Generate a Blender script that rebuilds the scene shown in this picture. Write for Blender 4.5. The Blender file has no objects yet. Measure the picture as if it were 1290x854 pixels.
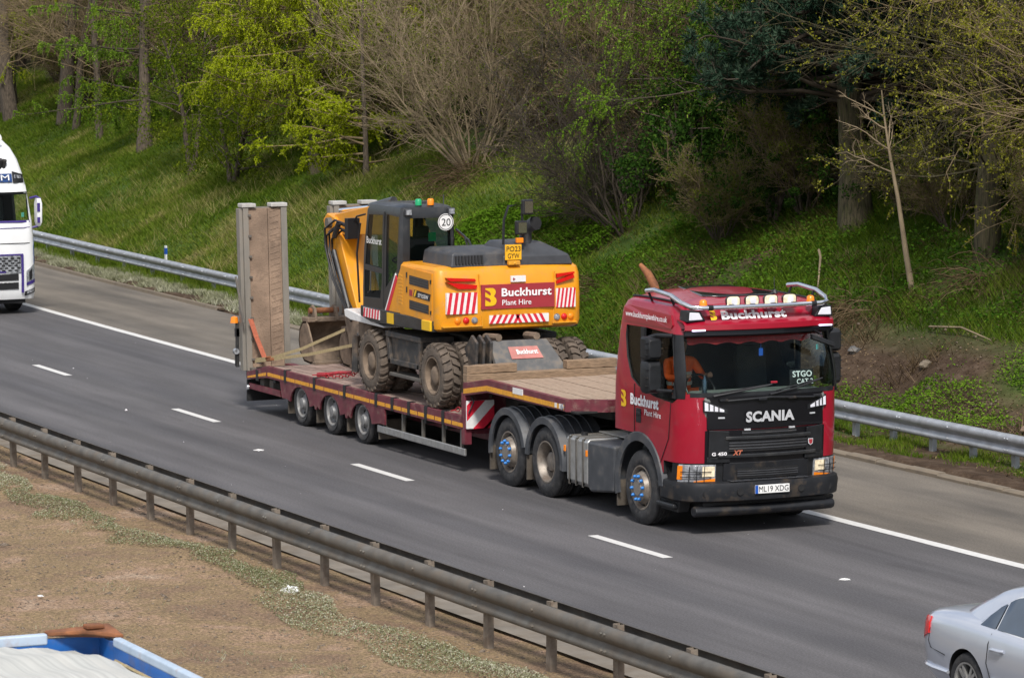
import bpy, bmesh, math, random, zlib
import numpy as np
from mathutils import Vector, Matrix
random.seed(7)
rng = np.random.default_rng(11)
S = bpy.context.scene
COL = S.collection

# ------------------------------------------------------------------ camera
CAM = np.array([70.386, -21.908, 7.477])
def camera():
    yaw, pitch, roll = 2.7107, 0.0952, -0.0024
    f = Vector((math.cos(pitch)*math.cos(yaw), math.cos(pitch)*math.sin(yaw), -math.sin(pitch)))
    r = f.cross(Vector((0, 0, 1))).normalized(); u = r.cross(f)
    c, s = math.cos(roll), math.sin(roll)
    r2, u2 = r*c + u*s, u*c - r*s
    cd = bpy.data.cameras.new('camera'); co = bpy.data.objects.new('camera', cd)
    m = Matrix((r2, u2, -f)).transposed().to_4x4(); m.translation = Vector(CAM)
    co.matrix_world = m
    cd.sensor_width = 36.0; cd.lens = 4697.1/1290*36.0
    cd.clip_start = 0.5; cd.clip_end = 6000
    cd.dof.use_dof = True; cd.dof.focus_distance = 50.5; cd.dof.aperture_fstop = 11.0
    COL.objects.link(co); S.camera = co
camera()

# ------------------------------------------------------------------ sky, sun, exposure
SUN_EL, SUN_AZ = 48.0, -22.0          # azimuth measured from +X towards +Y
def sky():
    w = bpy.data.worlds.new('World'); S.world = w; w.use_nodes = True
    nt = w.node_tree; nt.nodes.clear(); N = nt.nodes.new; L = nt.links.new
    out = N('ShaderNodeOutputWorld'); bg = N('ShaderNodeBackground'); bg.inputs[1].default_value = 0.095
    st = N('ShaderNodeTexSky'); st.sky_type = 'NISHITA'; st.sun_disc = False
    st.sun_elevation = math.radians(SUN_EL); st.sun_rotation = math.radians(90-SUN_AZ)
    st.dust_density = 2.0
    tc = N('ShaderNodeTexCoord'); mp = N('ShaderNodeMapping'); mp.inputs['Scale'].default_value = (1.6, 1.6, 4.0)
    no = N('ShaderNodeTexNoise'); no.inputs['Scale'].default_value = 1.7; no.inputs['Detail'].default_value = 7; no.inputs['Roughness'].default_value = .58
    rp = N('ShaderNodeValToRGB'); rp.color_ramp.elements[0].position = .42; rp.color_ramp.elements[1].position = .58
    mix = N('ShaderNodeMix'); mix.data_type = 'RGBA'; mix.inputs[7].default_value = (7.4, 7.5, 7.7, 1)
    L(tc.outputs['Generated'], mp.inputs[0]); L(mp.outputs[0], no.inputs[0]); L(no.outputs[0], rp.inputs[0])
    L(rp.outputs[0], mix.inputs[0]); L(st.outputs[0], mix.inputs[6]); L(mix.outputs[2], bg.inputs[0]); L(bg.outputs[0], out.inputs[0])
    sd = bpy.data.lights.new('sun', 'SUN'); sd.energy = 2.7; sd.angle = math.radians(11); sd.color = (1, .955, .89)
    so = bpy.data.objects.new('sun', sd)
    e, a = math.radians(SUN_EL), math.radians(SUN_AZ)
    d = Vector((math.cos(e)*math.cos(a), math.cos(e)*math.sin(a), math.sin(e)))
    so.rotation_euler = d.to_track_quat('Z', 'Y').to_euler(); so.location = (30, -30, 60)
    COL.objects.link(so)
sky()
S.view_settings.view_transform = 'Standard'; S.view_settings.look = 'None'; S.view_settings.gamma = 1
S.view_settings.exposure = 0.55

# ------------------------------------------------------------------ materials
def mat(name, col, rough=.5, metal=0., coat=0., var=.12, scale=6., bump=0., bscale=60., dirt=None, spec=.5, stretch=None, emit=None, world=False):
    """principled surface: colour grain by noise, optional patchy dirt (colour, amount 0..1, scale), optional fine relief"""
    m = bpy.data.materials.new(name); m.use_nodes = True
    nt = m.node_tree; N = nt.nodes.new; L = nt.links.new; b = nt.nodes['Principled BSDF']
    tc = N('ShaderNodeTexCoord'); src = N('ShaderNodeNewGeometry').outputs['Position'] if world else tc.outputs['Object']
    if stretch:
        mp = N('ShaderNodeMapping'); mp.inputs['Scale'].default_value = stretch; L(src, mp.inputs[0]); src = mp.outputs[0]
    no = N('ShaderNodeTexNoise'); no.inputs['Scale'].default_value = scale; no.inputs['Detail'].default_value = 5; L(src, no.inputs[0])
    rp = N('ShaderNodeValToRGB'); e = rp.color_ramp.elements
    e[0].position, e[1].position = .3, .7
    e[0].color = tuple(c*(1-var) for c in col)+(1,); e[1].color = tuple(min(1, c*(1+var)) for c in col)+(1,)
    L(no.outputs[0], rp.inputs[0]); cur = rp.outputs[0]
    if dirt:
        dc, amt, ds = dirt
        n2 = N('ShaderNodeTexNoise'); n2.inputs['Scale'].default_value = ds; n2.inputs['Detail'].default_value = 8; n2.inputs['Roughness'].default_value = .65
        L(src, n2.inputs[0])
        r2 = N('ShaderNodeValToRGB'); r2.color_ramp.elements[0].position = .62-.35*amt; r2.color_ramp.elements[1].position = .82-.3*amt
        mul = N('ShaderNodeMath'); mul.operation = 'MULTIPLY'; mul.inputs[1].default_value = min(1, .35+amt)
        mx = N('ShaderNodeMix'); mx.data_type = 'RGBA'; mx.inputs[7].default_value = tuple(dc)+(1,)
        L(n2.outputs[0], r2.inputs[0]); L(r2.outputs[0], mul.inputs[0]); L(mul.outputs[0], mx.inputs[0]); L(cur, mx.inputs[6]); cur = mx.outputs[2]
        rr = N('ShaderNodeMapRange'); rr.inputs[3].default_value = rough; rr.inputs[4].default_value = .9
        L(mul.outputs[0], rr.inputs[0]); L(rr.outputs[0], b.inputs['Roughness'])
    else: b.inputs['Roughness'].default_value = rough
    L(cur, b.inputs['Base Color'])
    b.inputs['Metallic'].default_value = metal; b.inputs['Coat Weight'].default_value = coat; b.inputs['Coat Roughness'].default_value = .04
    b.inputs['Specular IOR Level'].default_value = spec
    if bump:
        n3 = N('ShaderNodeTexNoise'); n3.inputs['Scale'].default_value = bscale; n3.inputs['Detail'].default_value = 4; L(src, n3.inputs[0])
        bp = N('ShaderNodeBump'); bp.inputs['Strength'].default_value = bump; bp.inputs['Distance'].default_value = .02
        L(n3.outputs[0], bp.inputs['Height']); L(bp.outputs[0], b.inputs['Normal'])
    if emit:
        b.inputs['Emission Color'].default_value = tuple(emit[0])+(1,); b.inputs['Emission Strength'].default_value = emit[1]
    return m
def glass(name, tint, refl=1.0):
    m = bpy.data.materials.new(name); m.use_nodes = True; nt = m.node_tree; nt.nodes.clear(); N = nt.nodes.new; L = nt.links.new
    out = N('ShaderNodeOutputMaterial'); mx = N('ShaderNodeMixShader'); t = N('ShaderNodeBsdfTransparent'); g = N('ShaderNodeBsdfGlossy'); f = N('ShaderNodeFresnel')
    f.inputs[0].default_value = 1.5; t.inputs[0].default_value = tuple(tint)+(1,); g.inputs['Roughness'].default_value = .02
    mu = N('ShaderNodeMath'); mu.operation = 'MULTIPLY'; mu.inputs[1].default_value = refl
    L(f.outputs[0], mu.inputs[0]); L(mu.outputs[0], mx.inputs[0]); L(t.outputs[0], mx.inputs[1]); L(g.outputs[0], mx.inputs[2]); L(mx.outputs[0], out.inputs[0])
    return m
MUD = (.2, .15, .105)
M = {}
M['red'] = mat('truck_red_paint', (.30, .004, .020), .3, coat=.45, var=.06, scale=3, dirt=((.14, .03, .035), .12, 5))
M['maroon'] = mat('trailer_maroon_paint', (.13, .022, .034), .45, var=.25, scale=6, dirt=((.23, .15, .12), .32, 9))
M['black'] = mat('black_plastic', (.013, .014, .016), .45, var=.25, scale=9, dirt=((.04, .036, .032), .15, 5), spec=.35)
M['gloss_black'] = mat('gloss_black', (.006, .006, .008), .3, coat=.15, var=.1, spec=.3)
M['dark'] = mat('dark_trim', (.01, .01, .011), .7, var=.2)
M['mesh_black'] = mat('grille_black', (.012, .012, .013), .6, var=.3, scale=40)
M['bumper'] = mat('bumper_grey', (.014, .015, .018), .5, var=.2, scale=7, dirt=((.10, .07, .042), .26, 3.5), spec=.3)
M['guard'] = mat('mudguard_grey', (.05, .054, .062), .5, var=.2, scale=5, dirt=((.14, .125, .11), .3, 5))
M['tyre'] = mat('tyre_rubber', (.026, .026, .028), .8, var=.3, scale=12, dirt=((.09, .08, .072), .36, 6), bump=.15, bscale=90)
M['muddy_tyre'] = mat('muddy_tyre', (.11, .085, .065), .9, var=.3, scale=7, dirt=((.045, .04, .036), .35, 5), bump=.5, bscale=30)
M['rim_grey'] = mat('dirty_rim', (.24, .21, .18), .5, metal=.4, var=.25, scale=9, dirt=((.12, .08, .055), .4, 7))
M['hub_grey'] = mat('hub_grey', (.24, .22, .2), .5, metal=.35, var=.2, scale=14, dirt=((.15, .11, .08), .3, 9))
M['trailer_rim'] = mat('silver_trailer_rim', (.24, .24, .24), .5, metal=.35, var=.2, scale=9, dirt=((.16, .14, .12), .35, 6))
M['blue_nut'] = mat('blue_nut_cap', (.02, .17, .5), .4, var=.1)
M['alu'] = mat('brushed_aluminium', (.46, .46, .45), .38, metal=.75, var=.14, scale=9, dirt=((.26, .23, .19), .3, 6))
M['steel'] = mat('galvanised_steel', (.42, .44, .47), .45, metal=.45, var=.18, scale=5, dirt=((.33, .31, .28), .22, 3), world=True)
M['cap'] = mat('worn_cap_steel', (.42, .41, .39), .6, var=.15, dirt=((.25, .2, .15), .3, 5))
M['old_steel'] = mat('weathered_steel', (.12, .112, .10), .6, metal=.2, var=.3, scale=4, dirt=((.15, .125, .1), .5, 3), bump=.1, world=True)
M['post_steel'] = mat('rusty_post_steel', (.2, .165, .13), .7, var=.3, scale=7, dirt=((.11, .075, .05), .45, 6), bump=.1, world=True)
M['chrome'] = mat('chrome', (.8, .8, .82), .1, metal=1, var=.03)
M['rust'] = mat('rust', (.24, .09, .035), .8, var=.4, scale=9, dirt=((.1, .045, .025), .4, 8), bump=.2)
M['chassis'] = mat('chassis_dark', (.02, .02, .021), .6, var=.3, dirt=((.07, .06, .05), .35, 5))
M['white'] = mat('white_paint', (.78, .79, .8), .3, coat=.4, var=.04, scale=3)
M['letter'] = mat('white_vinyl', (.82, .8, .82), .5, var=.02)
M['silverletter'] = mat('silver_letter', (.62, .63, .66), .35, metal=.3, var=.05)
M['yellow'] = mat('yellow_vinyl', (.78, .47, .01), .45, var=.05)
M['signred'] = mat('sign_red_vinyl', (.33, .03, .04), .45, var=.06)
M['stripered'] = mat('red_reflective', (.62, .02, .045), .4, var=.12, scale=20)
M['stripewhite'] = mat('white_reflective', (.76, .75, .74), .4, var=.06, scale=20)
M['tapeyellow'] = mat('amber_tape', (.72, .33, .025), .4, var=.15, scale=15, dirt=((.2, .12, .07), .2, 9))
M['amber'] = mat('amber_lens', (.85, .24, .012), .25, var=.1, scale=30)
M['redlens'] = mat('red_lens', (.6, .008, .008), .2, coat=.5, var=.1, scale=30)
M['clear'] = mat('clear_lens', (.24, .25, .27), .12, coat=.6, var=.75, scale=16)
M['lamp_on'] = mat('lit_lamp_warm', (.62, .54, .40), .2, var=.35, scale=22, emit=((1, .80, .5), .22))
M['lamp_white'] = mat('lit_lamp_white', (.6, .6, .64), .2, var=.1, emit=((.85, .85, 1), .12))
M['lamp_violet'] = mat('lit_marker_lamp', (.8, .75, .9), .2, var=.02, emit=((.75, .68, 1), 1.1))
M['glass_front'] = glass('windscreen_glass', (.88, .94, .92), .13)
M['glass_dark'] = glass('tinted_side_glass', (.2, .24, .23), .9)
M['glass_clear'] = glass('side_glass', (.86, .92, .90), .4)
M['interior'] = mat('cab_interior', (.02, .021, .022), .85, var=.25)
M['dash'] = mat('dashboard_grey', (.13, .135, .128), .6, var=.2)
M['curtain'] = mat('red_pelmet_cloth', (.22, .008, .012), .9, var=.3, scale=30)
M['orange_vest'] = mat('orange_hi_vis', (.95, .12, .012), .75, var=.15, scale=14)
M['vest_band'] = mat('silver_vest_band', (.55, .56, .5), .5, var=.1)
M['skin'] = mat('skin', (.42, .22, .15), .6, var=.08)
M['hair'] = mat('brown_hair', (.03, .02, .014), .8, var=.3)
M['plateyellow'] = mat('yellow_plate', (.8, .42, .015), .45, var=.04)
M['platewhite'] = mat('white_plate', (.78, .78, .77), .4, var=.03)
M['ink'] = mat('black_ink', (.012, .012, .014), .5, var=.05)
M['blue'] = mat('blue_ink', (.01, .08, .4), .5, var=.05)
M['orangepaint'] = mat('excavator_yellow_paint', (.72, .29, .008), .4, coat=.25, var=.07, scale=3, dirt=((.38, .22, .08), .28, 5))
M['exblack'] = mat('excavator_black', (.019, .02, .022), .38, coat=.15, var=.2, scale=5, dirt=((.06, .055, .05), .22, 5))
M['exgrey'] = mat('excavator_hood_grey', (.045, .047, .053), .45, var=.2, scale=6, dirt=((.12, .105, .09), .3, 4))
M['mud'] = mat('dried_mud_metal', (.19, .14, .1), .9, var=.3, scale=5, dirt=((.1, .075, .055), .45, 6), bump=.35, bscale=24)
M['muddy_black'] = mat('muddy_black_metal', (.035, .034, .034), .6, var=.3, dirt=((.17, .125, .09), .45, 5), bump=.15)
M['bladegrey'] = mat('blade_grey', (.1, .1, .1), .6, var=.2, dirt=((.2, .16, .12), .4, 6), bump=.1)
M['timber'] = mat('muddy_timber', (.24, .165, .105), .9, var=.35, scale=9, stretch=(8, 1, 8), dirt=((.15, .105, .07), .35, 5), bump=.4, bscale=30)
M['deckwood'] = mat('worn_deck_board', (.35, .26, .19), .85, var=.25, scale=7, stretch=(.8, 8, 6), dirt=((.27, .17, .115), .4, 5), bump=.25, bscale=30)
M['deckmain'] = mat('dusty_deck_board', (.3, .215, .18), .9, var=.22, scale=5, dirt=((.22, .14, .115), .45, 4), bump=.2, bscale=30)
M['ramp_mud'] = mat('ramp_mud_plate', (.27, .19, .135), .9, var=.4, scale=3, dirt=((.15, .105, .075), .5, 6), bump=.5, bscale=36)
M['ramp_rail'] = mat('ramp_rail_steel', (.25, .23, .20), .6, metal=.3, var=.2, scale=5, dirt=((.22, .18, .14), .35, 5), stretch=(1, 1, .3))
M['strap_tan'] = mat('tan_webbing', (.33, .26, .14), .85, var=.2, scale=30)
M['strap_orange'] = mat('orange_webbing', (.42, .12, .065), .8, var=.2, scale=30)
M['chainred'] = mat('red_chain_paint', (.30, .02, .028), .5, var=.3, scale=20)
M['rubber_flap'] = mat('black_rubber_flap', (.012, .012, .013), .75, var=.2)
M['brownflap'] = mat('muddy_mudflap', (.085, .07, .055), .85, var=.3, dirt=((.16, .13, .1), .4, 4))
M['darkpanel'] = mat('dark_solar_hatch', (.014, .015, .018), .15, coat=.6, var=.4, scale=6)
M['silver'] = mat('silver_car_paint', (.56, .59, .66), .3, metal=.5, coat=.8, var=.02, scale=3)
M['glass_ex'] = glass('excavator_cab_glass', (.42, .52, .49), .7)
M['carglass'] = mat('car_window_glass', (.055, .085, .13), .03, metal=.7, coat=.6, var=.1, spec=.8)  # blue sky reflection put into the metallic base colour of the glass
M['bluepaint'] = mat('tipper_blue_paint', (.014, .12, .42), .5, var=.25, scale=3, dirt=((.16, .13, .12), .3, 4))
M['palerail'] = mat('worn_pale_blue_rail', (.42, .51, .62), .5, var=.2, scale=5, dirt=((.30, .17, .10), .26, 5))
M['tarp'] = mat('white_load_sheet', (.48, .48, .45), .7, var=.16, scale=4, stretch=(.15, 7, 1), dirt=((.5, .46, .4), .2, 2))
M['navy'] = mat('navy_blue_vinyl', (.012, .05, .18), .4, var=.05)
M['indigo'] = mat('indigo_trim', (.05, .03, .19), .4, var=.05)
M['green'] = mat('green_lens', (.01, .3, .12), .3, var=.1)
M['concrete'] = mat('kerb_concrete', (.19, .155, .115), .9, var=.2, scale=4, dirt=((.17, .135, .095), .4, 4), bump=.2, world=True)
M['paint'] = mat('road_marking_paint', (.62, .61, .59), .7, var=.08, scale=14, dirt=((.36, .34, .31), .16, 9))

# ------------------------------------------------------------------ mesh building
ORG = Vector((0, 0, 0))          # base of the vehicle being built: builders work in world metres, meshes are stored about this point
class MB:
    def __init__(s): s.v = []; s.f = []
    def add(s, v, f):
        o = len(s.v); s.v += [tuple(p) for p in v]; s.f += [tuple(i+o for i in q) for q in f]; return s
    def box(s, c, d, rz=0, ry=0, rx=0):
        x, y, z = (k/2 for k in d)
        P = [Vector((a, b, e)) for e in (-z, z) for b in (-y, y) for a in (-x, x)]
        if rz or ry or rx:
            R = Matrix.Rotation(rz, 3, 'Z') @ Matrix.Rotation(ry, 3, 'Y') @ Matrix.Rotation(rx, 3, 'X'); P = [R @ p for p in P]
        C = Vector(c)
        return s.add([p+C for p in P], [(0, 2, 3, 1), (4, 5, 7, 6), (0, 1, 5, 4), (2, 6, 7, 3), (0, 4, 6, 2), (1, 3, 7, 5)])
    def bb(s, x0, x1, y0, y1, z0, z1): return s.box(((x0+x1)/2, (y0+y1)/2, (z0+z1)/2), (abs(x1-x0), abs(y1-y0), abs(z1-z0)))
    def prism(s, poly, ax, lo, hi):
        n = len(poly)
        def mk(a, b, t): return {'x': (t, a, b), 'y': (a, t, b), 'z': (a, b, t)}[ax]
        A = [mk(a, b, lo) for a, b in poly] + [mk(a, b, hi) for a, b in poly]
        return s.add(A, [tuple(range(n-1, -1, -1)), tuple(range(n, 2*n))] + [(i, (i+1) % n, n+(i+1) % n, n+i) for i in range(n)])
    def tube(s, pts, r, n=8, cap=True):
        pts = [Vector(p) for p in pts]; rs = r if hasattr(r, '__len__') else [r]*len(pts)
        V = []; up = Vector((0, 0, 1)); prev = None
        for i, p in enumerate(pts):
            a = pts[max(i-1, 0)]; b = pts[min(i+1, len(pts)-1)]; t = (b-a).normalized()
            if prev is None:
                ref = up if abs(t.z) < .9 else Vector((1, 0, 0)); u = t.cross(ref).normalized()
            else: u = (prev - t*prev.dot(t)).normalized()
            w = t.cross(u); prev = u
            V += [p + (u*math.cos(2*math.pi*k/n) + w*math.sin(2*math.pi*k/n))*rs[i] for k in range(n)]
        F = [(i*n+k, i*n+(k+1) % n, (i+1)*n+(k+1) % n, (i+1)*n+k) for i in range(len(pts)-1) for k in range(n)]
        if cap: F += [tuple(range(n-1, -1, -1)), tuple(range((len(pts)-1)*n, len(pts)*n))]
        return s.add(V, F)
    def lathe(s, prof, c, ax='y', n=28, sc=(1, 1)):
        c = Vector(c); V = []
        for a, r in prof:
            for k in range(n):
                t = 2*math.pi*k/n; p, q = r*math.cos(t)*sc[0], r*math.sin(t)*sc[1]
                V.append(c + Vector({'y': (p, a, q), 'x': (a, p, q), 'z': (p, q, a)}[ax]))
        F = [(i*n+k, i*n+(k+1) % n, (i+1)*n+(k+1) % n, (i+1)*n+k) for i in range(len(prof)-1) for k in range(n)]
        if prof[0][1] > 1e-6: F.append(tuple(range(n-1, -1, -1))) if False else None
        F = [f for f in F if f]
        return s.add(V, F)
    def loft(s, rings, cap=True, closed=True):
        n = len(rings[0]); V = [p for r in rings for p in r]
        F = [(i*n+k, i*n+(k+1) % n, (i+1)*n+(k+1) % n, (i+1)*n+k) for i in range(len(rings)-1) for k in range(n if closed else n-1)]
        if cap: F += [tuple(range(n-1, -1, -1)), tuple(range((len(rings)-1)*n, len(rings)*n))]
        return s.add(V, F)
    def grid(s, P):          # P[i][j] points
        a, b = len(P), len(P[0])
        return s.add([p for r in P for p in r], [(i*b+j, (i+1)*b+j, (i+1)*b+j+1, i*b+j+1) for i in range(a-1) for j in range(b-1)])
    def mesh(s, name, smooth=35, weld=False):
        me = bpy.data.meshes.new(name); me.from_pydata([(x-ORG.x, y-ORG.y, z-ORG.z) for x, y, z in s.v], [], s.f); me.update()
        bm = bmesh.new(); bm.from_mesh(me)
        if weld: bmesh.ops.remove_doubles(bm, verts=bm.verts, dist=1e-4)
        bmesh.ops.recalc_face_normals(bm, faces=bm.faces); bm.to_mesh(me); bm.free()
        if smooth:
            me.polygons.foreach_set('use_smooth', [True]*len(me.polygons)); me.set_sharp_from_angle(angle=math.radians(smooth))
        return me
    def build(s, name, m, parent=None, bevel=0., smooth=35, solid=0., weld=False, seg=2):
        return link(name, s.mesh(name, smooth, weld), m, parent, bevel, solid, seg)
def link(name, me, m, parent=None, bevel=0., solid=0., seg=2):
    if m is not None and not me.materials: me.materials.append(M[m] if isinstance(m, str) else m)
    o = bpy.data.objects.new(name, me); COL.objects.link(o)
    if parent: o.parent = parent
    if solid:
        k = o.modifiers.new('thickness', 'SOLIDIFY'); k.thickness = solid; k.offset = -1
        if not bevel: k = o.modifiers.new('hard_edges', 'EDGE_SPLIT'); k.split_angle = math.radians(42)
    if bevel:
        k = o.modifiers.new('bevel', 'BEVEL'); k.width = bevel; k.segments = seg; k.limit_method = 'ANGLE'; k.angle_limit = math.radians(40); k.harden_normals = bool(seg)
    return o
def tag(o, label, cat, group=None):
    o['label'] = label; o['category'] = cat
    if group: o['group'] = group
    return o
def thing(name, label, cat, loc=(0, 0, 0), rz=0, group=None):
    o = bpy.data.objects.new(name, None); o.empty_display_size = .2; COL.objects.link(o); o.location = loc; o.rotation_euler = (0, 0, rz)
    return tag(o, label, cat, group)
def structure(o, kind='structure'): o['kind'] = kind; return o
def copy_tree(o, parent=None):
    c = o.copy(); COL.objects.link(c); c.parent = parent
    for ch in list(o.children): copy_tree(ch, c)
    return c
def text(s, m, parent, at, right, up, w=None, h=None, bold=.0, ext=.003, shear=0., align='l', res=3, name='lettering'):
    """flat lettering: left-bottom corner `at`, directions right/up, fitted to width w and height h (capital height)"""
    c = bpy.data.curves.new('lettering', 'FONT'); c.body = s; c.offset = bold; c.resolution_u = res; c.shear = shear; c.space_character = 1.0 + bold*1.2
    o = bpy.data.objects.new('lettering', c); me = bpy.data.meshes.new_from_object(o); bpy.data.objects.remove(o); bpy.data.curves.remove(c)
    co = np.zeros(len(me.vertices)*3); me.vertices.foreach_get('co', co); co = co.reshape(-1, 3)
    x0, x1 = co[:, 0].min(), co[:, 0].max(); cap = .72
    sx = w/(x1-x0) if w else None; sy = h/cap if h else None
    sx = sx or sy; sy = sy or sx
    R, U = Vector(right).normalized(), Vector(up).normalized(); A = Vector(at); n = R.cross(U).normalized()
    off = {'l': 0, 'c': -(x1-x0)*sx/2}[align]
    P = np.array(A)[None] + ((co[:, :1]-x0)*sx+off)*np.array(R)[None] + co[:, 1:2]*sy*np.array(U)[None] + np.array(n)[None]*ext
    P = P - np.array(ORG)[None]; me.vertices.foreach_set('co', P.astype(np.float32).ravel()); me.update()
    return link(name, me, m, parent)
def emblem(parent, at, right, up, h, m='yellow', notch='signred', ext=.004):
    """yellow B-shaped emblem with two slanted notches"""
    R, U = Vector(right).normalized(), Vector(up).normalized(); A = Vector(at); n = R.cross(U)
    def lay(poly, e, mm, nm):
        b = MB(); b.add([A + R*(x*h) + U*(y*h) + n*e for x, y in poly], [tuple(range(len(poly)))]); return b.build(nm, mm, parent, smooth=0)
    arc = lambda cx, cy, r, a0, a1, k=7: [(cx+r*math.cos(math.radians(a0+(a1-a0)*i/k)), cy+r*math.sin(math.radians(a0+(a1-a0)*i/k))) for i in range(k+1)]
    lay([(.0, 0)] + arc(.42, .27, .27, -90, 62) + arc(.40, .76, .24, -50, 90) + [(.0, 1)], ext, m, 'emblem')
    lay([(.0, .80), (.30, .58), (.34, .66), (.26, .80), (.0, .93)], ext+.003, notch, 'emblem_notch')
    lay([(.0, .36), (.30, .20), (.34, .30), (.26, .42), (.0, .52)], ext+.003, notch, 'emblem_notch')
def bool_cut(base, cutters):
    """subtract closed cutters (MB, material key) from a mesh; cut faces keep the cutter's material"""
    tmp = []
    o = bpy.data.objects.new('cut_base', base); COL.objects.link(o)
    for cb, mm in cutters:
        me = cb.mesh('cutter', 0); me.materials.append(M[mm]); c = bpy.data.objects.new('cutter', me); COL.objects.link(c); tmp.append(c)
        k = o.modifiers.new('cut', 'BOOLEAN'); k.operation = 'DIFFERENCE'; k.object = c; k.solver = 'EXACT'; k.material_mode = 'TRANSFER'
    bpy.context.view_layer.update()
    res = bpy.data.meshes.new_from_object(o.evaluated_get(bpy.context.evaluated_depsgraph_get()))
    bpy.data.objects.remove(o)
    for c in tmp: bpy.data.objects.remove(c)
    return res
def curve_y(x):
    d = np.clip(np.asarray(x, float)-15., -250, 250); return .00045*d*d
# ------------------------------------------------------------------ terrain
def hashn(x, y, s):
    """cheap smooth value noise, vectorised"""
    x = np.asarray(x, float)/s; y = np.asarray(y, float)/s
    xi, yi = np.floor(x), np.floor(y); fx, fy = x-xi, y-yi; fx = fx*fx*(3-2*fx); fy = fy*fy*(3-2*fy)
    def h(a, b):
        v = np.sin(a*127.1+b*311.7)*43758.5453; return v-np.floor(v)
    return (h(xi, yi)*(1-fx)+h(xi+1, yi)*fx)*(1-fy)+(h(xi, yi+1)*(1-fx)+h(xi+1, yi+1)*fx)*fy
def terr(x, y):
    x = np.asarray(x, float); y = np.asarray(y, float); l = y-curve_y(x)
    up = np.clip(l-9.1, 0, None)
    z = .5*np.minimum(up, 7.5)+.40*np.clip(up-7.5, 0, 34)
    z = z - .22*np.clip(up, 0, 1)*(1-np.clip(up/3, 0, 1))
    z = z + np.clip(up/3, 0, 1)*(hashn(x, y, 5.)-.5)*.5 + np.clip(up/1.2, 0, 1)*(hashn(x, y, 1.6)-.5)*.22
    soil = soilmask(x, l)
    z = z + soil*np.clip(up/.6, 0, 1)*((hashn(x, y, .8)-.4)*.22+(hashn(x, y, 2.2)-.35)*.35)
    vz = np.where((l > 7.3) & (l < 9.5), (hashn(x, y, .7)-.4)*.1+.05, 0)
    base = np.where(l > 7.42, vz, -.12)
    rs = np.where((l < -4.05) & (l > -12.6), -.02+(hashn(x, y, 1.3)-.5)*.06+.08*np.exp(-((l+5.7)/.4)**2), 0)
    base = np.where(l < -12.6, -.10, base); base = np.where(rs != 0, rs, base)
    return np.where(l > 7.42, np.maximum(z, 0)+base, base)
def soilmask(x, l):
    a = np.clip((x-7.5)/2.5, 0, 1)*np.clip((12.3-.0*x-l)/1.2, 0, 1)*np.clip((l-8.8)/.4, 0, 1)
    n = hashn(x*.7, l*1.2, 1.9)
    return a*np.clip((n-.16)*4, 0, 1)
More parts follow.
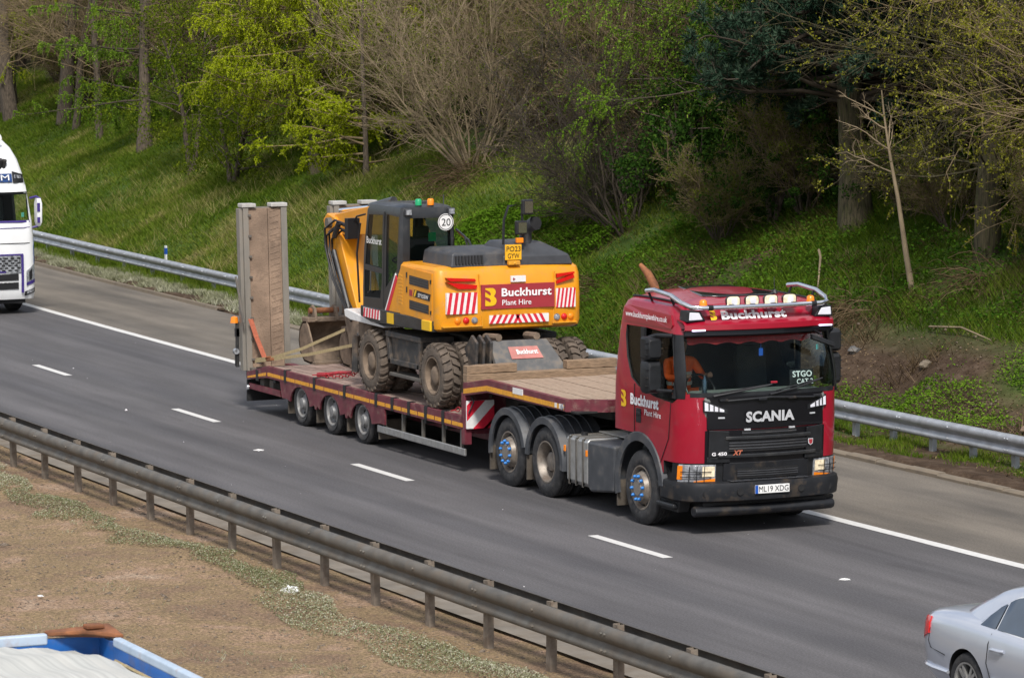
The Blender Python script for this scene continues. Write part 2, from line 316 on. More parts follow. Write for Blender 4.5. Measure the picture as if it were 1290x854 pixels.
def ground():
    xs = np.concatenate([[-2500, -1200, -600, -350, -230, -170, -140], np.arange(-120, 62, .4), np.arange(62, 110, 3), [140, 200, 300, 600, 1200, 2500]])
    ys = np.concatenate([[-2500, -1200, -500, -200, -100, -60, -40, -30, -22, -16, -13.5], np.arange(-12.6, -4.0, .3), [-3, 0, 3, 6], np.arange(7.0, 10, .2), np.arange(10, 26, .35), np.arange(26, 60, 1.2), [64, 70, 80, 100, 150, 250, 500, 1200, 2500]])
    X, Yl = np.meshgrid(xs, ys, indexing='ij'); Y = Yl+curve_y(X); Z = terr(X, Y)
    nx, ny = X.shape; V = np.stack([X, Y, Z], -1).reshape(-1, 3)
    i = np.arange(nx*ny).reshape(nx, ny); F = np.stack([i[:-1, :-1], i[1:, :-1], i[1:, 1:], i[:-1, 1:]], -1).reshape(-1, 4)
    me = bpy.data.meshes.new('ground'); me.vertices.add(len(V)); me.vertices.foreach_set('co', V.astype(np.float32).ravel())
    me.loops.add(F.size); me.loops.foreach_set('vertex_index', F.astype(np.int32).ravel()); me.polygons.add(len(F))
    me.polygons.foreach_set('loop_start', (np.arange(len(F))*4).astype(np.int32)); me.update(calc_edges=True); me.validate()
    me.polygons.foreach_set('use_smooth', [True]*len(me.polygons))
    l = Yl.reshape(-1); x = V[:, 0]
    soil = np.maximum(soilmask(x, l), np.clip((l-7.2)/.2, 0, 1)*np.clip((8.9+1.0*hashn(x, l, 2.3)-.5-l)/.3, 0, 1))
    edge = 14.6+1.6*hashn(x, l, 4.)+np.clip((-x-20)/30, 0, 1)*1.2
    litter = np.clip((l-edge)/1.5, 0, 1); litter = np.maximum(litter, np.clip((x-1)/3, 0, 1)*np.clip((l-11.5)/1.5, 0, 1)*np.clip((hashn(x, l, 1.4)-.35)*4, 0, 1))
    grav = np.clip((-3.5-l)/.3, 0, 1)
    a = me.color_attributes.new('mask', 'FLOAT_COLOR', 'POINT')
    a.data.foreach_set('color', np.stack([soil, litter, grav, np.ones_like(soil)], -1).astype(np.float32).ravel())
    m = bpy.data.materials.new('verge_ground'); m.use_nodes = True; nt = m.node_tree; N = nt.nodes.new; L = nt.links.new; b = nt.nodes['Principled BSDF']
    b.inputs['Roughness'].default_value = .95; b.inputs['Specular IOR Level'].default_value = .2
    tc = N('ShaderNodeTexCoord'); at = N('ShaderNodeAttribute'); at.attribute_name = 'mask'; sp = N('ShaderNodeSeparateColor'); L(at.outputs['Color'], sp.inputs[0])
    def noise(s, d=6, r=.6):
        n = N('ShaderNodeTexNoise'); n.inputs['Scale'].default_value = s; n.inputs['Detail'].default_value = d; n.inputs['Roughness'].default_value = r; L(tc.outputs['Object'], n.inputs[0]); return n.outputs[0]
    def ramp(src, stops):
        r = N('ShaderNodeValToRGB'); e = r.color_ramp.elements
        while len(e) < len(stops): e.new(.5)
        for k, (p, c) in enumerate(stops): e[k].position = p; e[k].color = tuple(c)+(1,)
        L(src, r.inputs[0]); return r.outputs[0]
    def mix(f, a, b_):
        k = N('ShaderNodeMix'); k.data_type = 'RGBA'; L(f, k.inputs[0]); L(a, k.inputs[6]); L(b_, k.inputs[7]); return k.outputs[2]
    grass = ramp(noise(1.3), [(.3, (.035, .075, .010)), (.5, (.06, .105, .018)), (.7, (.115, .12, .04))])
    soilc = ramp(noise(3.5, 8, .7), [(.3, (.035, .022, .013)), (.5, (.07, .045, .029)), (.74, (.14, .10, .07))])
    lit = ramp(noise(2.2, 8, .7), [(.3, (.022, .016, .009)), (.5, (.06, .042, .022)), (.7, (.13, .09, .05))])
    gra = ramp(noise(.55, 9, .72), [(.28, (.13, .09, .058)), (.42, (.215, .145, .095)), (.50, (.235, .17, .095)), (.58, (.29, .195, .13)), (.70, (.40, .31, .23))])
    gsp = ramp(noise(26, 6, .85), [(.36, (.32, .31, .3)), (.5, (1, 1, 1)), (.64, (2.0, 1.95, 1.9))])
    mm = N('ShaderNodeMix'); mm.data_type = 'RGBA'; mm.blend_type = 'MULTIPLY'; mm.inputs[0].default_value = .9; L(gra, mm.inputs[6]); L(gsp, mm.inputs[7])
    c = mix(sp.outputs[1], grass, lit); c = mix(sp.outputs[0], c, soilc); c = mix(sp.outputs[2], c, mm.outputs[2]); L(c, b.inputs['Base Color'])
    bp = N('ShaderNodeBump'); bp.inputs['Strength'].default_value = .8; bp.inputs['Distance'].default_value = .05; L(noise(16, 6, .7), bp.inputs['Height']); L(bp.outputs[0], b.inputs['Normal'])
    me.materials.append(m); o = bpy.data.objects.new('ground', me); COL.objects.link(o); structure(o)
ground()

def asphalt(name, c0, c1, speck, streak, scale_x, crack=False):
    m = bpy.data.materials.new(name); m.use_nodes = True; nt = m.node_tree; N = nt.nodes.new; L = nt.links.new; b = nt.nodes['Principled BSDF']
    b.inputs['Roughness'].default_value = .82; b.inputs['Specular IOR Level'].default_value = .35
    tc = N('ShaderNodeTexCoord')
    def noise(sc, s, d=4, r=.6):
        mp = N('ShaderNodeMapping'); mp.inputs['Scale'].default_value = sc; L(tc.outputs['Object'], mp.inputs[0])
        n = N('ShaderNodeTexNoise'); n.inputs['Scale'].default_value = s; n.inputs['Detail'].default_value = d; n.inputs['Roughness'].default_value = r; L(mp.outputs[0], n.inputs[0]); return n.outputs[0]
    def ramp(src, p0, p1, a, b_):
        r = N('ShaderNodeValToRGB'); e = r.color_ramp.elements; e[0].position, e[1].position = p0, p1; e[0].color = tuple(a)+(1,); e[1].color = tuple(b_)+(1,); L(src, r.inputs[0]); return r.outputs[0]
    def mul(a, b_, f=1.):
        k = N('ShaderNodeMix'); k.data_type = 'RGBA'; k.blend_type = 'MULTIPLY'; k.inputs[0].default_value = f; L(a, k.inputs[6]); L(b_, k.inputs[7]); return k.outputs[2]
    base = ramp(noise((scale_x, 1, 1), 1.1, 5, .55), .3, .7, c0, c1)
    s1 = ramp(noise((.03, 1, 1), 1.7, 3), .3, .7, (1-streak,)*3, (1+streak,)*3)
    s2 = ramp(noise((1, 1, 1), 34, 3, .75), .34, .68, (1-speck,)*3, (1+speck,)*3)
    s3 = ramp(noise((1, 1, 1), 85, 2, .6), .63, .72, (1, 1, 1), (1.55, 1.5, 1.45))
    at = N('ShaderNodeAttribute'); at.attribute_name = 'lat'; ma = N('ShaderNodeMath'); ma.operation = 'MULTIPLY_ADD'; ma.inputs[1].default_value = 3.396; ma.inputs[2].default_value = -3.06; L(at.outputs['Fac'], ma.inputs[0])
    wb = N('ShaderNodeMath'); wb.operation = 'MULTIPLY_ADD'; wb.inputs[1].default_value = 1.6; L(noise((.06, .4, 1), 1.0, 4), wb.inputs[0]); L(ma.outputs[0], wb.inputs[2]); cs = N('ShaderNodeMath'); cs.operation = 'COSINE'; L(wb.outputs[0], cs.inputs[0])
    s4 = ramp(cs.outputs[0], 0, 1, (1.07, 1.06, 1.05), (.90, .90, .91)); s5 = ramp(noise((.35, 1.6, 1), .8, 8, .7), .58, .74, (1, 1, 1), (.78, .77, .76))
    L(mul(mul(mul(mul(mul(base, s1), s2), s3), s4), s5), b.inputs['Base Color'])
    bp = N('ShaderNodeBump'); bp.inputs['Strength'].default_value = .35; bp.inputs['Distance'].default_value = .01; L(noise((1, 1, 1), 60, 3, .7), bp.inputs['Height']); L(bp.outputs[0], b.inputs['Normal'])
    return m
M['asphalt'] = asphalt('asphalt_lane', (.080, .077, .081), (.108, .104, .108), .3, .22, .25)
M['shoulder'] = asphalt('asphalt_shoulder', (.11, .098, .084), (.185, .163, .136), .26, .16, .3)
M['farlane'] = asphalt('asphalt_near', (.07, .07, .072), (.09, .088, .09), .2, .1, .25)
M['channel'] = mat('channel_concrete', (.19, .165, .135), .9, var=.25, scale=2, dirt=((.14, .105, .07), .45, 1.5), bump=.2, world=True)
def strip(name, l0, l1, z, m, x0=-400., x1=400., wob=0., n=260):
    xs = np.linspace(x0, x1, n); b = MB(); c = curve_y(xs)
    a = l0 + wob*(hashn(xs, xs*0, .5)-.5)
    b.grid([[(x, l+k, z), (x, l1+k, z)] for x, l, k in zip(xs, a, c)]); o = b.build(name, m, smooth=0); me = o.data
    t = me.attributes.new('lat', 'FLOAT', 'POINT'); t.data.foreach_set('value', [v.co.y-float(curve_y(v.co.x)) for v in me.vertices]); return structure(o)
strip('road', -3.95, 3.66, 0.0, 'asphalt')
strip('hard_shoulder', 3.66, 7.3, -.001, 'shoulder')
strip('drainage_channel', -4.3, -3.95, .004, 'channel')
strip('road', -22.5, -12.4, -.05, 'farlane')
def long_mark(l0, l1, z, x0, x1, n):
    xs = np.linspace(x0, x1, n); b = MB()
    for s in (0,):
        b.grid([[(x, l0+c+.012*(hashn(x, 1, .35)-.5), z), (x, l1+c+.012*(hashn(x, 9, .35)-.5), z)] for x, c in zip(xs, curve_y(xs))])
    return structure(b.build('edge_line', 'paint', smooth=0))
long_mark(3.65, 3.85, .005, -150, 90, 900)
long_mark(-3.86, -3.66, .005, 45, 90, 60)
dash = MB(); dash.grid([[(x, -.075, .005), (x, .075, .005)] for x in (0, .7, 1.4, 2.21)]); dash_me = dash.mesh('lane_marking', 0)
for i in range(-9, 8):
    o = link('lane_marking', dash_me, 'paint'); x = 8.41*i+(.55 if i == 4 else 0); o.location = (x, float(curve_y(x)), 0); o.rotation_euler = (0, 0, .0009*(x-14)); structure(o)
for i in range(-2, 9):
    o = link('lane_marking', dash_me, 'paint'); x = 8.41*i; o.location = (x, float(curve_y(x))-16.6, -.05); o.rotation_euler = (0, 0, .0009*(x-14)); structure(o)
# kerb: separate stones with joints
kb = MB(); kb.prism([(0, -.1), (.16, -.1), (.16, .085), (.035, .085), (0, .055)], 'x', 0, .905); kerb_me = None
kb = MB(); kb.prism([(0, -.1), (.16, -.1), (.16, .07), (.035, .07), (0, .045)], 'x', 0, .9); kerb_me = kb.mesh('kerb_stone', 0)
kerb = bpy.data.objects.new('kerb', None); COL.objects.link(kerb); structure(kerb)
for i in range(64):
    x = -8+.915*i; o = link('kerb_stone', kerb_me, 'concrete', kerb)
    o.location = (x, float(curve_y(x))+7.3+random.uniform(-.012, .012), random.uniform(-.012, .008)); o.rotation_euler = (0, 0, .0009*(x-15)+random.uniform(-.008, .008))
b = MB(); xs = np.arange(-120, -8, 2.); b.grid([[(x, 7.3+curve_y(x), -.02), (x, 7.32+curve_y(x), .05+.03*hashn(x, 3, 1.)), (x, 7.5+curve_y(x), .05)] for x in xs]); structure(b.build('kerb_edge', 'concrete'))

# ------------------------------------------------------------------ crash barriers
def beam_mesh(L, z0, z1, depth, name):
    h = z1-z0; P = [(0, 0), (.45, .02), (.7, .10), (.62, .22), (.12, .36), (.12, .44), (.8, .58), (1, .68), (1., .84), (.75, .94), (.2, 1.), (0, 1.)]
    Q = [(-d*depth, z0+t*h) for d, t in P]; Q = Q+[(y+.007, z) for y, z in reversed(Q)]
    b = MB(); b.loft([[(x, y, z) for y, z in Q] for x in (0, L)]); me = b.mesh(name, 50); return me
def barrier(name, label, l_post, posts, beams, pm, bm_, post_h, post_z0, both, step, z0, z1, depth, off):
    x0 = beams[0]; t = thing(name, label, 'crash barrier', (0, 0, 0))
    pb = MB()
    pb.bb(-.055, .055, -.04, -.034, post_z0, post_h); pb.bb(-.055, -.049, -.034, .04, post_z0, post_h); pb.bb(.049, .055, -.034, .04, post_z0, post_h)
    pme = pb.mesh('post', 0); bme = beam_mesh(step+.03, z0, z1, depth, 'beam')
    bo = MB()
    for dx in (.06, .14, .5*step):
        for zz in (.22, .78): bo.lathe([(-depth-.022, 0), (-depth-.02, .016), (-depth*.9, .018)], (dx, 0, z0+(z1-z0)*zz), 'y', 7)
    bome = bo.mesh('bolt', 30)
    for x in posts:
        o = link('post', pme, pm, t); o.location = (x, float(curve_y(x))+l_post, 0); o.rotation_euler = (random.uniform(-.02, .02), random.uniform(-.02, .02), random.uniform(-.05, .05))
    for i, x in enumerate(np.arange(beams[0], beams[1], step)):
        for s in ((1, -1) if both else (1,)):
            a = .0009*(x+step/2-15)
            o = link('beam', bme, bm_, t); yo = l_post-off*s
            o.location = (x if s > 0 else x+step, float(curve_y(x if s > 0 else x+step))+yo, random.uniform(-.0015, .0015)+(i % 2)*.001); o.rotation_euler = (0, 0, a+(0 if s > 0 else math.pi))
            k = link('bolt', bome, bm_, o); k['kind'] = 'stuff'
    return t
barrier('crash_barrier', 'weathered grey double sided steel barrier along the central reserve', -4.83, [16.181+1.6107*k for k in range(-11, 38)], (-3, 76), 'post_steel', 'old_steel', .74, -.3, True, 3.2, .39, .72, .085, .1)
barrier('crash_barrier', 'clean galvanised steel barrier at the foot of the grass bank', 8.72, [-21.675+2.4433*k for k in range(-26, 9)]+[17.3156+1.2103*k for k in range(-8, 56)], (-90, 84), 'steel', 'steel', .56, -.3, False, 3.2, .27, .59, .085, .06)

# marker post with a blue top, litter
t = thing('marker_post', 'white plastic marker post with a blue band behind the far barrier', 'marker post', (-20.4, 9.45+float(curve_y(-20.4)), .1))
b = MB(); b.prism([(-.055, -.02), (.055, -.02), (.04, .03), (-.04, .03)], 'z', -.2, .66); b.build('post', 'white', t, bevel=.008)
b = MB(); b.prism([(-.057, -.022), (.057, -.022), (.042, .032), (-.042, .032)], 'z', .44, .6); b.build('blue_band', 'blue', t)
def litter(name, label, x, l, z, s, m, cat, h=.5):
    bm = bmesh.new(); bmesh.ops.create_icosphere(bm, subdivisions=3, radius=1)
    for v in bm.verts:
        k = 1+.5*math.sin(v.co.x*7+x)*math.sin(v.co.y*6+l)*1.2+.25*random.random(); v.co = Vector((v.co.x*k*s, v.co.y*k*s*.7, max(-.2, v.co.z*k*h)*s))
    me = bpy.data.meshes.new(name); bm.to_mesh(me); bm.free(); me.materials.append(M[m]); o = bpy.data.objects.new(name, me); COL.objects.link(o)
    o.location = (x, l+float(curve_y(x)), z); o.rotation_euler = (0, 0, random.uniform(0, 3)); tag(o, label, cat)
litter('plastic_bag', 'crumpled pale plastic bag lying on the strip of low plants', 28.1, -5.55, .05, .085, 'white', 'litter', .6)
litter('paper_scrap', 'small white paper scrap on the brown gravel of the central reserve', 26.9, -8.35, .015, .035, 'white', 'litter', .25)
litter('flattened_cup', 'flattened white cup on the lane beside the rear trailer wheels', 14.6, -.75, .008, .06, 'stripewhite', 'litter', .2)
litter('paper_scrap', 'white scrap on the lane between the red truck and the silver car', 30.0, 1.15, .008, .05, 'stripewhite', 'litter', .2)
# ------------------------------------------------------------------ wheels (built about their own hub, outer face towards -y)
def wheel_meshes(R, w, rr, kind):
    ORG.xyz = (0, 0, 0); k = {}
    t = MB(); side = [(.035, rr-.005), (.012, rr+.02), (.0, rr+.07), (-.004, (R+rr)/2+.01), (.006, R-.075), (.022, R-.03), (.035, R-.012), (.05, R)]
    g = []
    for c in np.linspace(.08, w-.08, 4): g += [(c-.012, R), (c-.008, R-.013), (c+.008, R-.013), (c+.012, R)]
    prof = side + g + [(w-a, r) for a, r in reversed(side)]
    t.lathe(prof, (0, 0, 0), 'y', 44); k['tyre'] = t.mesh('tyre', 40)
    r = MB()
    if kind == 'front': prof = [(.05, rr), (.012, rr+.012), (.012, rr-.008), (.05, rr-.03), (.085, rr-.045), (.05, rr-.065), (.0, rr-.09), (-.03, rr-.105), (-.036, .13), (-.036, 0)]
    elif kind == 'drive': prof = [(.05, rr), (.012, rr+.012), (.012, rr-.008), (.04, rr-.03), (.15, rr-.042), (.19, rr-.06), (.2, rr-.1), (.19, .16), (.17, .15), (.1, .14), (.085, .12), (.08, 0)]
    elif kind == 'trailer': prof = [(.045, rr), (.01, rr+.01), (.01, rr-.008), (.035, rr-.024), (.1, rr-.034), (.115, rr-.05), (.075, rr-.09), (.06, .115), (.03, .1), (.0, .085), (-.01, 0)]
    else: prof = [(.05, rr), (.01, rr+.012), (.01, rr-.01), (.05, rr-.03), (.1, rr-.05), (.12, rr-.1), (.11, .14), (.06, .13), (.045, .11), (.04, 0)]
    r.lathe(prof, (0, 0, 0), 'y', 36); k['rim'] = r.mesh('rim', 40)
    h = MB(); n = {'front': 10, 'drive': 10, 'trailer': 8, 'car': 0}[kind] if kind in ('front', 'drive', 'trailer', 'car') else 8
    d = {'front': (.06, rr-.068, .026), 'drive': (.182, rr-.075, .024), 'trailer': (.1, rr-.055, .02)}.get(kind, (.11, rr-.075, .02))
    for i in range(n):
        a = 2*math.pi*(i+.5)/n; h.lathe([(d[0]-.018, 0), (d[0]-.017, d[2]), (d[0]+.02, d[2])], (d[1]*math.cos(a), 0, d[1]*math.sin(a)), 'y', 8)
    if n: k['hand_hole'] = h.mesh('hand_hole', 30)
    if kind == 'front':
        m = MB(); m.lathe([(-.075, 0), (-.074, .014), (-.06, .022), (-.034, .024)], (0, 0, 0), 'y', 8); k['nut'] = m.mesh('wheel_nut', 40)
        m = MB(); m.lathe([(-.05, 0), (-.05, .105), (-.036, .115)], (0, 0, 0), 'y', 22); k['cap'] = m.mesh('hub_cap', 40)
    return k
def wheel(parent, K, loc, far, mats, name='wheel', spin=0.):
    o = link(name, K['tyre'], mats[0], parent); o.location = Vector(loc)-Vector(parent.location); o.rotation_euler = (0, 0, math.pi if far else 0)
    e = [link('rim', K['rim'], mats[1], o)]
    if 'hand_hole' in K: h = link('hand_hole', K['hand_hole'], 'dark', o); h.rotation_euler = (0, spin, 0); h['kind'] = 'stuff'
    if 'cap' in K: link('hub_cap', K['cap'], 'hub_grey', o)
    if 'nut' in K:
        for i in range(10):
            a = 2*math.pi*i/10+spin; n = link('wheel_nut', K['nut'], 'blue_nut', o); n.location = (.165*math.cos(a), 0, .165*math.sin(a))
    return o
def arch(cx, cz, ro, ri, y0, y1, a0, a1, n=18, ribs=0):
    """curved mudguard shell between two radii, with a lip"""
    b = MB(); A = [math.radians(a0+(a1-a0)*i/n) for i in range(n+1)]
    ring = []
    for a in A:
        c, s = math.cos(a), math.sin(a)
        ring.append([(cx+r*c, y, cz+r*s) for r, y in ((ri, y0), (ro-.012, y0-.004), (ro, y0+.012), (ro, y1), (ro-.02, y1), (ro-.02, y0+.03), (ri, y0+.03))])
    b.loft(ring, cap=True)
    if ribs:
        for k in range(ribs):
            y = y0+(y1-y0)*(k+1)/(ribs+1)
            b.loft([[(cx+r*math.cos(a), yy, cz+r*math.sin(a)) for r, yy in ((ro-.005, y-.02), (ro+.014, y-.012), (ro+.014, y+.012), (ro-.005, y+.02))] for a in A])
    return b

# ------------------------------------------------------------------ the red tractor unit
YC = 2.333
ORG.xyz = (24.4, YC, 0)
TR = thing('tractor_unit', 'red three axle tractor unit with black grille and chrome roof light bar', 'lorry', ORG)
def lerp(z, zs, vs): return float(np.interp(z, zs, vs))
ZL = [.55, 1.0, 1.5, 1.9, 2.3, 2.66, 2.80, 2.98, 3.08]
FW = lambda z: lerp(z, ZL, [26.16, 26.2, 26.22, 26.2, 26.12, 26.0, 25.96, 25.9, 25.8])
WD = lambda z: lerp(z, ZL, [1.24, 1.245, 1.245, 1.245, 1.225, 1.195, 1.185, 1.17, 1.13])
BK = lambda z: lerp(z, ZL, [23.93, 23.93, 23.93, 23.94, 23.97, 24.0, 24.02, 24.06, 24.12])
RCF = lambda z: lerp(z, [.55, 1.85, 2.1, 3.1], [.40, .36, .24, .24]); BUL = .12
def cab_ring(z, ins=0., dz=0.):
    w, f, k = WD(z)-ins, FW(z)-ins, BK(z)+ins; rc, rr = max(.05, RCF(z)-ins), max(.03, .1-ins*.5); P = []
    for t in np.linspace(0, 1, 9)[:-1]: P.append((k+rr+(f-BUL-rc-k-rr)*t, -w))
    for t in np.linspace(0, 90, 9)[:-1]: a = math.radians(t); P.append((f-BUL-rc+rc*math.sin(a), -w+rc-rc*math.cos(a)))
    for t in np.linspace(-1, 1, 15)[:-1]: P.append((f-BUL*t*t, t*(w-rc)))
    for t in np.linspace(0, 90, 9)[:-1]: a = math.radians(t); P.append((f-BUL-rc+rc*math.cos(a), w-rc+rc*math.sin(a)))
    for t in np.linspace(1, 0, 9)[:-1]: P.append((k+rr+(f-BUL-rc-k-rr)*t, w))
    for t in np.linspace(0, 90, 4)[:-1]: a = math.radians(t); P.append((k+rr-rr*math.sin(a), w-rr+rr*math.cos(a)))
    for t in np.linspace(1, -1, 6)[:-1]: P.append((k, t*(w-rr)))
    for t in np.linspace(0, 90, 4)[:-1]: a = math.radians(t); P.append((k+rr-rr*math.cos(a), -w+rr-rr*math.sin(a)))
    return [(x, YC+y, z+dz) for x, y in P]
def front_x(y, z, off=0.):
    """front skin of the cab at height z, y measured from the centre line"""
    w, f, RC = WD(z), FW(z), RCF(z); a = abs(y); e = w-RC
    if a <= e: return f-BUL*(a/e)**2+off
    d = min(1., (a-e)/RC); return f-BUL-RC+(RC+off)*math.sqrt(max(0, 1-(d*RC/(RC+off))**2))
def crown(x, y): 
    t = (x-24.05)/1.75; return 3.08+.17*max(0, 1-(abs(y)/1.15)**2.4)*float(np.interp(t, [-.1, .08, .35, .8, 1.02], [.35, .85, 1.0, .72, .0]))
def cab_solid(ins, z0, ztop):
    b = MB(); zs = [z for z in (.55, .72, .9, 1.0, 1.2, 1.5, 1.7, 1.9, 2.1, 2.3, 2.5, 2.66, 2.75, 2.8, 2.9, 2.98, 3.04, 3.08)]
    R = [cab_ring(max(z, z0), ins) for z in zs if z > z0-.001 and z <= ztop]
    if z0 not in zs: R.insert(0, cab_ring(z0, ins))
    top = cab_ring(ztop, ins)
    cx = (24.1+25.8)/2
    for s in (.97, .92, .84, .72, .56, .38, .18, .03):
        R.append([(cx+(x-cx)*s, YC+(y-YC)*s, (crown(cx+(x-cx)*s, (y-YC)*s)-ins if s < .995 else z)+(ztop-3.08 if ins == 0 else ztop-3.08+ins)) for x, y, z in top])
    b.loft(R); return b
shell = cab_solid(0, .62, 3.08).mesh('cab', 0, True); shell.materials.append(M['red'])
inner = cab_solid(.045, 1.22, 3.0)
SIDEWIN = [(24.26, 2.74), (24.8, 2.75), (25.70, 2.72), (25.78, 2.62), (25.87, 1.86), (25.76, 1.79), (25.2, 1.83), (24.72, 1.93), (24.5, 2.03), (24.34, 2.3), (24.25, 2.6)]
win = MB(); win.prism(SIDEWIN, 'y', YC-1.5, YC+1.5)
ws = MB(); ws.prism([(25.72, 2.70), (27, 2.70), (27, 1.93), (25.90, 1.93)], 'y', YC-1.15, YC+1.15)
wa = MB(); wa.prism([(23.5, .3), (23.5, 1.27), (24.86, 1.27), (24.98, 1.22), (25.14, 1.12), (25.28, .98), (25.40, .86), (25.72, .70), (25.72, .3)], 'y', YC-1.6, YC+1.6)
low = MB(); low.bb(25.5, 27, YC-1.6, YC+1.6, .3, .985)
cabmesh = bool_cut(shell, [(inner, 'interior'), (win, 'dark'), (ws, 'dark'), (wa, 'dark'), (low, 'dark')])
cabmesh.polygons.foreach_set('use_smooth', [True]*len(cabmesh.polygons)); cabmesh.set_sharp_from_angle(angle=math.radians(32))
cabmesh.name = 'cab_shell'; link('cab_shell', cabmesh, None, TR)
def patch(ys, zlo, zhi, off, nz=5):
    b = MB(); b.grid([[(front_x(y, z, off), YC+y, z) for z in np.linspace(zlo(y), zhi(y), nz)] for y in ys]); return b
def fpart(name, m, y0, y1, z0, z1, off, parent=TR, thick=.02, ny=9, nz=4, z0b=None, z1b=None, bev=0.):
    """panel wrapped on the cab front; z edges run linearly from (z0,z1) at y0 to (z0b,z1b) at y1"""
    z0b = z0 if z0b is None else z0b; z1b = z1 if z1b is None else z1b
    L = lambda a, b_: (lambda y: a+(b_-a)*(y-y0)/(y1-y0))
    return patch(np.linspace(y0, y1, ny), L(z0, z0b), L(z1, z1b), off, nz).build(name, m, parent, solid=thick, smooth=45, bevel=bev)
# glass
fpart('windscreen', 'glass_front', -1.15, 1.15, 1.93, 2.70, -.012, ny=25, nz=6, thick=.004)
for s in (-1, 1):
    b = MB(); b.add([(x, YC+s*(WD(z)-.02), z) for x, z in SIDEWIN], [tuple(range(len(SIDEWIN)))]); g = b.build('side_window', 'glass_clear', TR, smooth=0)
    b = MB()
    for x0, x1, z0, z1 in ((24.78, 24.88, 1.90, 2.75),):
        b.bb(x0, x1, YC+s*1.215-.018, YC+s*1.215+.018, z0, z1)
    b.build('window_pillar', 'black', TR)
    b = MB(); b.add([(x, YC+s*(WD(z)-.03), z) for x, z in ((24.25, 2.74), (24.78, 2.75), (24.78, 1.9), (24.5, 2.02), (24.34, 2.3), (24.25, 2.6))], [tuple(range(6))]); b.build('quarter_window', 'glass_dark', TR, smooth=0)
    # black A pillar: wraps the front corner
    zs = np.linspace(1.86, 2.72, 7); b = MB()
    def pil(z, t):
        w = WD(z); y0 = 1.03
        xa = lerp(z, [1.86, 2.72], [25.86, 25.70])
        path = [(xa, w)] + [(front_x(y, z), y) for y in (w-.001, w-.01, w-.03, w-.06, w-.09)]
        return path
    for z in zs: pass
    b.grid([[(x+.008, YC+s*(y+.006), z) for x, y in pil(z, 0)] for z in zs]); b.build('corner_pillar', 'black', TR, solid=.01, smooth=60)
# windscreen surround, visor, roof front
fpart('windscreen_seal', 'black', -1.11, 1.11, 1.885, 1.945, .006, ny=25, nz=2, thick=.03)
fpart('windscreen_header', 'black', -1.1, 1.1, 2.69, 2.79, .004, ny=25, nz=3, thick=.03)
b = MB(); b.grid([[(front_x(y, 2.78, o), YC+y, z) for o, z in ((.02, 2.80), (.10, 2.775), (.11, 2.715), (.09, 2.71))] for y in np.linspace(-1.13, 1.13, 25)]); b.build('sun_visor', 'gloss_black', TR, solid=.012, smooth=50)
b = MB(); b.grid([[(front_x(y, 2.85, o), YC+y, z) for o, z in ((.0, 2.925), (.12, 2.90), (.17, 2.86), (.175, 2.79), (.15, 2.775))] for y in np.linspace(-1.15, 1.15, 29)]); b.build('roof_lip', 'red', TR, solid=.02, smooth=50)
fpart('roof_recess', 'red', -.98, .98, 2.91, 3.055, .03, thick=.04, ny=17)
t = text('Buckhurst', 'letter', TR, (front_x(0, 2.925, .055), YC-.60, 2.925), (0, 1, 0), (-.55, 0, 1), w=1.0, h=.118, bold=.045, ext=.006)
emblem(TR, (front_x(0, 2.925, .05), YC-.765, 2.915), (0, 1, 0), (-.55, 0, 1), .14, ext=.008)
for s in (-1, 1):
    y = s*1.02
    b = MB(); b.prism([(YC+s*1.13, 2.90), (YC+s*.84, 2.905), (YC+s*.92, 3.045), (YC+s*1.11, 3.055)], 'x', 25.72, 25.965); o = b.build('corner_lamp', 'black', TR, bevel=.015)
    b = MB(); b.prism([(YC+s*1.10, 2.925), (YC+s*.89, 2.93), (YC+s*.945, 3.025), (YC+s*1.09, 3.035)], 'x', 25.9, 25.975); b.build('lens', 'lamp_white', o, bevel=.01)
    b = MB(); b.box((front_x(s*.98, 2.8, .185), YC+s*.98, 2.79), (.03, .2, .022)); b.build('marker_lamp', 'lamp_violet', TR, bevel=.006)
# roof hatch, ribs, light bar
hz = lambda x, y: crown(x, y-YC)+.012
hp = [(24.25, 1.95), (25.35, 1.75), (25.5, 1.95), (25.5, 2.72), (25.35, 2.92), (24.25, 2.72)]
b = MB(); b.add([(x, y, hz(x, y)+.012) for x, y in hp]+[(x, y, hz(x, y)-.05) for x, y in hp], [tuple(range(6))]+[(i, (i+1) % 6, 6+(i+1) % 6, 6+i) for i in range(6)]); b.build('roof_hatch', 'darkpanel', TR, bevel=.012)
for s in (-1, 1):
    b = MB(); b.tube([(x, YC+s*1.0, crown(x, 1.0)+.014) for x in np.linspace(24.1, 25.7, 9)], .016, 6); b.build('roof_seam', 'black', TR)
pts = [(24.72, 1.11, 3.24), (25.0, 1.13, 3.27), (25.5, 1.13, 3.23), (25.78, 1.12, 3.15), (25.93, 1.05, 3.10), (26.0, .9, 3.09)]
full = [(x, YC-y, z) for x, y, z in pts] + [(26.035, YC-.45, 3.09), (26.045, YC, 3.09), (26.035, YC+.45, 3.09)] + [(x, YC+y, z) for x, y, z in reversed(pts)]
b = MB(); b.tube(full, .034, 10); bar = b.build('light_bar', 'chrome', TR, smooth=60)
for y in np.linspace(-.8, .8, 6):
    b = MB(); b.lathe([(-.035, .0), (-.035, .04), (.035, .04), (.035, 0)], (26.035-.03*abs(y), YC+y, 3.09), 'y', 10); b.bb(25.9, 26.03, YC+y-.015, YC+y+.015, 3.06, 3.08); b.build('bar_clamp', 'black', bar, smooth=40)
for s in (-1, 1):
    for x in (24.8, 25.45): b = MB(); b.tube([(x, YC+s*1.13, 3.25), (x, YC+s*1.06, 3.09)], .018, 6); b.build('bar_bracket', 'black', bar)
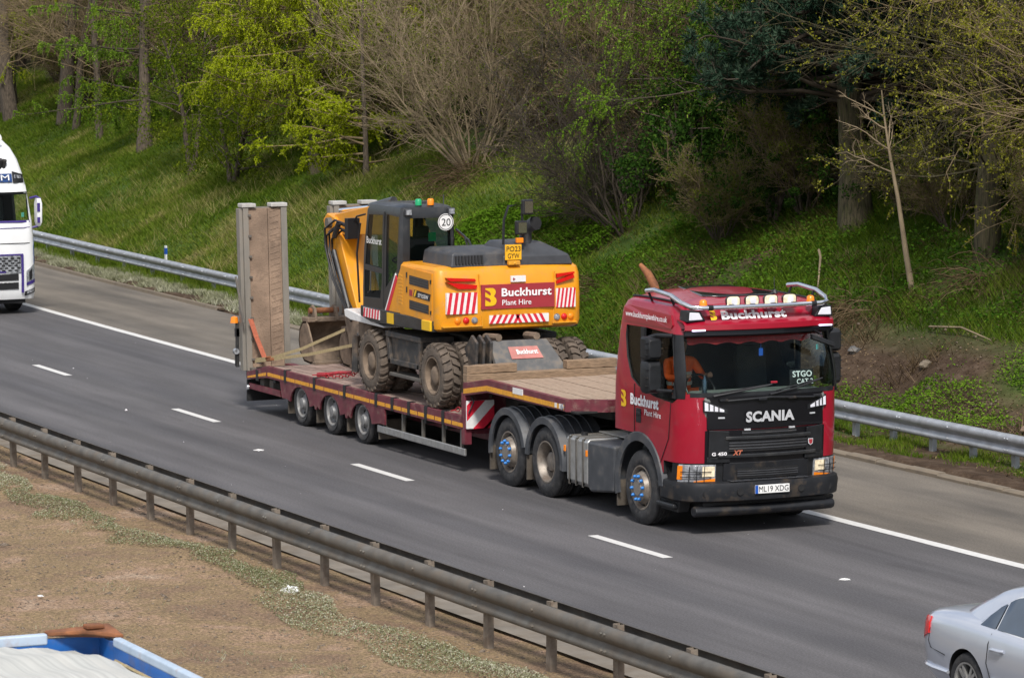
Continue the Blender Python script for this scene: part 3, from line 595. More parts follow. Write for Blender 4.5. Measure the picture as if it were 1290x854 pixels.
for y in (-.44, -.15, .14, .43):
    x = 26.0
    def sq_ring(xx, k): return [(xx, YC+y+.108*k*math.copysign(abs(math.cos(a))**.55, math.cos(a)), 3.165+.074*k*math.copysign(abs(math.sin(a))**.55, math.sin(a))) for a in np.linspace(0, 2*math.pi, 25)[:-1]]
    b = MB(); b.loft([sq_ring(x-.12, .35), sq_ring(x-.10, .7), sq_ring(x-.02, .97), sq_ring(x+.004, 1.), sq_ring(x+.006, .93), sq_ring(x-.004, .92)]); o = b.build('spotlight', 'gloss_black', TR, smooth=40)
    b = MB(); b.loft([sq_ring(x, .92), sq_ring(x+.01, .75), sq_ring(x+.014, .3)]); b.build('lens', 'lamp_on', o, smooth=60)
    b = MB(); b.lathe([(x+.017, 0), (x+.014, .048)], (0, YC+y+.01, 3.165), 'x', 16); b.build('bulb_glow', 'lamp_white', o, smooth=0)
    b = MB(); b.tube([(x-.05, YC+y, 3.14), (x+.02, YC+y, 3.09)], .014, 6); b.build('bracket', 'black', o)
for y in (-.86, .80):
    b = MB(); b.lathe([(3.10, .062), (3.125, .062), (3.125, .055), (3.18, .05), (3.195, .03), (3.2, 0)], (25.92, YC+y, 0), 'z', 14); b.build('beacon', 'amber', TR, smooth=50)
b = MB(); b.tube([(25.35, YC+.55, 3.2), (25.34, YC+.55, 3.42)], .006, 5); b.lathe([(3.19, .05), (3.24, .03), (3.25, 0)], (25.35, YC+.55, 0), 'z', 8); b.build('aerial', 'ink', TR)
# side recess panel and lettering (near and far sides)
for s in (-1, 1):
    b = MB(); b.add([(x, YC+s*(WD(z)+.012), z) for x, z in ((24.18, 2.80), (25.62, 2.79), (25.66, 2.84), (25.6, 2.97), (25.5, 3.0), (24.26, 3.02), (24.17, 2.98))], [tuple(range(7))]); b.build('side_recess', 'red', TR, solid=.03, smooth=0)
    b = MB(); b.tube([(25.72, YC+s*1.248, 1.8), (25.66, YC+s*1.252, 1.3), (25.42, YC+s*1.252, .95)], .006, 5); b.tube([(24.62, YC+s*1.25, 1.95), (24.62, YC+s*1.252, 1.28)], .006, 5); b.build('door_gap', 'dark', TR)
    b = MB(); b.box((24.74, YC+s*1.245, 1.52), (.15, .02, .2)); h = b.build('handle_recess', 'dark', TR, bevel=.02)
    b = MB(); b.box((24.76, YC+s*1.26, 1.55), (.12, .02, .05)); b.build('handle', 'black', h, bevel=.01)
text('www.buckhurstplanthire.co.uk', 'letter', TR, (24.28, YC-1.195, 2.87), (1, 0, 0), (0, .05, 1), w=1.26, h=.075, bold=.022, ext=.024)
text('Buckhurst', 'letter', TR, (24.50, YC-1.245, 1.665), (1, 0, 0), (0, 0, 1), w=.86, h=.145, bold=.045, ext=.008)
text('Plant Hire', 'letter', TR, (24.93, YC-1.245, 1.545), (1, 0, 0), (0, 0, 1), w=.50, h=.085, bold=.005, ext=.008)
emblem(TR, (24.21, YC-1.245, 1.60), (1, 0, 0), (0, 0, 1), .23, notch='red', ext=.006)
# ---- black front
fpart('bonnet_panel', 'gloss_black', -.90, .90, 1.44, 1.90, .02, ny=19, nz=6, thick=.05, bev=.01)
fpart('grille_frame', 'gloss_black', -.92, .92, .985, 1.43, .012, ny=19, thick=.05)
for z0, z1, w in ((1.36, 1.42, .42), (1.14, 1.30, .60)):
    o = fpart('grille', 'mesh_black', -w, w, z0, z1, .03, ny=13, thick=.012)
    for i in range(3 if z1-z0 > .1 else 1):
        z = z0+(z1-z0)*(i+1)/(4 if z1-z0 > .1 else 2); fpart('slat', 'exgrey', -w, w, z-.008, z+.008, .042, parent=o, ny=13, nz=2, thick=.014)
for z, w in ((1.33, .66), (1.085, .76)):
    fpart('grille_bar', 'exblack', -w, w, z-.028, z+.02, .065, ny=15, nz=3, thick=.05, bev=.012)
for s in (-1, 1):
    fpart('grille_cheek', 'black', s*.60, s*.88, 1.10, 1.42, .045, z0b=1.06, z1b=1.44, thick=.03, bev=.01)
    fpart('grille_cheek', 'black', s*.58, s*.9, .99, 1.07, .04, thick=.03, bev=.01)
    o = fpart('position_lamp', 'black', s*.62, s*.95, 1.66, 1.72, .03, z0b=1.69, z1b=1.85, thick=.03)
    fpart('lens', 'lamp_white', s*.67, s*.935, 1.685, 1.715, .038, parent=o, z0b=1.705, z1b=1.825, thick=.012)
    for k in range(3): yy = .74+.065*k; fpart('lamp_divider', 'ink', s*yy, s*(yy+.016), 1.69+.01*k, 1.755+.03*k, .05, parent=o, ny=2, nz=2, thick=.006)
    fpart('wash_nozzle', 'silverletter', s*.30, s*.39, 1.425, 1.448, .045, ny=3, nz=2, thick=.02)
    fpart('step_trim', 'silverletter', s*.66, s*.75, 1.595, 1.615, .03, ny=3, nz=2, thick=.012)
text('SCANIA', 'silverletter', TR, (front_x(0, 1.6, .035), YC-.375, 1.545), (0, 1, 0), (.03, 0, 1), w=.75, h=.135, bold=.045, ext=.004)
text('G 450', 'letter', TR, (front_x(-.75, 1.1, .085), YC-.87, 1.10), (.1, 1, 0), (0, 0, 1), w=.22, h=.045, bold=.03, ext=.006)
text('XT', 'strap_orange', TR, (front_x(-.5, 1.2, .06), YC-.57, 1.10), (.06, 1, 0), (0, 0, 1), w=.15, h=.062, bold=.05, ext=.012, shear=.3)
b = MB(); b.prism([(YC+.62, 1.26), (YC+.70, 1.26), (YC+.695, 1.19), (YC+.66, 1.165), (YC+.625, 1.19)], 'x', front_x(.66, 1.2, .05), front_x(.66, 1.2, .06)); o = b.build('badge', 'silverletter', TR, bevel=.004)
b = MB(); b.prism([(YC+.632, 1.25), (YC+.688, 1.25), (YC+.683, 1.2), (YC+.66, 1.18), (YC+.637, 1.2)], 'x', front_x(.66, 1.2, .06), front_x(.66, 1.2, .063)); b.build('crest', 'signred', o)
# grab rail and wipers below the screen
b = MB(); b.tube([(front_x(y, 1.87, .05), YC+y, 1.865-.05*abs(y)) for y in np.linspace(-.72, .72, 9)], .016, 6); b.build('wiper_rail', 'black', TR)
for y in (-.68, -.12, .34, .78): 
    b = MB(); b.box((front_x(y, 1.86, .05), YC+y, 1.845), (.05, .13, .035), rz=0); b.build('rail_bracket', 'bumper', TR, bevel=.01)
for y0, y1, z1 in ((-.82, .02, 2.06), (.0, .86, 2.10)):
    b = MB(); b.tube([(front_x(y0, 1.91, .045), YC+y0, 1.90), (front_x((y0+y1)/2, 1.97, .045), YC+(y0+y1)/2, 1.965), (front_x(y1, z1, .03), YC+y1, z1-.04)], [.018, .014, .01], 6)
    b.tube([(front_x(y0+.1, 1.95, .02), YC+y0+.12, 1.945), (front_x(y1, z1, .02), YC+y1+.04, z1-.03)], .011, 5); b.build('wiper', 'ink', TR)
# ---- bumper, headlamps, plate
def bump_ring(z, fo, wo):
    P = []; f, w = 26.27+fo, 1.25+wo; rc = .44
    P.append((25.42, -w)); 
    for t in np.linspace(0, 90, 7): a = math.radians(t); P.append((f-.08-rc+rc*math.sin(a), -w+rc-rc*math.cos(a)))
    for t in np.linspace(-.8, .8, 9): P.append((f-.08*t*t, t*(w-rc)))
    for t in np.linspace(0, 90, 7): a = math.radians(t); P.append((f-.08-rc+rc*math.cos(a), w-rc+rc*math.sin(a)))
    P.append((25.42, w)); P += [(25.42, w-.12), (25.75, w-.16), (25.95, 0), (25.75, -w+.16), (25.42, -w+.12)]
    return [(x, YC+y, z) for x, y in P]
b = MB(); b.loft([bump_ring(.45, -.04, -.03), bump_ring(.48, .02, .0), bump_ring(.66, .04, .01), bump_ring(.72, .02, .0), bump_ring(.735, -.05, -.04)]); b.build('bumper', 'bumper', TR, smooth=30)
fpart('lower_grille_frame', 'bumper', -.66, .66, .735, .985, .02, ny=11, thick=.05, bev=.01)
o = fpart('lower_grille', 'mesh_black', -.47, .47, .77, .90, .032, ny=9, thick=.012); 
for z in (.805, .835, .865): fpart('slat', 'exgrey', -.47, .47, z-.006, z+.006, .042, parent=o, ny=9, nz=2, thick=.012)
for s in (-1, 1):
    fpart('lamp_surround', 'black', s*.64, s*1.235, .70, 1.0, -.005, ny=12, thick=.05)
    o = fpart('headlight', 'clear', s*.76, s*1.215, .72, .965, .018, ny=12, nz=5, thick=.03, bev=.008)
    fpart('lit_bulb', 'lamp_on', s*.78, s*.95, .80, .94, .026, parent=o, ny=5, thick=.01)
    fpart('indicator', 'amber', s*.77, s*1.06, .72, .775, .028, parent=o, z1b=.74, ny=7, nz=2, thick=.012)
    fpart('side_indicator', 'amber', s*1.18, s*1.222, .76, .95, .022, parent=o, ny=5, thick=.012)
    for z in (.80, .87): fpart('lamp_guard_bar', 'ink', s*.83, s*1.21, z-.005, z+.005, .045, parent=o, ny=10, nz=2, thick=.006)
    for y in (.93, 1.03, 1.12): fpart('lamp_guard_bar', 'ink', s*(y-.005), s*(y+.005), .735, .945, .045, parent=o, ny=2, thick=.006)
    b = MB(); b.lathe([(26.19, 0), (26.192, .055), (26.14, .06)], (0, YC+s*.94, .585), 'x', 12); b.build('fog_lamp_blank', 'dark', TR)
    for z, x0 in ((.66, 25.32), (.38, 25.28)): b = MB(); b.bb(x0, x0+.52, YC+s*1.26, YC+s*1.02, z-.04, z+.035); b.build('cab_step', 'black', TR, bevel=.03)
    b = MB(); b.prism([(25.2, 1.12), (25.75, .70), (26.0, .70), (25.8, .3), (25.3, .3), (25.15, .6)], 'y', YC+s*1.02, YC+s*1.18); b.build('step_well', 'dark', TR)
b = MB(); b.loft([[(26.12+.09*c-.06*abs(t)**3, YC+t*1.08, .33+.075*s) for c, s in [(math.cos(a), math.sin(a)) for a in np.linspace(0, 2*math.pi, 9)[:-1]]] for t in np.linspace(-1, 1, 11)]); b.build('underrun_bar', 'bumper', TR, smooth=50, bevel=.02)
b = MB(); b.bb(25.9, 26.245, YC-.6, YC+.6, .735, .748); b.build('bumper_step', 'exgrey', TR, bevel=.004)
for k in range(9): b = MB(); b.bb(26.02, 26.235, YC-.56+.135*k, YC-.52+.135*k, .748, .754); b.build('step_rib', 'bumper', TR)
for s in (-1, 1): b = MB(); b.lathe([(26.285, 0), (26.287, .05), (26.24, .055)], (0, YC+s*.47, .60), 'x', 12); b.build('towing_eye_cap', 'dark', TR)
b = MB(); b.bb(25.5, 26.1, YC-.95, YC+.95, .36, .5); b.build('bumper_valance', 'dark', TR)
b = MB(); b.box((26.315, YC, .62), (.014, .53, .115)); pl = b.build('number_plate', 'platewhite', TR, bevel=.003)
b = MB(); b.box((26.323, YC-.242, .62), (.004, .045, .112)); b.build('plate_band', 'blue', pl)
text('ML19 XDG', 'ink', pl, (26.324, YC-.208, .585), (0, 1, 0), (0, 0, 1), w=.455, h=.079, bold=0, ext=.002)
# ---- mirrors
def mirror(s):
    yi, yo = 1.28, 1.52
    b = MB(); b.tube([(25.68, YC+s*1.2, 2.70), (25.52, YC+s*1.36, 2.70), (25.40, YC+s*1.42, 2.66)], .03, 8); b.tube([(25.72, YC+s*1.22, 1.95), (25.55, YC+s*1.36, 1.95), (25.42, YC+s*1.4, 2.0)], .026, 8); arm = b.build('mirror_arm', 'black', TR)
    for z0, z1, w in ((2.36, 2.68, .0), (1.90, 2.35, .01)):
        b = MB(); R = []
        for x, k in ((25.56, .72), (25.53, .9), (25.46, 1.), (25.33, .97), (25.32, .9)):
            cy, cz, hy, hz = YC+s*(yi+yo)/2, (z0+z1)/2, (yo-yi)/2*k, (z1-z0)/2*k
            R.append([(x, cy+a*hy, cz+c*hz) for a, c in ((-1, -.8), (-.8, -1), (.8, -1), (1, -.8), (1, .8), (.8, 1), (-.8, 1), (-1, .8))])
        b.loft(R); o = b.build('mirror', 'black', TR, bevel=.012)
        for k in range(3):
            z = z0+(z1-z0)*(k+1)/4; b = MB(); b.box((25.5, YC+s*(yi+yo)/2, z), (.1, .245, .012)); b.build('mirror_rib', 'bumper', o)
        b = MB(); b.bb(25.31, 25.316, YC+s*(yi+.03), YC+s*(yo-.03), z0+.03, z1-.03); b.build('mirror_glass', 'chrome', o)
for s in (-1, 1): mirror(s)
b = MB(); b.tube([(25.95, YC+.82, 2.72), (26.16, YC+.84, 2.68)], .018, 6); b.loft([[(26.2+dx, YC+y, z+dz) for dx, dz in ((-.03, -.04), (.04, -.03), (.03, .035), (-.04, .03))] for y, z in ((.66, 2.66), (1.02, 2.53))]); b.build('kerb_mirror', 'black', TR, bevel=.012)
# ---- inside of the cab
b = MB(); b.prism([(25.3, 1.22), (26.05, 1.22), (26.12, 1.86), (26.0, 1.93), (25.62, 1.93), (25.45, 1.75)], 'y', YC-.93, YC+.93); b.build('dashboard', 'dash', TR, bevel=.03)
for k, y in enumerate((-.62, .62)):
    b = MB(); b.box((24.78, YC+y, 1.66), (.52, .5, .16)); b.box((24.52, YC+y, 2.05), (.14, .48, .72), ry=-.15); b.box((24.46, YC+y, 2.5), (.1, .26, .2)); b.build('seat', 'interior', TR, bevel=.05)
b = MB(); c = Vector((25.38, YC-.62, 1.93)); b.tube([c+Vector((-.12*math.sin(a), .22*math.cos(a), .18*math.sin(a))) for a in np.linspace(0, 2*math.pi, 21)], .016, 6); b.tube([c, c+Vector((.2, 0, -.25))], .03, 6); b.build('steering_wheel', 'ink', TR)
b = MB(); ys = np.linspace(-1.05, 1.05, 49); b.grid([[(front_x(y, z, -.05), YC+y, z) for z in (2.7, 2.63, 2.575+.03*abs(math.sin(y*9.5)))] for y in ys]); b.build('pelmet', 'curtain', TR, solid=.006)
b = MB(); b.box((25.93, YC+.66, 2.075), (.015, .38, .22), ry=-.1, rz=.05); sg = b.build('notice_board', 'ink', TR)
text('STGO', 'letter', sg, (25.95, YC+.51, 2.085), (-.04, 1, 0), (-.1, 0, 1), w=.31, h=.082, bold=.02)
text('CAT 2', 'letter', sg, (25.955, YC+.575, 1.988), (-.04, 1, 0), (-.1, 0, 1), w=.26, h=.07, bold=.015)
b = MB(); b.box((25.78, YC+.99, 2.47), (.01, .09, .07), rz=.8); b.build('sticker', mat('teal_sticker', (.05, .5, .5), .5), TR)
b = MB(); b.box((25.95, YC+.22, 2.03), (.03, .1, .03)); b.build('dash_light', 'stripered', TR, bevel=.008)
b = MB(); b.lathe([(1.93, 0), (1.93, .035), (2.1, .035), (2.14, .015), (2.17, .015), (2.17, 0)], (25.97, YC-.98+.12, 0), 'z', 10); o = b.build('drinks_bottle', 'carglass', None, smooth=50); tag(o, 'dark plastic drinks bottle standing on the dashboard of the red lorry', 'bottle'); o.location = ORG
b = MB(); b.tube([(25.92, YC+.03, 2.6), (25.92, YC+.03, 2.5)], .004, 4); b.box((25.92, YC+.03, 2.45), (.01, .06, .1)); o = b.build('air_freshener', 'blue', None); tag(o, 'small blue air freshener hanging at the top of the windscreen', 'air freshener'); o.location = ORG
# ---- chassis, wheels, mudguards, tanks
b = MB()
for s in (-1, 1): b.bb(19.0, 25.6, YC+s*.38-.04, YC+s*.38+.04, .62, .92)
for x in (19.2, 20.9, 22.4, 23.6): b.bb(x-.1, x+.1, YC-.36, YC+.36, .68, .86)
b.bb(24.0, 25.4, YC-.5, YC+.5, .55, 1.2); b.bb(22.3, 24.4, YC-.75, YC+.75, .45, .62); b.build('chassis_frame', 'chassis', TR)
for x in (20.38, 21.68, 24.77): b = MB(); b.lathe([(YC-1.0, .09), (YC+1.0, .09)], (x, 0, .5), 'y', 12); b.lathe([(YC-.22, 0), (YC-.2, .2), (YC+.2, .2), (YC+.22, 0)], (x, 0, .5), 'y', 12); b.build('axle', 'chassis', TR)
b = MB(); b.box((20.9, YC, 1.12), (1.0, .9, .1)); b.box((20.6, YC, 1.0), (.6, 1.0, .2)); b.build('fifth_wheel', 'chassis', TR, bevel=.02)
KF = wheel_meshes(.52, .31, .30, 'front'); KD = wheel_meshes(.52, .31, .30, 'drive'); ORG.xyz = TR.location
for x, K, sp in ((24.77, KF, .1), (20.38, KF, .4), (21.68, KD, .2)):
    wheel(TR, K, (x, YC-1.235, .515), False, ('tyre', 'rim_grey'), spin=sp); wheel(TR, K, (x, YC+1.235, .515), True, ('tyre', 'rim_grey'), spin=sp)
    if K is KD:
        for s in (-1, 1): wheel(TR, K, (x, YC+s*.9, .515), s > 0, ('tyre', 'rim_grey'))
for s in (-1, 1):
    y0, y1 = sorted((YC+s*1.262, YC+s*.82)); 
    def am(ribs, *a): 
        g = arch(*a, ribs=ribs)
        if s > 0: g.v = [(x, 2*YC-y, z) for x, y, z in g.v]
        return g
    Y0, Y1 = YC-1.262, YC-.55
    am(0, 24.77, .55, .75, .62, Y0, YC-.9, 6, 196).build('mudguard', 'guard', TR, smooth=40)
    am(4, 21.68, .52, .66, .55, Y0, Y1, -6, 176).build('mudguard', 'guard', TR, smooth=40)
    am(4, 20.38, .52, .66, .55, Y0, Y1, 12, 188).build('mudguard', 'guard', TR, smooth=40)
    for x, z in ((19.735, .24), (21.05, .24), (24.06, .24)): b = MB(); b.bb(x-.01, x+.02, YC+s*1.24, YC+s*.85, z-.06, z+.3); b.build('mudflap', 'brownflap', TR)
    b = MB(); b.prism([(23.12, .98), (23.98, 1.0), (23.96, .34), (23.2, .26), (23.12, .34)], 'y', YC+s*1.25, YC+s*.7); b.build('side_box', 'guard', TR, bevel=.04)
    b = MB(); b.prism([(YC+s*1.24, .96), (YC+s*1.19, 1.0), (YC+s*.65, 1.0), (YC+s*.6, .95), (YC+s*.6, .36), (YC+s*.66, .3), (YC+s*1.18, .3), (YC+s*1.24, .36)], 'x', 22.42, 23.1); tk = b.build('fuel_tank', 'alu', TR, bevel=.02)
    for x in (22.52, 22.74, 22.96): b = MB(); b.prism([(YC+s*1.25, .965), (YC+s*1.195, 1.01), (YC+s*.65, 1.01), (YC+s*.65, .99), (YC+s*1.235, .99), (YC+s*1.235, .3), (YC+s*1.25, .3)] if s < 0 else [(YC+1.25, .3), (YC+1.25, .965), (YC+1.195, 1.01), (YC+.65, 1.01), (YC+.65, .99), (YC+1.235, .99), (YC+1.235, .3)], 'x', x-.018, x+.018); b.build('tank_strap', 'old_steel', tk)
    b = MB(); b.lathe([(1.0, .05), (1.05, .05), (1.055, 0)], (22.62, YC+s*1.05, 0), 'z', 12); b.build('filler_cap', 'ink', tk)
    for x in (22.38, 23.1): b = MB(); b.box((x, YC+s*1.252, .8), (.05, .02, .09)); b.build('side_marker', 'amber', TR, bevel=.006)
for i in range(7):
    b = MB(); b.bb(22.45, 23.9, YC-.74+.215*i, YC-.74+.215*i+.2, 1.01, 1.03); b.build('catwalk_plank', 'alu', TR, bevel=.004)
b = MB(); b.tube([(23.72, YC-.45, 1.0), (23.72, YC-.45, 3.08), (23.68, YC-.47, 3.22), (23.58, YC-.52, 3.38), (23.46, YC-.58, 3.5)], [.07, .065, .062, .055, .03], 10, cap=False); b.build('exhaust_stack', 'rust', TR, smooth=60)
b = MB(); b.bb(23.7, 23.92, YC-.9, YC+.9, 1.05, 2.6); b.build('cab_rear_trunk', 'dark', TR, bevel=.03)
# ---- driver
def figure(name, label, loc, joints, edges, radii, m, hat=None):
    me = bpy.data.meshes.new(name); me.from_pydata(joints, edges, []); o = bpy.data.objects.new(name, me); COL.objects.link(o)
    k = o.modifiers.new('skin', 'SKIN'); 
    for i, r in enumerate(radii): me.skin_vertices[0].data[i].radius = (r, r) if not isinstance(r, tuple) else r
    me.skin_vertices[0].data[0].use_root = True
    o.modifiers.new('smooth', 'SUBSURF').levels = 2; o.modifiers['smooth'].render_levels = 2; o.location = loc
    bpy.context.view_layer.update(); me2 = bpy.data.meshes.new_from_object(o.evaluated_get(bpy.context.evaluated_depsgraph_get()))
    bpy.data.objects.remove(o); me2.name = name; me2.polygons.foreach_set('use_smooth', [True]*len(me2.polygons)); me2.materials.clear()
    for x in m: me2.materials.append(M[x])
    o = bpy.data.objects.new(name, me2); COL.objects.link(o); o.location = loc; return o
J = [(0, 0, 0), (.02, 0, .2), (.05, 0, .42), (.07, 0, .52), (.1, 0, .66), (.12, 0, .78),     # pelvis .. head
     (.06, -.2, .44), (.22, -.27, .24), (.46, -.19, .27), (.54, -.17, .29), (.06, .2, .44), (.22, .27, .24), (.46, .19, .27), (.54, .17, .29),
     (.05, -.1, -.02), (.46, -.14, .06), (.62, -.14, -.36), (.74, -.14, -.38), (.05, .1, -.02), (.46, .14, .06), (.62, .14, -.36), (.74, .14, -.38)]
E_ = [(0, 1), (1, 2), (2, 3), (3, 4), (4, 5), (2, 6), (6, 7), (7, 8), (8, 9), (2, 10), (10, 11), (11, 12), (12, 13), (0, 14), (14, 15), (15, 16), (16, 17), (0, 18), (18, 19), (19, 20), (20, 21)]
Rr = [(.15, .13), (.15, .13), (.16, .13), .055, (.08, .085), (.075, .085), .075, .055, .04, .035, .075, .055, .04, .035, .09, .07, .05, .04, .09, .07, .05, .04]
drv = figure('person', '', (24.72, YC-.62, 1.80), J, E_, Rr, ['orange_vest', 'skin', 'interior'])
for p in drv.data.polygons:
    c = p.center; p.material_index = 1 if (c.z > .53 or (c.x > .42 and c.z > .18)) else (2 if c.z < .03 else 0)
tag(drv, 'driver in an orange hi vis vest holding the steering wheel of the red lorry', 'person')
ORG.xyz = (0, 0, 0)
def local(bm_, nm, m, par, **k): return bm_.build(nm, m, par, **k)
b = MB()
for z in (.12, .26): b.lathe([(z, .172), (z+.05, .176)], (.03, 0, 0), 'z', 18, (.93, 1.05))
local(b, 'vest_band', 'vest_band', drv)
b = MB(); b.lathe([(.70, .098), (.76, .104), (.82, .09), (.87, .05), (.885, 0)], (.1, 0, 0), 'z', 14); local(b, 'hair', 'hair', drv)
for s in (-1, 1):
    b = MB(); b.lathe([(.0, .0), (.003, .009), (.012, .012)], (.195, s*.032, .745), 'x', 8); local(b, 'eye', 'ink', drv)
    b = MB(); b.lathe([(-.012, .0), (-.01, .028), (.01, .03), (.012, 0)], (.105, s*.098, .72), 'y', 8, (.7, 1)); local(b, 'ear', 'skin', drv)
    for k in range(4):
        b = MB(); b.tube([(.56, s*(.15+.018*k), .30+.01*k), (.61, s*(.15+.018*k), .315), (.625, s*(.15+.018*k), .285), (.60, s*(.15+.018*k), .265)], [.011, .01, .009, .007], 6); local(b, 'finger', 'skin', drv)
    b = MB(); b.tube([(.53, s*.135, .3), (.58, s*.11, .3), (.605, s*.105, .28)], [.013, .012, .009], 6); local(b, 'thumb', 'skin', drv)
b = MB(); b.lathe([(.0, .0), (-.01, .014), (-.03, .018)], (.215, 0, .72), 'x', 8); local(b, 'nose', 'skin', drv)

for o in [TR, drv]+[k for k in COL.objects if k.name in ('drinks_bottle', 'air_freshener')]: o.location.x -= .19
# ------------------------------------------------------------------ the low loader trailer
ORG.xyz = (14.0, YC, 0)
TL = thing('low_loader_trailer', 'maroon low loader trailer with timber deck and two raised muddy ramps', 'trailer', ORG)
HW = 1.27
DZ = .87
# deck boards
for i in range(12):
    y0 = YC-HW+.05+(2*HW-.1)/12*i; y1 = y0+(2*HW-.1)/12-.012; z = DZ+random.uniform(-.006, .006)
    b = MB(); b.prism([(18.46, z), (10.25, z), (9.3, z-.19), (9.3, z-.24), (10.25, z-.05), (18.46, z-.05)], 'y', y0, y1); b.build('deck_plank', 'deckmain', TL)
    z = 1.512+random.uniform(-.005, .005); yc = abs((y0+y1)/2-YC)
    xe = 22.42 if yc < .75 else 22.42-(yc-.75)*.45
    b = MB(); b.prism([(18.62, z-.125), (19.5, z), (xe, z-.02), (xe, z-.06), (19.5, z-.04), (18.62, z-.17)], 'y', y0, y1); b.build('neck_plank', 'deckwood', TL)
for s in (-1, 1):
    y0, y1 = sorted((YC+s*HW, YC+s*(HW-.06)))
    b = MB(); b.prism([(18.62, .885), (10.25, .885), (9.25, .69), (9.25, .56), (10.25, .675), (18.62, .675)], 'y', y0, y1); rail = b.build('side_rail', 'maroon', TL, bevel=.008)
    yo = YC+s*(HW+.004)
    segs = [(9.3, 9.75), (9.8, 10.2)] + [(10.28+.66*k, 10.28+.66*k+.62) for k in range(13)]
    for a, c in segs:
        c = min(c, 18.6); za = lambda x: .715 if x > 10.25 else .715-(10.25-x)*.13
        zb = lambda x: .775 if x > 10.25 else .775-(10.25-x)*.165
        b = MB(); b.prism([(a, za(a)), (c, za(c)), (c, zb(c)), (a, zb(a))], 'y', *sorted((YC+s*(HW-.01), yo))); b.build('amber_tape', 'tapeyellow', rail)
    for k in range(13):
        x = 9.78+.66*k*1.02
        if k % 2 == 0 or x > 15:
            b = MB(); b.bb(x-.05, x+.05, *sorted((YC+s*(HW-.02), YC+s*(HW+.014))), .68+(0 if x > 10.25 else -.1), .895+(0 if x > 10.25 else -.12)); b.bb(x-.05, x+.05, *sorted((YC+s*HW, YC+s*(HW-.1))), .885, .897); b.build('lashing_ring', 'ink', rail, bevel=.008)
    # wheel side plate with three arches
    P = [(10.85, .676), (15.5, .676), (15.5, .42), (15.3, .42)]
    for cx in (14.5, 13.14, 11.78):
        for t in np.linspace(8, 172, 13): P.append((cx+.46*math.cos(math.radians(t)), .33+.335*math.sin(math.radians(t))))
        P += [(cx-.56, .42), (cx-.6, .36), (cx-.66, .36), (cx-.70, .42)] if cx > 11.8 else []
    P += [(11.2, .4), (10.95, .4)]
    b = MB(); b.prism(P, 'y', *sorted((YC+s*(HW-.005), YC+s*(HW-.035)))); b.build('wheel_side_plate', 'maroon', TL)
    # neck rail
    nk = [(18.62, 1.40), (19.5, 1.535), (22.25, 1.51)]
    b = MB(); b.prism(nk+[(22.25, 1.33), (19.5, 1.335), (18.62, 1.2)], 'y', *sorted((YC+s*HW, YC+s*(HW-.08)))); nr = b.build('neck_rail', 'maroon', TL, bevel=.008)
    b = MB(); b.prism([(18.64, 1.235), (19.5, 1.365), (22.2, 1.355), (22.2, 1.425), (19.5, 1.44), (18.64, 1.31)], 'y', *sorted((YC+s*(HW-.01), YC+s*(HW+.004)))); b.build('amber_tape', 'tapeyellow', nr)
    b = MB(); b.bb(20.45, 20.8, *sorted((YC+s*HW, YC+s*(HW+.008))), 1.42, 1.51); b.build('maker_plate', 'stripewhite', nr)
    for k in range(3): text('STEP'[k:k+1]*1, 'ink', nr, (20.49+.1*k, YC-HW-.009, 1.44), (1, 0, 0), (0, 0, 1), h=.045) if False else None
    for x in (21.9, 22.05): b = MB(); b.bb(x, x+.07, *sorted((YC+s*HW, YC+s*(HW+.006))), 1.36, 1.43); b.build('reflector', 'stripewhite', nr)
    b = MB(); b.lathe([(0, .0), (.0, .04), (.02, .045)], (22.16, YC+s*(HW+.02), 1.39), 'y', 10); b.build('marker_lamp', 'clear', nr)
    # nose chamfer
    b = MB(); b.prism([(22.25, YC+s*HW), (22.58, YC+s*.75), (22.52, YC+s*.72), (22.2, YC+s*(HW-.05))], 'z', 1.33, 1.51); b.build('nose_chamfer', 'maroon', TL)
    # outer post at the step, chevron board
    b = MB(); b.bb(18.55, 18.68, *sorted((YC+s*HW, YC+s*(HW-.12))), .45, 1.24); b.build('step_post', 'maroon', TL, bevel=.01)
    b = MB(); b.bb(18.70, 18.735, *sorted((YC+s*(HW-.01), YC+s*.80)), .70, 1.13); cb = b.build('marker_board', 'stripewhite', TL, bevel=.006)
    Y0, Y1 = YC+s*.80, YC+s*(HW-.01)
    for k in (-.36, .1, .56):
        q = [(k, 0), (k+.24, 0), (k+.24+.43, .43), (k+.43, .43)]; w = HW-.81
        q = [(min(max(u, 0), w), v+(min(max(u, 0), w)-u)) for u, v in q]
        if k < 0: q = [(0, .36), (0, .12), (.31, .43), (.07, .43)]
        if k > .5: q = [(w, 0), (w, 0)] ; continue
        b = MB(); b.add([(18.739, Y1+(Y0-Y1)*(u/w), .70+v) for u, v in q], [(0, 1, 2, 3)]); b.build('red_stripe', 'stripered', cb, smooth=0)
    b = MB(); b.add([(18.739, Y1+(Y0-Y1)*u, .70+v) for u, v in ((.62, 0), (1, 0), (1, .16))], [(0, 1, 2)]); b.build('red_stripe', 'stripered', cb, smooth=0)
    b = MB(); b.tube([(18.74, YC+s*(HW-.08), 1.2), (18.80, YC+s*(HW-.1), 1.12), (18.78, YC+s*(HW-.02), .95)], .012, 5); b.lathe([(1.17, .03), (1.21, .03), (1.215, 0)], (18.76, YC+s*.86, 0), 'z', 8); b.build('lamp_cable', 'ink', TL)
    # alu side guard
    b = MB(); b.bb(15.15, 18.62, *sorted((YC+s*(HW-.02), YC+s*(HW-.06))), .27, .385); b.build('side_guard', 'alu', TL, bevel=.012)
    for x in (15.35, 16.1, 16.9, 17.7, 18.4): b = MB(); b.bb(x-.03, x+.03, *sorted((YC+s*(HW-.06), YC+s*(HW-.1))), .28, .68); b.build('guard_post', 'old_steel', TL)
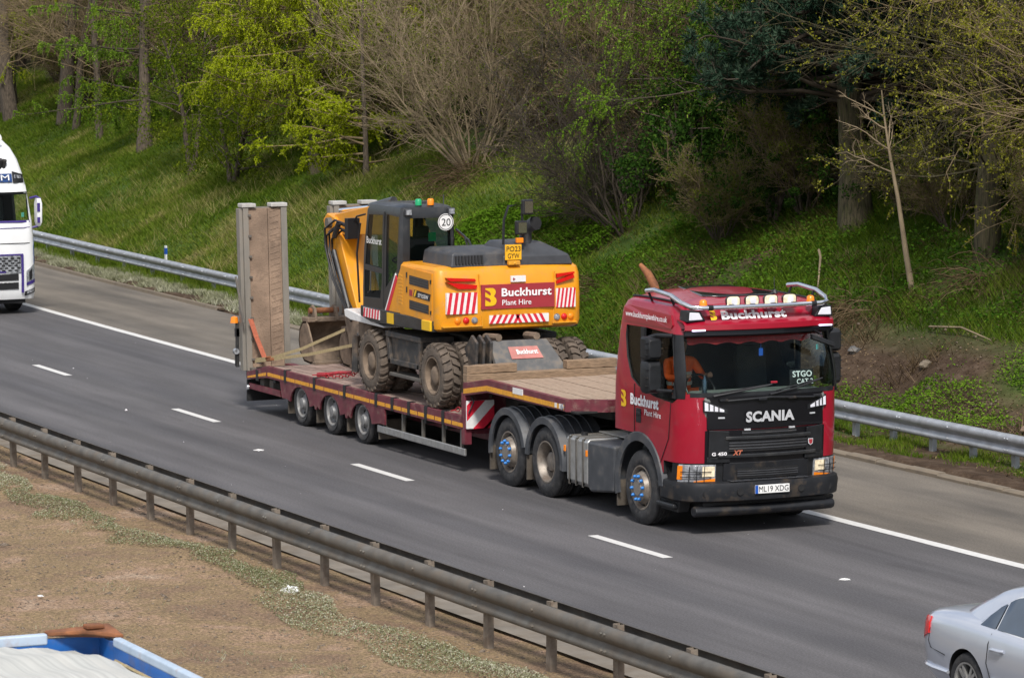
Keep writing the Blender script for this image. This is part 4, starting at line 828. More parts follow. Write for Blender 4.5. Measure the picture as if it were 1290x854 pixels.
    # frame beams
    b = MB(); b.bb(9.4, 18.6, *sorted((YC+s*.45, YC+s*.60)), .42, .82); b.build('main_beam', 'maroon', TL)
    b = MB(); b.prism([(18.2, .5), (18.6, .45), (19.1, 1.1), (22.3, 1.18), (22.3, 1.34), (18.62, 1.34), (18.3, .85)], 'y', *sorted((YC+s*.40, YC+s*.55))); b.build('neck_beam', 'chassis', TL)
    for x, z in ((12.46, .23), (13.82, .23), (11.15, .25), (15.17, .25)): b = MB(); b.bb(x-.01, x+.015, *sorted((YC+s*(HW-.04), YC+s*.75)), z-.1, z+.22); b.build('mudflap', 'brownflap', TL)
    for x in (9.7, 10.15): b = MB(); b.bb(x-.09, x+.09, *sorted((YC+s*(HW-.12), YC+s*.5)), .45, .62); b.build('rear_bracket', 'old_steel', TL)
    b = MB(); b.bb(9.3, 10.8, *sorted((YC+s*(HW-.03), YC+s*(HW-.07))), .40, .50); b.build('rear_side_beam', 'maroon', TL)
    b = MB(); b.lathe([(0, 0), (0, .04), (.03, .05)], (9.28, YC+s*(HW+.01), .42), 'y', 10); b.build('side_lamp', 'clear', TL)
b = MB(); b.bb(22.52, 22.60, YC-.75, YC+.75, 1.33, 1.51); b.build('nose_rail', 'maroon', TL, bevel=.008)
b = MB(); b.bb(18.66, 22.5, YC-1.2, YC+1.2, 1.32, 1.345); b.build('neck_floor', 'chassis', TL)
b = MB(); b.bb(18.5, 18.62, YC-HW+.1, YC+HW-.1, .6, 1.3); b.build('step_wall', 'maroon', TL)
b = MB(); b.bb(22.0, 22.14, YC-.05, YC+.95, 1.52, 1.66); b.build('stop_bar', 'old_steel', TL, bevel=.01)
b = MB(); b.prism([(9.2, .55), (9.24, .55), (9.22, .17), (9.19, .17)], 'y', YC-HW+.02, YC+HW-.02); b.build('rear_flap', 'rubber_flap', TL)
for x in np.arange(9.6, 18.5, .82): b = MB(); b.bb(x-.05, x+.05, YC-1.2, YC+1.2, .60, .80); b.build('cross_member', 'chassis', TL)
for x in (11.78, 13.14, 14.5): b = MB(); b.lathe([(YC-1.05, .07), (YC+1.05, .07)], (x, 0, .39), 'y', 10); b.build('axle', 'chassis', TL)
KT = wheel_meshes(.39, .25, .235, 'trailer'); ORG.xyz = TL.location
for x in (11.78, 13.14, 14.5):
    for s in (-1, 1): wheel(TL, KT, (x, YC+s*1.235, .39), s > 0, ('tyre', 'trailer_rim'), spin=x)
# ---- raised ramps
def ramp(y0):
    w = .88; lean = -.055; x0 = 9.18; H = 2.86; z0 = .70
    o = bpy.data.objects.new('ramp', None); COL.objects.link(o); o.parent = TL
    def bx(nm, m, xa, xb, ya, yb, za, zb, bev=.006):
        b = MB(); b.bb(xa, xb, ya, yb, za, zb)
        b.v = [(x+(z-z0)*lean, y, z) for x, y, z in b.v]; return b.build(nm, m, o, bevel=bev)
    for ya, yb, t in ((0, .06, 0), (.06, .16, .05), (w-.11, w, .05)):
        bx('ramp_rail', 'ramp_rail', x0-.16, x0+t, y0+ya, y0+yb, z0, z0+H-.02*(ya == 0))
    bx('rail_cap', 'cap', x0-.15, x0+.07, y0+.03, y0+.30, z0+H, z0+H+.07, .015); bx('rail_cap', 'cap', x0-.15, x0+.07, y0+w-.30, y0+w+.01, z0+H, z0+H+.07, .015)
    bx('tread_plate', 'ramp_mud', x0-.06, x0+.012, y0+.16, y0+.522, z0+.04, z0+H-.02, .004); bx('tread_plate', 'ramp_mud', x0-.06, x0+.018, y0+.53, y0+w-.11, z0+.04, z0+H-.02, .004)
    for k in range(8): 
        z = z0+.2+k*.36; bx('ramp_bolt', 'old_steel', x0+.05, x0+.065, y0+.14, y0+.20, z-.02, z+.02, .004)
    b = MB()
    for k in range(26):
        z = z0+.12+k*.106
        for (ya, yb, dz) in ((.56, .74, .05),):
            P = [(x0+.018, y0+ya, z), (x0+.018, y0+yb, z+dz), (x0+.018, y0+yb, z+dz+.03), (x0+.018, y0+ya, z+.03)]
            P2 = [(x+.006, y, zz) for x, y, zz in P]; b.add([(x+(zz-z0)*lean, y, zz) for x, y, zz in P+P2], [(4, 5, 6, 7), (0, 1, 5, 4), (1, 2, 6, 5), (2, 3, 7, 6), (3, 0, 4, 7)])
    c = b.build('cleats', 'ramp_mud', o); c['kind'] = 'stuff'
    bx('hinge', 'old_steel', x0-.14, x0+.14, y0+.1, y0+.2, z0-.14, z0+.06); bx('hinge', 'old_steel', x0-.14, x0+.14, y0+w-.2, y0+w-.1, z0-.14, z0+.06)
    bx('back_plate', 'ramp_rail', x0-.15, x0-.065, y0+.16, y0+w-.11, z0, z0+H, 0)
ramp(YC-HW-.03); ramp(YC+HW+.03-.88)
b = MB(); b.tube([(9.02, YC-HW-.10, 2.35), (9.1, YC-HW-.10, 2.2), (9.3, YC-HW-.06, 1.55)], .022, 6); b.build('ramp_stay', 'old_steel', TL)
# rear marker lamps on a pole at the corner
b = MB(); b.bb(8.92, 8.98, YC-HW-.08, YC-HW-.03, .75, 1.55); pl = b.build('lamp_pole', 'chassis', TL)
b = MB(); b.lathe([(1.53, .075), (1.57, .07), (1.63, .06), (1.65, 0)], (8.93, YC-HW-.1, 0), 'z', 12); b.build('beacon', 'amber', pl, smooth=50)
b = MB(); b.lathe([(0, .0), (.01, .05), (-.05, .055)], (9.0, YC-HW-.09, 1.03), 'x', 12); b.build('rear_lamp', 'clear', pl)
b = MB(); b.box((8.95, YC-HW-.06, 1.36), (.06, .07, .14)); b.box((8.95, YC-HW-.06, .92), (.05, .07, .3)); b.build('lamp_bracket', 'ink', pl)
# ---- loose things lying on the trailer
ORG.xyz = (0, 0, 0)
def place(nm, lab, cat, m, b, loc, group=None, **k):
    b.v = [(x-loc[0], y-loc[1], z-loc[2]) for x, y, z in b.v]; o = b.build(nm, m, None, **k); o.location = loc; tag(o, lab, cat, group); return o
def timber(nm, lab, x0, x1, y0, y1, z0, z1, tilt=0):
    b = MB(); R = []
    for t in np.linspace(0, 1, 9):
        y = y0+(y1-y0)*t; j = lambda: random.uniform(-.006, .006); e = tilt*(t-.5)
        R.append([(x0+j(), y, z0+e+j()), (x1+j(), y, z0+e+j()), (x1+j(), y, z1+e+j()), (x0+j(), y, z1+e+j())])
    b.loft(R); place(nm, lab, 'timber', 'timber', b, (x0, y0, z0), 'timber baulks across the step of the trailer', smooth=20, bevel=.012)
timber('timber_baulk', 'long muddy timber baulk lying across the step behind the excavator', 18.57, 18.73, 1.08, 3.62, 1.40, 1.535)
timber('timber_baulk', 'short muddy timber on top of the long baulk, left of the grey blade', 18.56, 18.72, 1.09, 1.93, 1.54, 1.665, .01)
timber('timber_baulk', 'short muddy timber on top of the long baulk, right of the grey blade', 18.56, 18.72, 2.78, 3.64, 1.54, 1.675)
# muddy buckets between the ramps
def bucket(nm, lab, x, y0, y1, z, H, D, ears):
    t = thing(nm, lab, 'bucket', (x, (y0+y1)/2, z)); ORG.xyz = t.location
    prof = [(D*1.0, .05*H), (D*.75, .0), (D*.35, .03*H), (D*.1, .22*H), (.0, .5*H), (D*.06, .78*H), (D*.25, .97*H), (D*.5, H)]
    b = MB(); b.grid([[(x+a, y, z+c) for a, c in prof] for y in np.linspace(y0, y1, 7)]); b.build('shell', 'mud', t, solid=.035, smooth=60)
    for y in (y0, y1-.03):
        b = MB(); b.prism([(x+a, z+c) for a, c in prof]+[(x+D*.82, z+.55*H)], 'y', y, y+.03); b.build('cheek', 'mud', t, bevel=.006)
    b = MB(); b.bb(x+D*.92, x+D*1.12, y0-.02, y1+.02, z, z+.06); b.build('cutting_edge', 'mud', t, bevel=.012)
    b = MB(); b.bb(x+D*.2, x+D*.62, y0, y1, z+H-.02, z+H+.06); b.build('top_beam', 'mud', t, bevel=.015)
    if ears:
        ym = (y0+y1)/2+ears
        for y in (ym-.22, ym+.18):
            b = MB(); b.prism([(x+D*.1, z+H), (x+D*.65, z+H), (x+D*.55, z+H+.22), (x+D*.38, z+H+.27), (x+D*.2, z+H+.2)], 'y', y, y+.05); b.build('ear', 'mud', t, bevel=.012)
        b = MB(); b.lathe([(ym-.27, 0), (ym-.27, .05), (ym+.28, .05), (ym+.28, 0)], (x+D*.4, 0, z+H+.17), 'y', 10); b.build('pin', 'rust', t)
    ORG.xyz = (0, 0, 0); return t
bucket('excavator_bucket', 'wide mud caked ditching bucket lying between the two raised ramps', 9.5, 1.95, 3.55, .86, .74, .75, -.45)
bucket('excavator_bucket', 'narrow mud caked digging bucket standing in front of the wide one', 10.55, 2.28, 3.0, .88, .62, .6, 0)
def strap(nm, lab, cat, m, pts, w=.05, nrm=(0, 0, 1)):
    b = MB(); P = [Vector(p) for p in pts]; n = Vector(nrm)
    b.grid([[p-n*w/2, p+n*w/2] for p in P]); place(nm, lab, cat, m, b, tuple(P[0]), 'webbing straps on the trailer', solid=.006, smooth=60)
strap('webbing_strap', 'tan webbing strap running from the ramp foot up over the bucket', 'strap', 'strap_tan', [(9.55, 1.13, .93), (10.1, 1.18, 1.0), (10.9, 1.45, 1.22), (11.9, 1.85, 1.62)], .055)
strap('webbing_strap', 'tan webbing strap running from the ramp foot to the excavator hitch', 'strap', 'strap_tan', [(9.57, 1.10, .90), (10.15, 1.16, .985), (11.2, 1.45, 1.15), (12.5, 1.8, 1.42)], .055)
strap('ratchet_strap', 'orange ratchet strap hanging down the near raised ramp', 'strap', 'strap_orange', [(9.29, 1.13, 1.62), (9.34, 1.22, 1.3), (9.38, 1.32, 1.02), (9.42, 1.36, .88)], .09, (0, 1, 0))
place('strap_ratchet', 'rusty ratchet buckle joining the two tan straps near the ramp foot', 'ratchet', 'rust', MB().box((10.15, 1.17, .985), (.22, .09, .05), ry=-.15).box((10.08, 1.16, 1.01), (.1, .1, .03), ry=-.4), (10.15, 1.17, .985), bevel=.01)
def chain(nm, lab, pts, m, r=.028):
    b = MB(); P = [Vector(p) for p in pts]
    n = 0
    for a, c in zip(P[:-1], P[1:]):
        d = c-a; k = max(1, int(d.length/.085))
        for i in range(k):
            q = a+d*((i+.5)/k); u = d.normalized(); s = Vector((0, 0, 1)) if n % 2 else u.cross(Vector((0, 0, 1))).normalized(); n += 1
            b.tube([q+u*.055*math.cos(t)+s*r*math.sin(t) for t in np.linspace(0, 2*math.pi, 9)], .009, 5, cap=False)
    o = place(nm, lab, 'chain', m, b, tuple(P[0])); return o
chain('lashing_chain', 'red lashing chain with a binder lying on the deck before the front wheel', [(12.1, 1.18, .90), (12.5, 1.32, .91), (12.85, 1.42, .93), (13.2, 1.5, 1.0), (13.4, 1.55, 1.2)], 'chainred')
place('chain_binder', 'red lever binder lying on the deck beside the lashing chain', 'binder', 'chainred', MB().tube([(12.4, 1.3, .93), (12.6, 1.45, .97), (12.75, 1.62, .98)], .03, 7).tube([(12.2, 1.24, .91), (12.42, 1.31, .93)], .04, 7), (12.4, 1.3, .93))
chain('lashing_chain', 'red lashing chain at the foot of the trailer step by the rear wheel', [(18.0, 1.14, .9), (18.2, 1.2, .95), (18.38, 1.3, 1.02)], 'chainred', .035)
# ------------------------------------------------------------------ wheeled excavator
ORG.xyz = (16.1, YC, .88)
EX = thing('wheeled_excavator', 'yellow and black wheeled excavator loaded backwards on the low loader', 'excavator', ORG)
G0 = .885
def ex_wheels():
    ORG.xyz = (0, 0, 0); R, w, rr = .51, .28, .29
    t = MB(); n = 60
    t.lathe([(.03, rr), (.0, rr+.03), (-.006, .38), (.0, .43), (.02, .465), (.05, .478), (w-.05, .478), (w-.02, .465), (w, .43), (w+.006, .38), (w, rr+.03), (w-.03, rr)], (0, 0, 0), 'y', 40)
    for k in range(22):
        for s in (0, 1):
            a0 = 2*math.pi*(k+.5*s)/22; V = []
            ys = (-.002, .05, .13) if s == 0 else (w+.002, w-.05, w-.13)
            for j, (y, da) in enumerate(zip(ys, (0, .02, .10 if True else 0))):
                for rr_ in (.44 if j == 0 else .47, .487 if j == 0 else .515):
                    for e in (-.068, .068): V.append((rr_*math.cos(a0+da+e), y, rr_*math.sin(a0+da+e)))
            F = []
            for j in range(2):
                o = j*4; F += [(o+2, o+3, o+7, o+6), (o, o+2, o+6, o+4), (o+1, o+5, o+7, o+3)]
            F += [(0, 1, 3, 2), (8, 10, 11, 9)]
            t.add(V, F)
    tm = t.mesh('tyre', 30)
    r = MB(); r.lathe([(.04, rr+.005), (.005, rr+.012), (.005, rr-.012), (.06, rr-.03), (.15, rr-.05), (.16, .17), (.05, .15), (.03, .13), (.02, .06), (.02, 0)], (0, 0, 0), 'y', 30); rm = r.mesh('rim', 40)
    b = MB()
    for i in range(10):
        a = 2*math.pi*i/10; b.lathe([(.13, 0), (.13, .018), (.16, .02)], (.19*math.cos(a), 0, .19*math.sin(a)), 'y', 6)
    return tm, rm, b.mesh('rim_bolts', 30)
tm, rm, nm = ex_wheels(); ORG.xyz = EX.location
for x in (14.85, 17.40):
    for s in (-1, 1):
        for y, outer in ((1.255, 1), (.89, 0)):
            o = link('wheel', tm, 'muddy_tyre', EX); o.location = Vector((x, YC+s*y, 1.39))-ORG; o.rotation_euler = (0, 0, 0 if s < 0 else math.pi)
            r = link('rim', rm, 'mud' if x < 16 else 'muddy_black', o)
            if outer: n = link('rim_bolt', nm, 'old_steel', o); n['kind'] = 'stuff'
    b = MB(); b.lathe([(YC-.9, .1), (YC-.25, .1), (YC-.2, .2), (YC+.2, .2), (YC+.25, .1), (YC+.9, .1)], (x, 0, 1.39), 'y', 14); b.build('axle', 'mud', EX, smooth=50)
b = MB(); b.prism([(14.3, 1.35), (14.5, 1.8), (15.4, 1.95), (16.8, 1.95), (17.8, 1.8), (17.9, 1.35), (17.0, 1.3), (15.2, 1.3)], 'y', YC-.48, YC+.48); b.build('undercarriage', 'muddy_black', EX, bevel=.03)
b = MB(); b.lathe([(1.9, .0), (1.9, .62), (2.08, .62), (2.08, 0)], (15.95, YC, 0), 'z', 30); b.build('slew_ring', 'dark', EX)
for s in (-1, 1):
    y0, y1 = sorted((YC+s*1.19, YC+s*.6))
    b = MB(); b.bb(15.36, 16.78, y0, y1, 1.84, 1.93); b.build('toolbox_lid', 'muddy_black', EX, bevel=.012)
    b = MB(); b.prism([(15.36, 1.84), (16.74, 1.84), (16.70, 1.45), (15.46, 1.45)], 'y', *sorted((YC+s*1.13, YC+s*.6))); tb = b.build('toolbox', 'muddy_black', EX, bevel=.012)
    for P in (((15.36, 1.86), (15.46, 1.86), (15.56, 1.41), (15.46, 1.41)), ((16.68, 1.86), (16.78, 1.86), (16.72, 1.41), (16.62, 1.41)), ((15.46, 1.41), (16.7, 1.41), (16.7, 1.49), (15.46, 1.49))):
        b = MB(); b.prism(list(P), 'y', *sorted((YC+s*1.125, YC+s*1.18))); b.build('toolbox_rib', 'muddy_black', EX, bevel=.01)
    b = MB(); b.bb(15.45, 16.75, *sorted((YC+s*1.16, YC+s*.9)), 1.21, 1.27); b.build('step', 'old_steel', EX, bevel=.015)
    for x in (15.55, 16.6): b = MB(); b.tube([(x, YC+s*1.05, 1.24), (x+.02, YC+s*1.02, 1.46)], .02, 6); b.build('step_hanger', 'mud', EX)
    b = MB(); b.bb(16.5, 16.95, *sorted((YC+s*1.1, YC+s*.7)), 1.15, 1.42); b.build('ladder_box', 'mud', EX, bevel=.03)
# front outrigger and hitch, pale step plate
b = MB(); b.prism([(13.7, 1.95), (14.25, 1.9), (14.3, 1.25), (14.0, .98), (13.7, 1.2)], 'y', 1.35, 1.95); b.build('front_bracket', 'mud', EX, bevel=.04)
b = MB(); b.tube([(13.75, 1.3, 1.7), (13.72, 1.3, 1.1)], .07, 8); b.build('outrigger_cylinder', 'muddy_black', EX)
b = MB(); b.prism([(13.62, 2.13), (13.72, 2.15), (15.3, 1.985), (15.3, 1.96), (13.9, 1.98), (13.66, 2.02)], 'y', 1.14, 1.55); b.build('step_plate', 'stripewhite', EX, bevel=.012)
# rear dozer blade with faded label
b = MB(); b.loft([[(17.98, 1.80, 1.96), (17.98, 2.78, 1.96), (18.42, 2.95, 1.50), (18.42, 1.75, 1.50)], [(17.90, 1.80, 1.92), (17.90, 2.78, 1.92), (18.32, 2.95, 1.46), (18.32, 1.75, 1.46)]]); bl = b.build('rear_blade', 'bladegrey', EX, bevel=.02)
P = lambda u, v, e=.0: Vector((18.02+.37*v+e, 1.82-.06*v+u*(.96+.2*v), 1.92-.39*v+e))
b = MB(); b.add([P(.25, .18, .01), P(.75, .18, .01), P(.75, .62, .01), P(.25, .62, .01)], [(0, 1, 2, 3)]); lb = b.build('blade_label', mat('faded_red_label', (.45, .17, .15), .7, var=.2, dirt=((.3, .2, .15), .3, 9)), bl, smooth=0)
text('Buckhurst', 'stripewhite', lb, P(.36, .46, .014), (0, 1, 0), (-.69, 0, .72), w=.36, h=.09, bold=.03)
for y in (1.5, 1.62, 1.74):
    b = MB(); b.prism([(17.5, 1.45), (18.1, 1.5), (18.15, 1.95), (17.95, 2.06), (17.6, 1.75)], 'y', y, y+.05); b.build('blade_arm', 'muddy_black', EX, bevel=.02)
b = MB(); b.tube([(17.6, 1.9, 1.98), (18.0, 1.95, 2.0)], .06, 8); b.tube([(17.6, 2.6, 1.98), (18.0, 2.6, 2.0)], .06, 8); b.build('blade_cylinder', 'mud', EX)
# ---- upper structure
def house_ring(z, xr, ins, rad=.13, x0=16.12):
    w = 1.245-ins; P = [(x0, -w)]
    for t in np.linspace(0, 90, 6): a = math.radians(t); P.append((xr-rad+rad*math.sin(a), -w+rad-rad*math.cos(a)))
    for t in np.linspace(-.8, .8, 5): P.append((xr+.06*(1-t*t), t*(w-rad)))
    for t in np.linspace(0, 90, 6): a = math.radians(t); P.append((xr-rad+rad*math.cos(a), w-rad+rad*math.sin(a)))
    P += [(x0, w)]
    return [(x, YC+y, z) for x, y in P]
b = MB(); b.loft([house_ring(2.08, 17.50, .05), house_ring(2.12, 17.58, .01), house_ring(2.20, 17.60, 0), house_ring(2.6, 17.61, 0), house_ring(2.93, 17.57, .0), house_ring(3.03, 17.53, .015), house_ring(3.075, 17.46, .06), house_ring(3.085, 17.3, .16)]); b.build('engine_house', 'orangepaint', EX, smooth=28)
def rx(y, e=0.): t = min(1, abs(y-YC)/1.115); return 17.61+.06*(1-(t/.8)**2*.64)+e if t < .8 else 17.61+.06*(1-t*t)+e
def rq(nm, m, P, e=.006, par=None, xm=None):
    """flat piece on the rear face: corners (y, z)"""
    b = MB(); n = len(P); lo, hi = min(y for y, z in P), max(y for y, z in P); xm = xm+e if xm else rx(YC if 1.9 < (lo+hi)/2 < 3.0 else min(max(YC, lo), hi), e)
    b.add([(xm, y, z) for y, z in P]+[(rx(y, -.03), y, z) for y, z in P], [tuple(range(n))]+[(i, (i+1) % n, n+(i+1) % n, n+i) for i in range(n)]); return b.build(nm, m, par or EX, smooth=0)
def chev(y0, y1, z0, z1, n, slant, top=None, flip=1):
    xs = rx(YC if y0 < YC < y1 else min(max(YC, y0), y1)); o = rq('chevron_strip', 'stripewhite', [(y0, z0), (y1, z0), (y1, z1), (y0, z1)], .005, xm=xs); w = (y1-y0)/n
    for k in range(n):
        sl = slant if not top or k < n/2 else -slant
        a = y0+k*w; q = [(a+.02*0, z0), (a+w*.5, z0), (a+w*.5+sl, z1), (a+sl, z1)]; q = [(min(max(u, y0), y1), v) for u, v in q]
        rq('red_stripe', 'stripered', q, .009, o, xm=xs)
sg = rq('hire_sign', 'signred', [(1.80, 2.42), (3.06, 2.42), (3.06, 2.80), (1.80, 2.80)], .012)
fr = 17.675
emblem(sg, (fr+.012, 1.86, 2.47), (0, 1, 0), (0, 0, 1), .28)
text('Buckhurst', 'letter', sg, (fr+.015, 2.14, 2.615), (0, 1, 0), (0, 0, 1), w=.86, h=.125, bold=.028)
text('Plant Hire', 'letter', sg, (fr+.015, 2.15, 2.475), (0, 1, 0), (0, 0, 1), w=.50, h=.085, bold=.006)
lbp = rq('service_label', 'stripewhite', [(2.31, 2.83), (2.56, 2.83), (2.56, 2.925), (2.31, 2.925)], .012); b = MB(); b.add([(fr+.02, 2.335, 2.855), (fr+.02, 2.38, 2.877), (fr+.02, 2.335, 2.90)], [(0, 1, 2)]); b.build('label_mark', 'signred', lbp, smooth=0)
chev(1.22, 1.74, 2.36, 2.69, 5, .05); chev(3.10, 3.44, 2.40, 2.70, 5, .04); chev(1.94, 2.96, 2.19, 2.32, 10, .07, top=True)
for P in ([(1.22, 2.86), (1.74, 2.80), (1.72, 2.74), (1.42, 2.75)], [(1.22, 2.93), (1.70, 2.90), (1.72, 2.86), (1.28, 2.87)], [(3.11, 2.82), (3.40, 2.92), (3.42, 2.86), (3.11, 2.77)], [(3.11, 2.93), (3.42, 2.955), (3.42, 2.925), (3.11, 2.87)]): rq('rear_reflector', 'redlens', P, .01)
for y, m in ((1.42, 'amber'), (1.56, 'redlens'), (1.70, 'clear'), (3.12, 'clear'), (3.25, 'redlens'), (3.37, 'amber')):
    b = MB(); b.lathe([(rx(y, .022), 0), (rx(y, .018), .036), (rx(y, .005), .05), (rx(y, -.01), .055)], (0, y, 2.25), 'x', 14); b.build('tail_lamp', m, EX, smooth=50)
for s, a, c in ((1, 1.16, 1.83), (1, 3.04, 3.47)):
    for P in ([(a, 2.155), (c, 2.155), (c, 2.17), (a, 2.17)], [(c-.012, 2.17), (c, 2.17), (c-.05, 2.97), (c-.062, 2.97)] if a < 2 else [(a, 2.17), (a+.012, 2.17), (a+.05, 2.97), (a+.04, 2.97)]): rq('panel_seam', 'tapeyellow', P, .003); 
# near side body panel: vents, badge, seams
def sq(nm, m, P, e=.006, par=None, s=-1, dep=.02):
    y = YC+s*(1.245+e); b = MB(); b.prism(P, 'y', *sorted((y, y-s*dep))); return b.build(nm, m, par or EX, smooth=0)
sp = sq('side_door', 'orangepaint', [(16.30, 2.27), (17.40, 2.22), (17.40, 2.98), (16.34, 3.02)], .008, dep=.03)
for z0, z1 in ((2.75, 2.90), (2.36, 2.51)):
    v = sq('vent', 'exblack', [(16.52, z0+.01), (17.28, z0-.02), (17.28, z1-.03), (16.52, z1)], .014, sp)
    for k in range(3):
        z = z0+.03+k*.04; sq('vent_slat', 'exgrey', [(16.54, z+.01), (17.26, z-.02), (17.26, z-.01), (16.54, z+.02)], .02, v)
for x, z in ((16.40, 2.62), (16.40, 2.85)): sq('hinge', 'exblack', [(x, z), (x+.03, z), (x+.03, z+.09), (x, z+.09)], .02, sp)
for x, z in ((17.34, 2.82), (17.34, 2.34)): sq('latch', 'exblack', [(x, z), (x+.04, z), (x+.04, z+.06), (x, z+.06)], .02, sp)
bd = sq('model_badge', 'ink', [(16.66, 2.575), (17.32, 2.545), (17.36, 2.655), (16.72, 2.685)], .014, sp)
text('SY155W', 'stripewhite', bd, (16.88, YC-1.266, 2.585), (1, 0, -.04), (.04, 0, 1), w=.42, h=.062, bold=.03, shear=.15)
sq('badge_stripe', 'yellow', [(16.70, 2.58), (16.76, 2.578), (16.82, 2.675), (16.76, 2.68)], .018, bd); sq('badge_logo', 'signred', [(16.52, 2.58), (16.63, 2.578), (16.63, 2.67), (16.52, 2.675)], .014, sp)
for k in range(9): sq('louver', 'tapeyellow', [(16.06, 2.42+k*.055), (16.22, 2.415+k*.055), (16.22, 2.44+k*.055), (16.06, 2.445+k*.055)], .006)
sq('side_skirt', 'orangepaint', [(15.60, 2.27), (16.34, 2.27), (16.34, 3.02), (16.18, 3.03)], .002, dep=.4)
sq('red_stripe', 'stripered', [(15.55, 2.27), (15.66, 2.27), (16.02, 2.80), (15.96, 2.86)], .008); sq('white_stripe', 'stripewhite', [(15.51, 2.27), (15.55, 2.27), (15.96, 2.86), (15.94, 2.89), (16.24, 3.06), (16.24, 3.03)][:4], .009)
bs = MB(); bs.prism([(14.47, 2.27), (17.45, 2.25), (17.45, 2.07), (14.9, 2.03), (14.47, 2.10)], 'y', YC-1.252, YC-.4); bs.build('base_skirt', 'exblack', EX, bevel=.015)
bs = MB(); bs.prism([(14.47, 2.26), (17.45, 2.25), (17.45, 2.07), (14.9, 2.03), (14.47, 2.10)], 'y', YC+.4, YC+1.24); bs.build('base_skirt', 'exblack', EX, bevel=.015)
o = sq('chevron_strip', 'stripewhite', [(14.62, 2.10), (15.30, 2.09), (15.30, 2.24), (14.62, 2.25)], .014)
for k in range(6): a = 14.62+k*.115; sq('red_stripe', 'stripered', [(a, 2.095), (a+.055, 2.095), (a+.085, 2.245), (a+.03, 2.245)], .018, o)
sq('warning_label', 'yellow', [(15.60, 2.07), (15.86, 2.07), (15.86, 2.24), (15.60, 2.24)], .014)
b = MB(); b.box((17.22, YC-1.255, 2.16), (.34, .06, .16)); b.build('tie_bracket', 'yellow', EX, bevel=.012)
b = MB(); b.bb(14.6, 16.2, YC+.35, YC+1.22, 2.25, 2.95); b.build('tank_cover', 'orangepaint', EX, bevel=.05)
b = MB(); b.bb(15.0, 16.2, YC-.25, YC+.35, 2.05, 2.5); b.build('boom_foot', 'exblack', EX, bevel=.03)
# hood on top
b = MB(); b.loft([[(x, y, z) for x, y in ((16.35, y0), (x1, y0), (x1, y1), (16.35, y1))] for z, y0, y1, x1 in ((3.06, 1.36, 2.45, 17.50), (3.28, 1.40, 2.45, 17.46), (3.33, 1.50, 2.45, 17.36))]); hd = b.build('hood', 'exgrey', EX, bevel=.03)
for k in range(9): b = MB(); b.bb(17.49, 17.515, 1.44+k*.055, 1.47+k*.055, 3.12, 3.25); b.v = [(x-(z-3.12)*.17, y, z) for x, y, z in b.v]; b.build('hood_slot', 'dark', hd)
b = MB(); b.loft([[(x0, y0, z), (x1, y0, z), (x1, y1, z), (x0, y1, z)] for z, x0, x1, y0, y1 in ((3.06, 16.4, 17.52, 2.24, 3.46), (3.22, 16.4, 17.50, 2.26, 3.40), (3.42, 16.6, 17.26, 2.42, 3.02), (3.43, 16.7, 17.2, 2.5, 2.95))]); b.build('hood_dome', 'exgrey', EX, bevel=.025)
b = MB(); b.tube([(17.2, 2.78, 3.38), (17.2, 2.78, 3.58), (17.28, 2.82, 3.67), (17.40, 2.86, 3.72)], [.10, .10, .10, .115], 14, cap=False); ep = b.build('exhaust_pipe', 'exgrey', EX, smooth=60)
b = MB(); b.lathe([(17.41, 0), (17.405, .105)], (0, 2.86, 3.715), 'x', 14); b.build('pipe_mouth', 'dark', ep)
b = MB(); b.box((17.56, 2.40, 3.285), (.02, .28, .24)); pl = b.build('number_plate', 'plateyellow', EX, bevel=.004)
text('PO23', 'ink', pl, (17.573, 2.40, 3.30), (0, 1, 0), (0, 0, 1), w=.24, h=.082, bold=0, align='c'); text('GYW', 'ink', pl, (17.573, 2.40, 3.19), (0, 1, 0), (0, 0, 1), w=.2, h=.082, bold=0, align='c')
b = MB(); b.box((17.58, 2.40, 3.12), (.08, .2, .065)); b.lathe([(17.62, .02), (17.64, .0)], (0, 2.40, 3.115), 'x', 8); b.build('rear_camera', 'tapeyellow', EX, bevel=.012)
b = MB(); b.tube([(17.45, 2.28, 3.40), (17.45, 2.29, 3.78), (17.45, 2.37, 4.0), (17.45, 2.60, 4.03), (17.45, 2.62, 3.4)], .022, 6); b.build('mirror_frame', 'ink', EX)
for z, y, h in ((3.98, 2.68, .24), (3.66, 2.57, .22)):
    b = MB(); b.box((17.48, y, z), (.08, .19, h)); o = b.build('mirror', 'ink', EX, bevel=.02); b = MB(); b.box((17.524, y+.01, z), (.006, .14, h-.06)); b.build('mirror_glass', 'chrome', o)
b = MB(); b.box((17.47, 2.55, 3.46), (.06, .12, .08)); b.build('side_lamp', 'amber', EX, bevel=.01)
b = MB(); b.tube([(16.4, 2.2, 3.1), (16.2, 2.18, 3.45), (15.9, 2.16, 3.55)], .02, 6); b.tube([(16.55, 2.24, 3.1), (16.3, 2.2, 3.4), (15.9, 2.2, 3.5)], .02, 6); b.build('handrail', 'exblack', EX)
